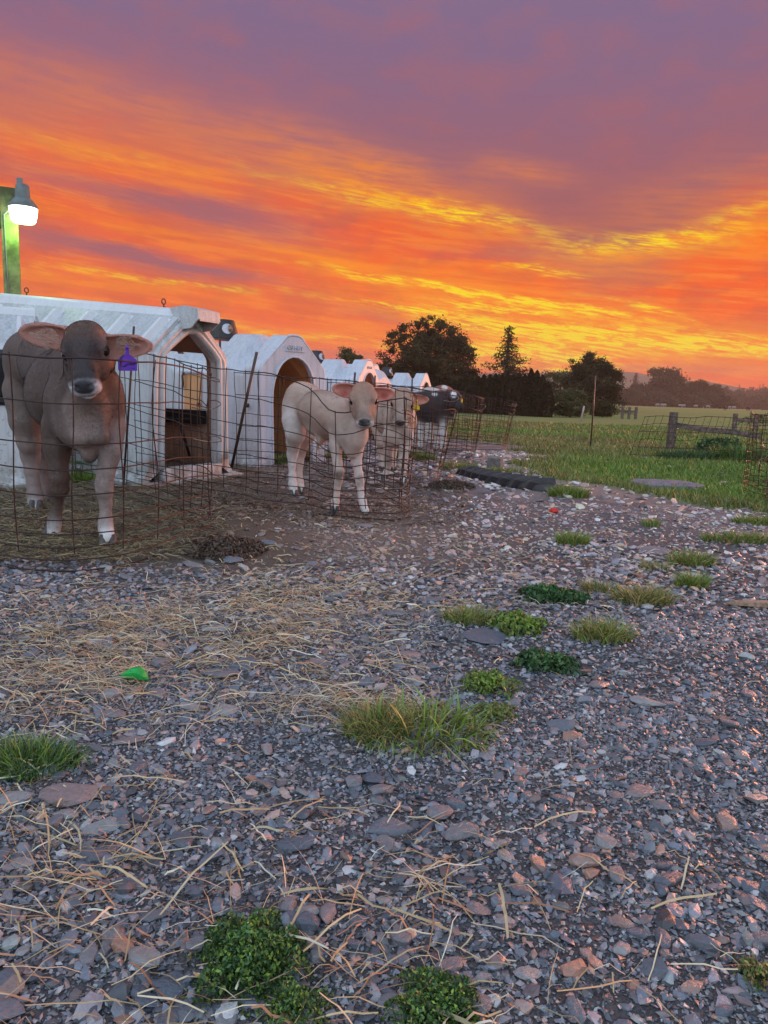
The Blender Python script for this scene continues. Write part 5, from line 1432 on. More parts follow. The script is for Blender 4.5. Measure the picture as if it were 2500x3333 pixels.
hu = list(np.linspace(1795, 1395, 22)); ordn = ['first', 'second', 'third', 'fourth', 'fifth', 'sixth', 'seventh', 'eighth', 'ninth', 'tenth', 'eleventh', 'twelfth', 'thirteenth', 'fourteenth', 'fifteenth', 'sixteenth', 'seventeenth', 'eighteenth', 'nineteenth', 'twentieth', 'twenty-first', 'twenty-second']
for k, u in enumerate(hu):
    Y = 35.4 + k * 0.22; x, y = at(u - 14, Y)
    s = [0.80, 0.96, 1.06, 1.10, 0.97, 1.0, 0.96, 1.0, 0.95, 0.98, 0.96, 0.96, 0.92, 0.88, 0.94, 0.86, 0.82, 0.86, 0.80, 0.82, 0.84, 0.8][k]
    o = thing('columnar_cedar', 'dark columnar cedar, %s from the right end of the hedge' % ordn[k], 'tree', (x, y, 0), random.random() * 6, 'columnar cedars of the hedge')
    o.scale = (1.0, 1.0, s)
    link('crown', CM[k % 3], o); link('trunk', TM, o)
# low trees and shrubs right of the hedge
tree('pale_tree', 'paler olive tree half hidden between the hedge and the dark round tree', at(1822, 64), (0, 0, 1.9), (1.7, 1.4, 1.7), 120, 60, 0.22, 0.07, M_LEAF3, 21, 0.4, 0.12)
tree('round_tree', 'dark round tree with a twiggy top beyond the slim pole', at(1930, 60), (0, 0, 2.55), (2.15, 2.0, 1.75), 300, 85, 0.22, 0.07, M_LEAF, 22, 0.5, 0.22, extra=(((0.9, 0, 1.2), (1.3, 1.2, 1.2), 80), ((-0.55, 0, 4.15), (0.28, 0.28, 0.5), 14)), nb=12)
tree('weeping_shrub', 'dark drooping shrub in front of the round tree', at(1925, 46), (0, 0, 1.25), (0.85, 0.7, 1.15), 130, 80, 0.13, 0.05, M_LEAF2, 23, 0.2, 0.08, 'shrub')
tree('leafy_bush', 'grey-green bush at the foot of the round tree', at(1858, 37), (0, 0, 0.72), (0.95, 0.8, 0.72), 170, 80, 0.12, 0.04, M_LEAF3, 24, 0.1, 0.06, 'bush', low=-0.95)
tree('leafy_bush', 'low dark bush right of the grey-green one', at(1965, 40), (0, 0, 0.45), (0.6, 0.5, 0.5), 90, 70, 0.12, 0.04, M_LEAF, 25, 0.1, 0.06, 'bush', low=-0.95)
tree('small_tree', 'small airy tree with sky showing through, above the hutch roofs', at(1140, 42), (0, 0, 2.7), (0.72, 0.7, 0.42), 46, 55, 0.10, 0.045, M_LEAF3, 26, 1.6, 0.06, extra=(((-0.25, 0, 3.05), (0.33, 0.3, 0.28), 20),), shell=0.3)
tree('small_tree', 'tiny treetop peeping over the ribbed hutch roof', at(530, 40), (0, 0, 4.6), (0.22, 0.2, 0.30), 14, 30, 0.08, 0.05, M_LEAF3, 27, 3.5, 0.05)
tree('small_tree', 'low bushy tree left of the airy one, behind the hutches', at(1100, 44), (0, 0, 2.3), (0.5, 0.5, 0.4), 26, 50, 0.12, 0.05, M_LEAF, 28, 1.4, 0.06)
# the far belt
TG = 'trees at the far side of the meadow'
def far_tree(label, u, Y, top_v, wpx, seed, mat=M_LEAF, kind='far_tree', tall=1.0):
    Y *= 2.2; x, y = at(u, Y); H = P(u, top_v, Y).z; R = size_at(wpx / 2, Y)
    return tree(kind, label, (x, y), (0, 0, H * 0.52), (R, R * 0.8, H * 0.46), int(130 * tall), 60, R * 0.13, R * 0.05 + 0.03, mat, seed, H * 0.15, R * 0.06, group=TG, low=-0.95, nb=6, lump=0.34)
far_tree('tall broad dark tree in the middle of the far belt', 2170, 130, 1196, 120, 41, tall=2.0)
far_tree('dark tree left of the tallest one in the far belt', 2095, 136, 1250, 96, 42, tall=1.2)
far_tree('rounded dark tree right of the tallest one in the far belt', 2266, 132, 1232, 84, 43, tall=1.3)
far_tree('slim round-topped tree at the right end of the dark belt', 2325, 140, 1246, 60, 44)
far_tree('low wide tree below the right end of the dark belt', 2345, 128, 1290, 90, 45, tall=1.2)
far_tree('low dark tree beside the round tree at the left of the belt', 2030, 120, 1262, 80, 46)
far_tree('low tree at the foot of the tallest one', 2120, 126, 1278, 130, 47, tall=1.2)
far_tree('low tree under the rounded one', 2230, 126, 1290, 130, 48, tall=1.2)
spruce('slim conifer tip between two round trees of the far belt', at(2064, 303), P(2064, 1212, 303).z, 4.4, 51, M_LEAF, group=TG)
for k, (u, Y, tv, wpx, lab) in enumerate([(2350, 215, 1250, 60, 'hazy poplar-like tree just right of the dark belt'), (2395, 230, 1268, 90, 'hazy rounded tree, left one of the misty wood'), (2440, 240, 1262, 80, 'hazy rounded tree in the middle of the misty wood'), (2490, 235, 1262, 90, 'hazy tree cut by the right picture edge'), (2425, 190, 1288, 110, 'low hazy tree in front of the misty wood'), (2485, 185, 1290, 90, 'low hazy tree by the right picture edge'), (2380, 180, 1300, 90, 'low hazy shrubby tree beside the end of the dark belt')]):
    far_tree(lab, u, Y, tv, wpx, 60 + k, tall=0.9)
for k, (u, tv) in enumerate([(2402, 1250), (2412, 1258), (2448, 1256), (2468, 1250), (2480, 1246), (2496, 1252)]):
    spruce(['tallest misty conifer tip left of the gap', 'short misty conifer beside the tallest tip', 'misty conifer right of the gap', 'misty conifer third from the right edge', 'misty conifer second from the right edge', 'misty conifer at the right edge'][k], at(u, 520), P(u, tv, 520).z, 5.4, 70 + k, M_LEAF, group=TG, dens=0.5)
# wood that closes the view far left and right (reads as one mass)
rg = np.random.default_rng(90); PT = []
for k in range(420):
    a_ = rg.random(); u = rg.choice([rg.uniform(-1800, 560), rg.uniform(2540, 4300)])
    Y = 420 + 120 * rg.random(); x = P(u, 1300, Y).x; H = 12 + 12 * vnoise(u * 0.01, 0, 1, 3)
    q = rg.normal(size=(55, 3)) * [5.2, 4.0, 1.0] + [x, Y, 0]; q[:, 2] = np.abs(rg.random(55)) * H; PT.append(q)
PT = np.concatenate(PT); V, F_ = leaves(PT, 1.4, rg)
o = link('distant_wood', fast_mesh('distant_wood', V, F_, 4, (0.6 + 0.8 * rg.random(len(V) // 4)).repeat(4)[:, None] * np.ones(3)), None, 0, 'stuff', M_LEAF)
tag(o, 'misty far wood closing the meadow beyond the picture sides', 'wood')

# ------------------------------------------------------------------ stones
def stone_variants(n, seed, sub=True):
    rg = np.random.default_rng(seed); out = []
    t = (1 + 5 ** 0.5) / 2
    ico = np.array([(-1, t, 0), (1, t, 0), (-1, -t, 0), (1, -t, 0), (0, -1, t), (0, 1, t), (0, -1, -t), (0, 1, -t), (t, 0, -1), (t, 0, 1), (-t, 0, -1), (-t, 0, 1)]) / math.hypot(1, t)
    fi = np.array([(0, 11, 5), (0, 5, 1), (0, 1, 7), (0, 7, 10), (0, 10, 11), (1, 5, 9), (5, 11, 4), (11, 10, 2), (10, 7, 6), (7, 1, 8), (3, 9, 4), (3, 4, 2), (3, 2, 6), (3, 6, 8), (3, 8, 9), (4, 9, 5), (2, 4, 11), (6, 2, 10), (8, 6, 7), (9, 8, 1)])
    for k in range(n):
        q = np.linalg.qr(rg.normal(size=(3, 3)))[0]; v = ico @ q
        v = v * (0.78 + 0.5 * rg.random((12, 1)))
        el_ = 0.95 + 0.9 * rg.random(); fl = 0.30 + 0.38 * rg.random()
        v = v * [0.5 * el_ ** 0.5, 0.5 / el_ ** 0.5, 0.5 * fl]
        top = v[:, 2].max() * (0.55 + 0.3 * rg.random()); v[:, 2] = np.minimum(v[:, 2], top + 0.12 * (v[:, 2] - top))   # split top face
        out.append(v)
    return out, fi


SV, SF = stone_variants(28, 4)
# plainer chips for the fines: eight faces
_r = np.random.default_rng(9); OV = []
for _k in range(24):
    _v = np.array([(1, 0, 0), (0, 1, 0), (-1, 0, 0), (0, -1, 0), (0, 0, 1), (0, 0, -1)], float) * (0.75 + 0.5 * _r.random((6, 1)))
    _v[:4] += _r.normal(size=(4, 3)) * 0.16; _v[4] += _r.normal(size=3) * 0.35 * [1, 1, 0.2]
    OV.append(_v * [0.56 + 0.14 * _r.random(), 0.42 + 0.12 * _r.random(), 0.20 + 0.16 * _r.random()])
OF = np.array([(0, 1, 4), (1, 2, 4), (2, 3, 4), (3, 0, 4), (1, 0, 5), (2, 1, 5), (3, 2, 5), (0, 3, 5)])
PAL = np.array([(0.115, 0.135, 0.165), (0.160, 0.175, 0.200), (0.215, 0.205, 0.215), (0.26, 0.21, 0.21), (0.34, 0.335, 0.33), (0.46, 0.25, 0.18), (0.34, 0.235, 0.20), (0.070, 0.075, 0.085), (0.24, 0.26, 0.25)])
PW = np.array([0.24, 0.24, 0.15, 0.07, 0.10, 0.035, 0.045, 0.08, 0.05]); PW /= PW.sum()


def stone_batch(x, y, size, rg, sink=0.22, tilt=0.28, pink=0.0, octa=False):
    SV, SF = (OV, OF) if octa else (globals()['SV'], globals()['SF']); nv = 6 if octa else 12
    n = len(x); k = rg.integers(0, len(SV), n); T = np.array(SV)[k]                      # n,12,3
    a_ = rg.random(n) * 2 * PI; tx, ty = rg.normal(size=(2, n)) * tilt
    ca, sa = np.cos(a_), np.sin(a_)
    v = T * size[:, None, None] * (0.85 + 0.3 * rg.random((n, 1, 3)))
    z = v[..., 2] + v[..., 0] * tx[:, None] + v[..., 1] * ty[:, None]
    X = v[..., 0] * ca[:, None] - v[..., 1] * sa[:, None] + x[:, None]; Y = v[..., 0] * sa[:, None] + v[..., 1] * ca[:, None] + y[:, None]
    Z = z + hgt(x, y)[:, None] + size[:, None] * (0.42 - sink) * 0.6
    V = np.stack([X, Y, Z], -1).reshape(-1, 3)
    F_ = (np.arange(n)[:, None, None] * nv + SF[None]).reshape(-1, 3)
    pw = PW.copy(); pw[[3, 5, 6]] *= 1 + pink; pw /= pw.sum()
    c = PAL[rg.choice(len(PAL), n, p=pw)] * (0.55 + 1.45 * rg.random((n, 1)) ** 1.5)
    bz = ((1 - sstep(x * 1.35 + y * 0.30, 0.9, 2.3)) * sstep(y, 3.0, 3.7))[:, None]; c = c * (1 - bz * 0.6) + bz * 0.6 * np.array([0.20, 0.145, 0.12])
    # low sunset light glancing off the track, put into the stone colour: warmer, paler
    wk = (sstep(y, 2.2, 4.5) * sstep(x, -1.2, 0.6))[:, None]; c = np.minimum(c * (1 + wk * np.array([1.15, 0.75, 0.55])), 0.72)
    return V, F_, c.repeat(nv, 0)


def density(x, y):
    """where stones lie open: fewer in the pens, none in the grass"""
    pen = sstep(0.95 - (x * 1.35 + y * 0.30), 0.0, 0.7) * sstep(y, 2.95, 3.3)
    d = (1 - 0.93 * pen) * (1 - grass_mask(x, y) * 0.97)
    br = sstep(fbm(x * 0.8, y * 0.35, 1.0, 3, 12), 0.42, 0.58) * sstep(y, 2.6, 4.5)
    bz = (1 - sstep(x * 1.35 + y * 0.30, 0.9, 2.2)) * sstep(y, 3.0, 3.7)
    return d * (1 - 0.5 * bz) * (1 - 0.7 * br) * (0.72 + 0.4 * sstep(fbm(x, y, 2.6, 3, 7), 0.36, 0.56))


def scatter_side(y0, y1, per_m2, rg, m=1.5):
    n = int((y1 - y0) * 2 * m * per_m2); y = rg.uniform(y0, y1, n); s = rg.random(n) < 0.5; x = (0.60 * np.maximum(y, 0.62) + 0.13 + rg.random(n) * m) * np.where(s, 1, -1)
    k = rg.random(n) < density(x, y); return x[k], y[k]


def scatter(y0, y1, per_m2, rg, wide=0.60):
    A = wide * (y1 ** 2 - y0 ** 2) + 0.3 * (y1 - y0); n = int(A * per_m2)
    y = np.sqrt(rg.random(n) * (y1 ** 2 - y0 ** 2) + y0 ** 2); x = (rg.random(n) * 2 - 1) * (wide * y + 0.15)
    k = rg.random(n) < density(x, y); return x[k], y[k]


rg = np.random.default_rng(77); VS, FS, CS = [], [], []
o = 0
for (y0, y1, d, s0, s1, sink, pink) in ((0.62, 1.9, 24000, 0.0035, 0.008, 0.10, 0), (0.62, 2.6, 9500, 0.007, 0.014, 0.16, 0), (0.62, 3.2, 1000, 0.014, 0.027, 0.24, 0.2), (0.62, 4.2, 60, 0.028, 0.045, 0.28, 0.3),
                                          (2.4, 5.6, 2100, 0.011, 0.026, 0.22, 0.9), (3.0, 8.0, 190, 0.028, 0.055, 0.25, 0.9), (5.0, 11.0, 100, 0.04, 0.085, 0.25, 0.9)):  # far tiers are pinker: sunset sheen put into the colour
    x, y = scatter(y0, y1, d, rg); s = s0 * (s1 / s0) ** (rg.random(len(x)) ** 1.3)
    V, F_, c = stone_batch(x, y, s, rg, sink, 0.25, pink, s1 < 0.015); VS.append(V); FS.append(F_ + o); CS.append(c); o += len(V)
for (y0, y1, d, s0, s1) in ((0.1, 5.0, 1300, 0.012, 0.026), (0.1, 5.5, 260, 0.024, 0.05)):
    x, y = scatter_side(y0, y1, d, rg); s = s0 * (s1 / s0) ** rg.random(len(x)); V, F_, c = stone_batch(x, y, s, rg, 0.2, 0.25, 0.3, s1 < 0.03); VS.append(V); FS.append(F_ + o); CS.append(c); o += len(V)
V = np.concatenate(VS); F_ = np.concatenate(FS); C = np.concatenate(CS)
m, n, b = new_mat('crushed_stone'); t = attr(n, 'tint'); p_ = geopos(n)
nz = n.noise(p_, 120, 4, 0.7); nz2 = n.noise(p_, 28, 3, 0.6)
c_ = n.mix(1.0, t, n.mix(nz, (0.62, 0.62, 0.64), (1.42, 1.38, 1.36)), 'MULTIPLY')
n.put(b.inputs['Base Color'], n.mix(n.smooth(nz2, 0.60, 0.72) * 0.5, c_, (0.33, 0.20, 0.15)))
b.inputs['Roughness'].default_value = 0.33; b.inputs['Specular IOR Level'].default_value = 0.75; bump(n, b, nz, 0.7, 0.003); M_GRAVEL = m
g_ = link('gravel', fast_mesh('gravel', V, F_, 3, C), None, 0, 'stuff', m)
tag(g_, 'crushed grey and pinkish stone chips covering the yard', 'gravel')
# the stones one can pick out: separate pieces of the ground
m, n, b = new_mat('stone'); oi = n.new('ShaderNodeObjectInfo'); p_ = objco(n)
nz = n.noise(geopos(n), 95, 5, 0.7); nz2 = n.noise(geopos(n), 24, 3, 0.6)
base = n.ramp(E(n, oi.outputs['Random']), [(0, PAL[0]), (0.2, PAL[1]), (0.38, PAL[2]), (0.55, PAL[3]), (0.62, PAL[4] * 0.9), (0.74, PAL[0]), (0.86, PAL[6]), (0.91, PAL[1]), (0.985, PAL[5])], 'CONSTANT')
c_ = n.mix(1.0, base, n.mix(nz, (0.55, 0.56, 0.6), (1.5, 1.45, 1.42)), 'MULTIPLY')
n.put(b.inputs['Base Color'], n.mix(n.smooth(nz2, 0.58, 0.70) * 0.55, c_, (0.36, 0.22, 0.17)))
b.inputs['Roughness'].default_value = 0.36; b.inputs['Specular IOR Level'].default_value = 0.7; bump(n, b, nz, 1.0, 0.005); M_STONE = m
SM = []
def big_stone_mesh(seed):
    """chunky split stone: icosphere cut by a few flat planes"""
    rg_ = np.random.default_rng(seed); bm = bmesh.new(); bmesh.ops.create_icosphere(bm, subdivisions=2, radius=0.5)
    cuts = []
    for k in range(9):
        d = rg_.normal(size=3); d[2] *= 0.7; d /= np.linalg.norm(d); cuts.append((d, 0.27 + 0.16 * rg_.random()))
    cuts.append((np.array([0.1, 0.05, 0.99]), 0.30))
    el_ = 1.0 + 0.7 * rg_.random(); fl = 0.42 + 0.35 * rg_.random()
    for v in bm.verts:
        p = np.array(v.co)
        for d, h in cuts:
            q = p @ d
            if q > h: p = p - d * (q - h) * 0.96
        p = p + rg_.normal(size=3) * 0.008
        v.co = (p[0] * el_, p[1] / el_ ** 0.3, p[2] * fl)
    me_ = bpy.data.meshes.new('stone'); bm.to_mesh(me_); bm.free(); me_.materials.append(M_STONE); return me_
SM = [big_stone_mesh(200 + k) for k in range(22)]
def put_stone(x, y, s, rz, sz=1.0, k=None):
    so = bpy.data.objects.new('stone', SM[random.randrange(22) if k is None else k]); COL.objects.link(so); so.parent = ground
    so.location = (x, y, float(hgt(x, y)) + 0.16 * s * sz); so.rotation_euler = (random.gauss(0, 0.10), random.gauss(0, 0.10), rz); so.scale = (s, s, s * sz)
placed = [(1590, 2085, 165, 0.34), (230, 2590, 150, 0.8), (215, 2645, 70, 0.9), (1150, 2535, 62, 1.2), (1240, 2560, 70, 1.1), (960, 2735, 95, 0.8), (305, 2775, 80, 1.0), (1195, 2225, 70, 0.8), (1435, 2640, 90, 0.9), (1270, 2680, 110, 0.6), (465, 3095, 90, 1.1), (640, 3060, 90, 0.9), (1560, 3250, 75, 0.8), (1900, 2800, 90, 0.8), (2080, 2560, 90, 0.6), (2120, 2290, 100, 0.55), (2180, 2860, 80, 1.0), (1480, 2610, 60, 0.9), (70, 2800, 60, 0.9), (1690, 2900, 70, 0.8), (360, 2270, 75, 1.0), (200, 2230, 105, 0.6), (330, 2200, 90, 0.6), (720, 2195, 110, 0.6), (370, 2330, 70, 0.8), (730, 2310, 90, 0.6), (1040, 2160, 60, 0.9), (620, 2300, 60, 0.9), (785, 2165, 110, 0.6), (630, 1835, 60, 0.6), (760, 1825, 70, 0.7), (705, 2050, 80, 0.7), (870, 1775, 50, 0.8), (1180, 1712, 70, 0.4), (2130, 1790, 100, 0.35), (1100, 1940, 70, 0.6), (960, 1960, 60, 0.5), (1300, 2000, 80, 0.5), (1400, 1960, 70, 0.5), (1330, 2140, 70, 0.6), (40, 2590, 80, 0.7), (0, 3200, 120, 0.5), (470, 3230, 70, 0.8), (2440, 2270, 70, 0.7), (2300, 2420, 70, 0.7), (1830, 2360, 80, 0.6), (1950, 2230, 70, 0.6), (2440, 2880, 70, 0.7), (1330, 2830, 60, 0.8), (1640, 3010, 55, 0.9), (1000, 2960, 70, 0.8)]
for i, (u, v, w, sz) in enumerate(placed):
    x, y = G(u, v); put_stone(x, y, size_at(w, math.hypot(y, CAM_H)) * 0.92, random.uniform(-0.5, 0.5), sz, i % 22)
rg = np.random.default_rng(5); cnt = len(placed)
while cnt < 296:
    u, v = rg.uniform(-20, 2520), 1700 + 1640 * rg.random() ** 0.8
    x, y = G(u, v)
    if rg.random() > density(np.array([x]), np.array([y]))[0]: continue
    put_stone(x, y, float(np.exp(rg.normal(math.log(0.019 + 0.006 * y), 0.33))), rg.random() * 6.28, 0.6 + 0.5 * rg.random()); cnt += 1

# ------------------------------------------------------------------ straw
def strips(x, y, L, w, rg, arc=0.4, lift=0.012, seg=4, base=None, ang=None, h0=0.004):
    n = len(x); a0 = rg.random(n) * 2 * PI if ang is None else ang
    cv = rg.normal(size=n) * arc; kink = np.where(rg.random(n) < 0.10, rg.normal(size=n) * 1.0, 0)
    P_ = []; px = x.copy(); py = y.copy(); a_ = a0.copy(); tl = rg.normal(size=n) * 0.5
    zl = rg.random(n) * lift; zs = rg.normal(size=n) * lift * 0.8
    for k in range(seg + 1):
        t = k / seg
        z = hgt(px, py) + h0 + zl + zs * (t - 0.5) + lift * 0.7 * np.sin(PI * t) * rg.random(n)
        z = np.maximum(z, hgt(px, py) + 0.002)
        ww = w * (0.75 + 0.25 * math.sin(PI * t)) * 0.5
        nx_ = -np.sin(a_); ny_ = np.cos(a_)
        P_.append(np.stack([px - nx_ * ww, py - ny_ * ww, z - ww * tl], 1)); P_.append(np.stack([px + nx_ * ww, py + ny_ * ww, z + ww * tl], 1))
        px = px + np.cos(a_) * L / seg; py = py + np.sin(a_) * L / seg; a_ = a_ + cv / seg + (kink if k == seg // 2 else 0)
    V = np.stack(P_, 1).reshape(-1, 3); m2 = 2 * (seg + 1)
    f = np.array([[2 * k, 2 * k + 1, 2 * k + 3, 2 * k + 2] for k in range(seg)])
    return V, (np.arange(n)[:, None, None] * m2 + f[None]).reshape(-1, 4), m2


SP = np.array([(0.74, 0.52, 0.27), (0.84, 0.67, 0.42), (0.60, 0.37, 0.18), (0.60, 0.27, 0.14), (0.52, 0.42, 0.22), (0.90, 0.80, 0.60)])
rg = np.random.default_rng(12); VS, FS, CS = [], [], []; o = 0
def straw_in(n, box, wfun, L, W_, arc=0.35, lift=0.014, tone=1.0, sk=1.0):
    global o
    u = rg.uniform(box[0], box[2], n); v = box[1] + (box[3] - box[1]) * rg.random(n) ** sk
    k = rg.random(n) < wfun(u, v); u, v = u[k], v[k]
    q = np.array([G(a_, b_) for a_, b_ in zip(u, v)]); x, y = q[:, 0], q[:, 1]
    ln = L[0] * (L[1] / L[0]) ** rg.random(len(x)); w = W_[0] + (W_[1] - W_[0]) * rg.random(len(x)) ** 2
    ang = rg.normal(size=len(x)) * 0.75 + np.where(rg.random(len(x)) < 0.5, 0, PI)
    V, F_, m2 = strips(x, y, ln, w, rg, arc, lift, 4, ang=ang)
    c = SP[rg.choice(6, len(x), p=[0.28, 0.24, 0.18, 0.08, 0.12, 0.10])] * (0.65 + 0.5 * rg.random((len(x), 1))) * tone
    VS.append(V); FS.append(F_ + o); CS.append(c.repeat(m2, 0)); o += len(V)
def blob(u, v, cu, cv, ru, rv): return np.exp(-((u - cu) / ru) ** 2 - ((v - cv) / rv) ** 2)
heavy = lambda u, v: np.clip(blob(u, v, 620, 2050, 560, 130) + 0.7 * blob(u, v, 900, 1950, 260, 90) + 0.5 * blob(u, v, 1150, 2290, 280, 60) + 0.5 * blob(u, v, 150, 2200, 300, 160), 0, 1) * (0.35 + 0.9 * sstep(vnoise(u * 0.012, v * 0.03, 1, 3), 0.3, 0.6))
straw_in(15500, (-100, 1820, 1500, 2420), heavy, (0.03, 0.14), (0.0009, 0.0028), arc=0.25, lift=0.018)
med = lambda u, v: np.clip(1.05 - u / 1900, 0.04, 1) * (0.3 + 0.7 * vnoise(u * 0.006, v * 0.009, 1, 6))
straw_in(1500, (-100, 1900, 2550, 3000), med, (0.03, 0.13), (0.0013, 0.0034), arc=0.18)
straw_in(620, (-100, 2550, 2550, 3380), lambda u, v: np.clip(1.15 - u / 2300, 0.10, 1), (0.03, 0.14), (0.0010, 0.0036), arc=0.25, lift=0.02)
straw_in(2200, (700, 1640, 2500, 2000), lambda u, v: np.clip(1.2 - np.abs(u - 1300) / 900, 0.15, 1), (0.02, 0.10), (0.002, 0.005))
m, n, b = new_mat('dry_straw'); n.put(b.inputs['Base Color'], n.mix(1.0, attr(n, 'tint'), n.mix(n.noise(geopos(n), 80, 3), (0.7, 0.7, 0.7), (1.15, 1.15, 1.15)), 'MULTIPLY')); b.inputs['Roughness'].default_value = 0.55; M_STRAW = m
s_ = link('straw', fast_mesh('straw', np.concatenate(VS), np.concatenate(FS), 4, np.concatenate(CS)), None, 0, 'stuff', m)
tag(s_, 'loose dry straw strewn over the gravel before the pens', 'straw')
# trodden bedding inside the pens
VS, FS, CS = [], [], []; o = 0
SP = np.array([(0.26, 0.19, 0.09), (0.34, 0.26, 0.13), (0.17, 0.12, 0.06), (0.14, 0.09, 0.05), (0.28, 0.25, 0.12), (0.42, 0.34, 0.2)])
straw_in(9500, (-150, 1560, 760, 1830), lambda u, v: np.clip(1.15 - np.clip((u - 420) / 330, 0, 1) * 0.9 - np.clip((v - 1760) / 90, 0, 1) * 0.8, 0, 1), (0.04, 0.16), (0.002, 0.005), arc=1.0, lift=0.018)
SP = np.array([(0.20, 0.12, 0.07), (0.28, 0.18, 0.11), (0.15, 0.09, 0.06), (0.12, 0.08, 0.05), (0.22, 0.15, 0.09), (0.36, 0.26, 0.18)])
straw_in(9000, (560, 1500, 1520, 1720), lambda u, v: np.clip(1 - np.clip((v - 1665) / 60, 0, 1), 0, 1), (0.02, 0.09), (0.003, 0.008), arc=1.0, lift=0.014)
s_ = link('bedding', fast_mesh('bedding', np.concatenate(VS), np.concatenate(FS), 4, np.concatenate(CS)), None, 0, 'stuff', M_STRAW)
tag(s_, 'trodden brown bedding on the floor of the pens', 'bedding')
# a few long bent blades one can pick out
for i, (u, v, L, w, rz, lab) in enumerate([(1545, 2850, 0.105, 0.008, 0.85, 'broad pale dry blade lying diagonally on the gravel, largest right of centre'), (500, 2380, 0.055, 0.009, 1.15, 'short broad pale dry blade below the green plastic piece'), (350, 2545, 0.16, 0.004, -0.06, 'long straight straw stem lying right of the left grass tuft'), (520, 2975, 0.17, 0.004, 1.25, 'long straw stem standing diagonally left of the leafy plant'), (1650, 3100, 0.12, 0.004, 1.5, 'curved pale stem right of the lower leafy plant')]):
    x, y = G(u, v); V, F_, m2 = strips(np.array([x]), np.array([y]), np.array([L]), np.array([w]), rg, 0.15, 0.012, 6, ang=np.array([rz]))
    V = V - [x, y, 0]; V[:, 2] += 0.010
    so = link('dry_blade', fast_mesh('dry_blade', V, F_, 4, np.tile((0.74, 0.58, 0.34), (len(V), 1))), None, 0, None, M_STRAW); so.location = (x, y, 0); tag(so, lab, 'straw', 'long dry blades on the gravel')

# ------------------------------------------------------------------ grass and weeds
def blades(cx, cy, R, n, L, w, rg, lean=0.6, cols=None, seg=3, elong=1.0, core=0.5, z=None):
    a_ = rg.random(n) * 2 * PI; r = R * rg.random(n) ** core
    x = cx + np.cos(a_) * r * elong; y = cy + np.sin(a_) * r
    ln = L[0] + (L[1] - L[0]) * rg.random(n); le = lean * (0.25 + 0.75 * r / R) + rg.normal(size=n) * 0.22
    az_ = a_ + rg.normal(size=n) * 1.1; wd = (w[0] + (w[1] - w[0]) * rg.random(n))
    tw = rg.random(n) * PI; P_ = []; px, py = x.copy(), y.copy(); pz = hgt(x, y) if z is None else np.full(n, z); ang = np.abs(le) * 0.4
    for k in range(seg + 1):
        t = k / seg; ww = wd * (1 - t ** 1.6) * 0.5 + 0.0002
        nx_, ny_ = np.cos(tw), np.sin(tw)
        P_.append(np.stack([px - nx_ * ww, py - ny_ * ww, pz], 1)); P_.append(np.stack([px + nx_ * ww, py + ny_ * ww, pz], 1))
        px = px + np.cos(az_) * np.sin(ang) * ln / seg; py = py + np.sin(az_) * np.sin(ang) * ln / seg; pz = pz + np.cos(ang) * ln / seg; ang = ang + np.abs(le) * 1.6 / seg
    V = np.stack(P_, 1).reshape(-1, 3); m2 = 2 * (seg + 1); f = np.array([[2 * k, 2 * k + 1, 2 * k + 3, 2 * k + 2] for k in range(seg)])
    F_ = (np.arange(n)[:, None, None] * m2 + f[None]).reshape(-1, 4)
    c = cols[rg.choice(len(cols), n)] * (0.7 + 0.6 * rg.random((n, 1)))
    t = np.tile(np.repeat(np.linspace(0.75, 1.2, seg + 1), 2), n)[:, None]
    return V, F_, c.repeat(m2, 0) * t


m, n, b = new_mat('grass_blades'); n.put(b.inputs['Base Color'], attr(n, 'tint')); b.inputs['Roughness'].default_value = 0.5
b.inputs['Transmission Weight'].default_value = 0.0; M_GRASS = m
GC = np.array([(0.165, 0.27, 0.035), (0.235, 0.35, 0.05), (0.115, 0.205, 0.03), (0.22, 0.26, 0.06), (0.30, 0.24, 0.08)])
GDARK = np.array([(0.045, 0.12, 0.035), (0.06, 0.15, 0.04), (0.035, 0.09, 0.03), (0.09, 0.17, 0.05)])
GDRY = np.array([(0.16, 0.22, 0.05), (0.34, 0.26, 0.09), (0.12, 0.19, 0.04), (0.40, 0.28, 0.10)])
GT = 'grass tufts growing through the gravel'


def tuft(label, u, v, wpx, n, L, w, cols=GC, lean=0.7, seed=0, name='grass_tuft', cat='grass tuft', elong=1.0, group=GT, extra=None):
    rg_ = np.random.default_rng(seed + 300); x, y = G(u, v); R = size_at(wpx / 2, math.hypot(y, CAM_H)) / max(elong, 1)
    V, F_, c = blades(x, y, R, n, L, w, rg_, lean, cols, elong=elong)
    if extra:
        n2, L2, w2, c2 = extra; V2, F2, c_2 = blades(x, y, R * 0.8, n2, L2, w2, rg_, 0.9, c2, seg=5, elong=elong); F_ = np.concatenate([F_, F2 + len(V)]) ; V = np.concatenate([V, V2]); c = np.concatenate([c, c_2])
    z0 = float(hgt(x, y)); V = V - [x, y, z0]
    so = link(name, fast_mesh(name, V, F_, 4, c), None, 0, None, M_GRASS); so.location = (x, y, z0); return tag(so, label, cat, group)


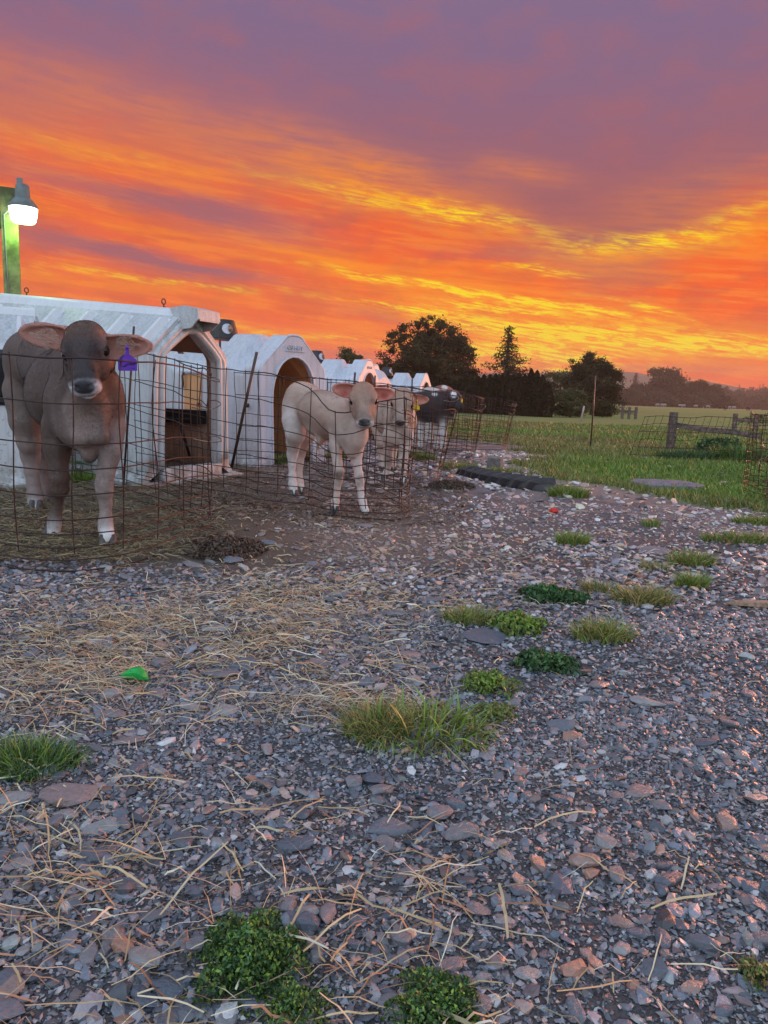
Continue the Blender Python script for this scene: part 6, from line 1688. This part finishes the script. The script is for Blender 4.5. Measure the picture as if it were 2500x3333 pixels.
def leafy(label, u, v, wpx, n, ls, H, cols=GDARK, seed=0, name='leafy_plant', cat='weed', flat=0.55, elong=1.0, group='low leafy weeds in the gravel'):
    """low cushion of small paired leaves on short stems"""
    rg_ = np.random.default_rng(seed + 500); x, y = G(u, v); R = size_at(wpx / 2, math.hypot(y, CAM_H)) / max(1, elong); z0 = float(hgt(x, y))
    a_ = rg_.random(n) * 2 * PI; e = rg_.random(n) ** 0.7 * (1 + 0.35 * (rg_.random(n) < 0.12)); edge = 0.55 + 0.85 * vnoise(np.cos(a_) * 2.4 + 5, np.sin(a_) * 2.4, 1, seed + 2)
    zz = H * np.sqrt(np.clip(1 - e ** 2, 0, 1)) * (0.45 + 0.65 * rg_.random(n)) * (0.7 + 0.6 * vnoise(np.cos(a_) * e * 3, np.sin(a_) * e * 3, 1, seed))
    p = np.stack([np.cos(a_) * e * R * edge * elong, np.sin(a_) * e * R * edge, zz + 0.002], 1)
    V, F_ = leaves(p, ls, rg_, flat, up=0.5)
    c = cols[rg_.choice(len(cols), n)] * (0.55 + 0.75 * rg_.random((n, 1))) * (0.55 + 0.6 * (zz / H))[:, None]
    st = rg_.choice(n, n // 5); S0 = np.stack([p[st, 0] * 0.6, p[st, 1] * 0.6, np.zeros(len(st))], 1); S1 = p[st]
    d = np.array([0.0009, 0, 0]); V2 = np.stack([S0 - d, S0 + d, S1 + d, S1 - d], 1).reshape(-1, 3)
    F2 = np.arange(len(st) * 4).reshape(-1, 4) + len(V); c2 = np.tile((0.08, 0.11, 0.035), (len(V2), 1))
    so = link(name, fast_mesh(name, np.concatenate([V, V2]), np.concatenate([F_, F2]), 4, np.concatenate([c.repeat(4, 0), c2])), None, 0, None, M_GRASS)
    so.location = (x, y, z0); return tag(so, label, cat, group)


tuft('large spreading green and yellow grass tuft with long blades, in the middle of the gravel', 1370, 2385, 440, 620, (0.03, 0.085), (0.0018, 0.0045), np.concatenate([GC, GDRY, GDRY]), 1.7, 1, elong=1.5, extra=(60, (0.06, 0.12), (0.005, 0.010), GC[:4]))
tuft('yellow-green fine grass at the left end of the large tuft', 1230, 2380, 220, 360, (0.05, 0.09), (0.0015, 0.003), GDRY, 1.0, 2, elong=1.2)
tuft('green grass tuft at the left picture edge on the gravel', 80, 2480, 330, 900, (0.03, 0.07), (0.0016, 0.0035), np.concatenate([GC[:3], GDARK]), 1.2, 3, elong=1.7)
leafy('small leafy weed just above right of the large grass tuft', 1590, 2240, 190, 1100, 0.0055, 0.035, GC[:4], 4)
leafy('loose grey-green weed right of the large tuft', 1610, 2330, 150, 500, 0.005, 0.02, GC[2:5], 5)
leafy('large dark green bushy weed at the bottom of the picture', 805, 3125, 320, 5600, 0.0034, 0.050, np.concatenate([GDARK, GC[:2]]), 6)
leafy('lighter mossy weed touching the large dark one', 960, 3270, 210, 1500, 0.0028, 0.022, np.concatenate([GDARK, GC[:4]]), 7)
leafy('rounded green weed cut by the bottom edge, right of the large dark one', 1435, 3285, 290, 3600, 0.0030, 0.038, np.concatenate([GDARK, GC[:2]]), 8)
leafy('faint brown-green weed at the right edge near the bottom', 2480, 3180, 150, 500, 0.004, 0.02, GDRY, 9)
leafy('dark green leafy weed patch, farther of the pair above the flat stone', 1800, 1955, 215, 1700, 0.010, 0.045, GDARK, 10, elong=1.3)
tuft('yellow-green grass tuft right of the dark leafy patch', 2090, 1960, 200, 600, (0.05, 0.10), (0.002, 0.0045), GDRY, 1.1, 11, elong=1.5)
tuft('thin grass above right of the dark leafy patch', 1950, 1925, 120, 260, (0.04, 0.07), (0.002, 0.004), GDRY, 1.0, 12, elong=1.4)
tuft('grass tuft left of the pair behind the flat grey stone', 1530, 2030, 170, 420, (0.04, 0.08), (0.0018, 0.004), np.concatenate([GC, GDRY]), 1.1, 13, elong=1.5)
leafy('leafy green weed right behind the flat grey stone', 1680, 2050, 190, 1400, 0.009, 0.045, GC[:4], 14, elong=1.1)
leafy('flat leafy weed in front right of the flat grey stone', 1770, 2165, 230, 1500, 0.008, 0.03, GDARK, 15, elong=1.3)
tuft('brown-tipped grass tuft right of the flat grey stone', 1960, 2085, 190, 480, (0.05, 0.09), (0.002, 0.004), np.concatenate([GDRY, GC[:2]]), 1.1, 16, elong=1.4)
tuft('small bright grass tuft below the cut tyre and the red scrap', 1865, 1765, 110, 380, (0.05, 0.09), (0.003, 0.006), GC, 0.9, 17, elong=1.3)
tuft('grass tuft with pale tips left of the wood scrap', 2250, 1835, 150, 420, (0.05, 0.09), (0.003, 0.006), np.concatenate([GC, GDRY]), 1.0, 18, elong=1.5)
tuft('small bright grass tuft above the wood scrap', 2250, 1905, 110, 360, (0.05, 0.08), (0.0025, 0.005), GC, 0.9, 19, elong=1.3)
tuft('tiny grass tuft between the cut tyre and the leafy patches', 2120, 1710, 60, 120, (0.04, 0.07), (0.003, 0.006), GC, 0.9, 20)
tuft('sparse tuft left of the pale tipped one', 2130, 1850, 90, 150, (0.03, 0.06), (0.003, 0.005), GDRY, 0.9, 21)
tuft('low grass strip at the right edge above the wood scrap', 2400, 1760, 230, 700, (0.04, 0.08), (0.003, 0.006), np.concatenate([GC, GDRY]), 1.0, 22, elong=2.2)
tuft('low grass strip at the right edge, farther one', 2460, 1705, 160, 500, (0.04, 0.08), (0.003, 0.006), GC, 1.0, 23, elong=2.0)
tuft('grass clump growing at the near end of the cut tyre', 1850, 1618, 130, 700, (0.06, 0.12), (0.004, 0.008), GC, 0.8, 24, elong=1.5)
tuft('bright green grass at the ribbed hutch wall, behind the legs of the brown calf', 262, 1572, 90, 500, (0.06, 0.12), (0.003, 0.006), GC[:2], 0.7, 25, elong=1.3)
tuft('green grass at the front corner of the amber hutch', 905, 1512, 90, 260, (0.07, 0.14), (0.005, 0.010), GC[:3], 0.9, 26, elong=1.3)
tuft('green grass strip seen behind the front legs of the tan calf', 1340, 1495, 170, 800, (0.08, 0.14), (0.006, 0.010), np.concatenate([GC, GDRY]), 0.8, 27, elong=2.4)
tuft('grass behind the far end of the cut tyre', 1490, 1530, 120, 500, (0.07, 0.13), (0.005, 0.009), np.concatenate([GC, GDRY]), 0.8, 28, elong=1.8)
tuft('grass behind the cut tyre, beside the concrete block', 1640, 1538, 120, 360, (0.05, 0.09), (0.004, 0.008), GC, 0.8, 29, elong=2.0)
tuft('thin grass seen between the cream calf and the far pens', 1120, 1500, 130, 400, (0.08, 0.13), (0.006, 0.010), GC, 0.8, 30, elong=2.2)
tuft('tall weedy grass at the foot of the wire mesh, nearer the right edge', 2400, 1500, 200, 900, (0.12, 0.30), (0.006, 0.014), np.concatenate([GDARK, GC[:3]]), 0.7, 31, elong=2.4)
tuft('dark weedy grass at the foot of the wire mesh, below the wooden post', 2230, 1495, 190, 900, (0.08, 0.2), (0.006, 0.014), GDARK, 0.7, 32, elong=2.6)
leafy('dark low bush of weeds behind the wire mesh', 2330, 1478, 150, 1600, 0.03, 0.26, GDARK, 33, 'weed_bush', elong=2.0)
# thin weed with drooping leaves by the ribbed hutch
x, y = G(258, 1575); mb = MB()
for k in range(4):
    dx_ = random.uniform(-0.05, 0.05); mb.tube([(dx_ * 0.3, 0, 0), (dx_, 0, 0.14), (dx_ * 1.9, 0.0, 0.26)], [0.004, 0.003, 0.001], 4)
    for j in range(3):
        z = 0.10 + j * 0.06; s = random.choice((-1, 1)); mb.add([(dx_, 0, z), (dx_ + s * 0.03, 0.01, z + 0.025), (dx_ + s * 0.085, 0.0, z + 0.0), (dx_ + s * 0.035, -0.01, z - 0.004)], [(0, 1, 2, 3)])
so = mb.build('weed', plain('dark_green_leaf', (0.06, 0.11, 0.04), 0.6)); so.location = (x, y, 0); tag(so, 'thin upright weed with drooping leaves before the ribbed hutch wall', 'weed')

# meadow grass: real blades in the near part, thinning out with distance
rg = np.random.default_rng(31); n_ = 105000
yy = 4.6 * (26 / 4.6) ** (rg.random(n_) ** 0.85); xx = rg.uniform(-0.15, 0.60, n_) * yy + 0.1
xx = np.where(rg.random(n_) < 0.06, rg.uniform(-2.5, 1.5, n_), xx)
gm_ = grass_mask(xx, yy); k = rg.random(n_) < np.clip(gm_ * 1.1 - 0.08, 0, 1); xx, yy = xx[k], yy[k]; n_ = len(xx)
dr = sstep(fbm(xx * 0.25, yy * 0.9, 1.0, 3, 15), 0.38, 0.52) * sstep(yy, 8.5, 13)
edge_ = (1 - sstep(xx - np.interp(yy, _ey, _ex), 0.1, 0.9)) * 0.75
dr = np.clip(dr + edge_, 0, 1)
g0 = GC[rg.choice(3, n_)]; g1_ = np.array([(0.26, 0.20, 0.07)]); col = g0 * (1 - dr[:, None] * 0.85) + g1_ * dr[:, None] * 0.85
col = col * (0.55 + 0.7 * rg.random((n_, 1))) * (0.7 + 0.6 * fbm(xx, yy, 1.2, 3, 8))[:, None]
ln = (0.020 + 0.036 * rg.random(n_)) * (0.6 + 0.8 * fbm(xx, yy, 0.9, 2, 3)) * (1 + yy * 0.03); a_ = rg.random(n_) * 2 * PI; wd = (0.0022 + 0.0006 * yy); le = rg.normal(size=(n_, 2)) * 0.4
z = hgt(xx, yy); cx_, sx_ = np.cos(a_) * wd, np.sin(a_) * wd
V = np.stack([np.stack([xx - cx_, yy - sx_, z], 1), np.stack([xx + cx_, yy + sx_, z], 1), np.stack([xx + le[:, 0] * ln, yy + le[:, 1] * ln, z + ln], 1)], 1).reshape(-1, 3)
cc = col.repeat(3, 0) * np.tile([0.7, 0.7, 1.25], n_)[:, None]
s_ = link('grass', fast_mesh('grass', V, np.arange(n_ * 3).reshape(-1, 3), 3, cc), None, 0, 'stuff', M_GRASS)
tag(s_, 'short meadow grass right of the gravel track', 'grass')

# ------------------------------------------------------------------ things lying about
# cut length of a tractor tyre
M_RUB = plain('tyre_rubber', (0.022, 0.020, 0.024), 0.42, 0.5, 9, bmp=0.5, col2=(0.055, 0.045, 0.045))
a_ = Vector((*G(1500, 1548), 0)); b_ = Vector((*G(1800, 1606), 0)); mid = (a_ + b_) / 2; d = (b_ - a_); Lt = d.length; dn = d.normalized(); nn = Vector((-dn.y, dn.x, 0))
if nn.x < 0: nn = -nn
root = thing('cut_tyre', 'cut length of a black tractor tyre with slanted lugs, half buried in the gravel', 'tyre', (mid.x + nn.x * 0.10, mid.y + nn.y * 0.10, 0), 0)
def tp(t, w, h):                     # along, across, up
    bend = 0.17 * (1 - (2 * t - 1) ** 2)
    q = dn * (Lt * (t - 0.5)) + nn * (w * 0.5 - bend) ; return Vector((q.x, q.y, h))
mb = MB(); prof = [(-0.22, -0.06), (-0.215, 0.02), (-0.18, 0.055), (-0.09, 0.076), (0.05, 0.076), (0.14, 0.06), (0.18, 0.03), (0.19, -0.06)]
mb.loft([[tp(t, w, h * (1 - 0.35 * (1 - sstep(t, 0.0, 0.16)) - 0.15 * sstep(t, 0.9, 1.0))) for w, h in prof] for t in np.linspace(0, 1, 22)], closed=False, cap0=False, cap1=False, sm=True)
mb.add([tp(0, w, h * 0.65) for w, h in prof], [tuple(range(8))]); mb.add([tp(1, w, h * 0.85) for w, h in prof], [tuple(range(7, -1, -1))])
mb.build('tread', M_RUB, root)
for k in range(9):
    t0 = 0.06 + k * 0.105; mb = MB(); lo = []
    for j in range(6):
        f = j / 5; w = -0.25 + 0.30 * f; h = np.interp(w, [-0.25, -0.215, -0.18, -0.09, 0.1], [0.00, 0.02, 0.055, 0.076, 0.076]); t = t0 - 0.055 + 0.085 * f
        ex = Vector((0, 0, 1)) * (0.045 if w > -0.22 else 0.016) - nn * (0.045 if w < -0.15 else 0)
        fade = 1 - 0.35 * (1 - sstep(t, 0.0, 0.16))
        lo.append([tp(t - 0.016, w, h * fade - 0.01), tp(t - 0.010, w, h * fade) + ex, tp(t + 0.010, w, h * fade) + ex, tp(t + 0.018, w, h * fade - 0.01)])
    mb.loft(lo); mb.build('tread_lug', M_RUB, root, bevel=0.006)
# concrete block
M_CONC = plain('concrete', (0.20, 0.175, 0.165), 0.95, 0.3, 18, bmp=0.9)
x, y = G(1612, 1530); mb = MB(); mb.box((0, 0, 0.065), (0.155, 0.15, 0.15), taper=0.93); so = mb.build('concrete_block', M_CONC, bevel=0.010); so.location = (x, y + 0.06, 0); so.rotation_euler = (0.05, 0.04, -0.35)
tag(so, 'square grey concrete block standing beyond the cut tyre', 'concrete block')
# slab in the grass
x, y = G(2165, 1582); rg = np.random.default_rng(2); mb = MB(); an = [2 * PI * k / 14 for k in range(14)]; rr = [0.9 + 0.25 * rg.random() for _ in an]
mb.loft([[(0.34 * r_ * math.cos(t), 0.30 * r_ * math.sin(t), z) for t, r_ in zip(an, rr)] for z in (-0.03, 0.028)] + [[(0.33 * r_ * math.cos(t), 0.29 * r_ * math.sin(t), 0.036) for t, r_ in zip(an, rr)]]); so = mb.build('stone_slab', plain('smooth_slab', (0.19, 0.19, 0.26), 0.55, 0.25, 10, bmp=0.2)); so.location = (x, y, 0); tag(so, 'flat lavender-grey slab lying in the grass', 'slab')
# green and red plastic scraps
M_GREEN = plain('green_plastic', (0.012, 0.42, 0.07), 0.35, 0.25, 20); M_RED = plain('red_plastic', (0.65, 0.02, 0.012), 0.4, 0.3, 20)
x, y = G(438, 2216); mb = MB()
pr = [(-0.038, 0.004, 0.004), (-0.030, 0.014, 0.014), (-0.012, 0.020, 0.026), (0.012, 0.020, 0.032), (0.026, 0.016, 0.020), (0.038, 0.007, 0.006)]
mb.loft([[(xx_, w * math.cos(t), max(0, h * 0.5 + h * 0.62 * math.sin(t) * (1 + 0.15 * math.cos(2 * t)))) for t in [2 * PI * k / 7 for k in range(7)]] for xx_, w, h in pr]); so = mb.build('plastic_scrap', M_GREEN, bevel=0.001)
mb = MB()
for sx in (-0.010, -0.002, 0.006): mb.tube([(sx, -0.0145, 0.020), (sx + 0.004, -0.012, 0.025), (sx + 0.006, -0.015, 0.020)], 0.0009, 4)
mb.build('dark_mark', M_INK, so); so.location = (x, y, float(hgt(x, y)) + 0.012); so.rotation_euler = (0, 0.05, -0.1); tag(so, 'bright green faceted plastic piece on the gravel at the left', 'plastic scrap')
x, y = G(1803, 1668); mb = MB(); rg = np.random.default_rng(4)
mb.loft([[(r_ * math.cos(t) * (1 + 0.3 * rg.random()), r_ * 0.8 * math.sin(t) * (1 + 0.3 * rg.random()), z) for t in [2 * PI * k / 9 for k in range(9)]] for r_, z in ((0.020, 0.0), (0.032, 0.012), (0.027, 0.026), (0.012, 0.034))]); so = mb.build('red_scrap', M_RED); so.location = (x, y, float(hgt(x, y)) + 0.006); tag(so, 'small crumpled bright red plastic scrap on the gravel before the tyre', 'plastic scrap')
# wood scrap at the right edge
x, y = G(2450, 1972); mb = MB(); mb.loft([[(xx_, -w, 0), (xx_, w, 0), (xx_, w * 0.9, h), (xx_, -w * 0.9, h)] for xx_, w, h in ((-0.12, 0.004, 0.004), (-0.09, 0.018, 0.014), (0.0, 0.024, 0.020), (0.09, 0.024, 0.019), (0.17, 0.018, 0.016))])
so = mb.build('wood_scrap', plain('bleached_wood', (0.40, 0.26, 0.18), 0.8, 0.4, 40, bmp=0.7), bevel=0.002); so.location = (x + 0.02, y, float(hgt(x, y)) + 0.008); so.rotation_euler = (0, 0, -0.12); tag(so, 'split piece of pale wood lying at the right picture edge', 'wood scrap')
# far fences
def low_fence(label, u0, u1, v_top, Y, posts, rail=True):
    p0 = P(u0, 1300, Y); p1 = P(u1, 1300, Y); h = P(u1, v_top, Y).z
    root = thing('rail_fence', label, 'rail fence', (p0.x, Y, float(hgt(p0.x, Y))), 0, 'far wooden fences')
    for f in posts:
        mb = MB(); mb.box(((p1.x - p0.x) * f, 0, h * 0.5), (0.12, 0.12, h)); mb.build('post', M_WOOD, root, bevel=0.01)
    mb = MB(); mb.box(((p1.x - p0.x) * 0.5, 0.08, h * 0.62), (p1.x - p0.x, 0.05, 0.10)); mb.build('rail', M_WOOD, root, bevel=0.005)
low_fence('short weathered rail fence far off before the low trees, left of the meadow', 2030, 2074, 1325, 38, (0.0, 0.5, 1.0))
low_fence('dark rail fence beyond the wooden post, near the right edge', 2400, 2470, 1348, 24, (0.0, 0.98))
leafy('dark brambles around the far rail fence at the right edge', 2470, 1385, 110, 800, 0.045, 0.5, np.concatenate([GDARK, GDRY * 0.5]), 41, 'bramble_bush', elong=1.4)
leafy('low scrub before the short far rail fence', 2010, 1350, 110, 700, 0.05, 0.4, GDRY * 0.6, 42, 'scrub', elong=2.0)
x_, _ = at(1895, 30); rod('pale leaning stake before the bush at the foot of the round tree', (x_, 30, 0), (x_ + 0.1, 30, 0.62), 0.035, 'wooden_stake', 'stake', plain('pale_stake', (0.4, 0.33, 0.3), 0.8))
xx_, _ = at(1980, 70); mb = MB(); mb.box((0, 0, 0.55), (0.5, 0.5, 1.1)); sh = mb.build('utility_box', plain('white_box', (0.75, 0.78, 0.82), 0.6), bevel=0.02); sh.location = (xx_, 70, 0); tag(sh, 'small white box standing at the right foot of the round tree', 'utility box')
# cattle on the far meadow
def cow_mesh(col):
    mb = MB()
    mb.loft([[(x, w * math.cos(t), zc + h * math.sin(t)) for t in [2 * PI * k / 8 for k in range(8)]] for x, w, h, zc in ((-0.85, 0.10, 0.14, 1.15), (-0.7, 0.27, 0.32, 1.05), (0, 0.33, 0.37, 1.0), (0.6, 0.27, 0.34, 1.05), (0.85, 0.14, 0.20, 1.10))], sm=True)
    mb.loft([[(x, w * math.cos(t), zc + w * 1.2 * math.sin(t)) for t in [2 * PI * k / 7 for k in range(7)]] for x, w, zc in ((0.8, 0.17, 1.1), (1.05, 0.13, 0.85), (1.15, 0.12, 0.6), (1.35, 0.07, 0.40))], sm=True)
    for lx in (-0.62, 0.58):
        for ly in (-0.18, 0.18): mb.tube([(lx, ly, 0.9), (lx, ly, 0.45), (lx, ly, 0)], [0.11, 0.07, 0.06], 6)
    me_ = bpy.data.meshes.new('cow'); me_.from_pydata(mb.v, [], mb.f)
    me_.materials.append(plain('cow_hide_%d' % int(col[0] * 100), col, 0.8)); return me_
CW = cow_mesh((0.36, 0.30, 0.29)); CB = cow_mesh((0.03, 0.02, 0.02))
for u, v, dark in ((2142, 0, 0), (2158, 0, 0), (2164, 0, 0), (2216, 0, 0), (2228, 0, 0), (2268, 0, 0), (2307, 0, 0), (2378, 0, 0), (2392, 0, 0), (2363, 0, 1), (2438, 0, 1)):
    Y = 232 if not dark else 170; Y += random.uniform(-6, 6); x, _ = at(u, Y); so = link('cow', CB if dark else CW, None); so.location = (x, Y, float(hgt(x, Y)) - 0.02); so.rotation_euler = (0, 0, random.choice((0, PI)) + random.gauss(0, 0.4) + (1.2 if dark else 0))
    so.scale = (0.62, 0.62, 0.7)
    ci = globals().get('ci', -1) + 1
    tag(so, ('dark cow far off on the meadow, %s of the two dark ones' % ('left' if u < 2400 else 'right')) if dark else 'pale cow grazing far off before the tree belt, %s of the pale row' % ['leftmost', 'second from left', 'third from left', 'fourth from left', 'middle one', 'fourth from right', 'third from right', 'second from right', 'rightmost'][ci], 'cow', 'dark cattle on the far meadow' if dark else 'pale cattle on the far meadow')
# heaps of trodden dung at the pen corners
for i, (u, v, s, lab) in enumerate([(735, 1790, 0.20, 'rough heap of dung and hay at the corner of the brown calf pen'), (1470, 1592, 0.20, 'rough brown heap at the foot of the leaning pen')]):
    x, y = G(u, v); rg = np.random.default_rng(i); n_ = 1800; a_ = rg.random(n_) * 2 * PI; e = rg.random(n_) ** 0.5
    p = np.stack([np.cos(a_) * e * s, np.sin(a_) * e * s * 1.2, (1 - e ** 2) * 0.05 * rg.random(n_) + 0.004], 1); V, F_ = leaves(p, 0.012, rg, 0.45)
    so = link('dung_heap', fast_mesh('dung_heap', V, F_, 4, (np.array([(0.10, 0.065, 0.045)]) * (0.5 + rg.random((n_, 1)))).repeat(4, 0)), None, 0, None, M_STRAW); so.location = (x, y, float(hgt(x, y))); tag(so, lab, 'dung heap')

# ------------------------------------------------------------------ evening haze over the meadow
HZ = (-760, 760, -300, 860)
me_ = bpy.data.meshes.new('haze'); z0, z1 = -2.5, 44.0
vs = [(x, y, z) for z in (z0, z1) for x, y in ((HZ[0], HZ[2]), (HZ[1], HZ[2]), (HZ[1], HZ[3]), (HZ[0], HZ[3]))]
me_.from_pydata(vs, [], [(3, 2, 1, 0), (4, 5, 6, 7), (0, 1, 5, 4), (1, 2, 6, 5), (2, 3, 7, 6), (3, 0, 4, 7)])
hz = link('haze', me_, None, 0, 'stuff'); tag(hz, 'thin pinkish evening haze over the meadow', 'haze')
m = bpy.data.materials.new('haze'); m.use_nodes = True; t = m.node_tree; t.nodes.clear()
vol = t.nodes.new('ShaderNodeVolumePrincipled'); out = t.nodes.new('ShaderNodeOutputMaterial'); t.links.new(vol.outputs[0], out.inputs['Volume'])
vol.inputs['Color'].default_value = (0.95, 0.70, 0.64, 1); vol.inputs['Density'].default_value = 0.0005; vol.inputs['Anisotropy'].default_value = 0.2
me_.materials.append(m)
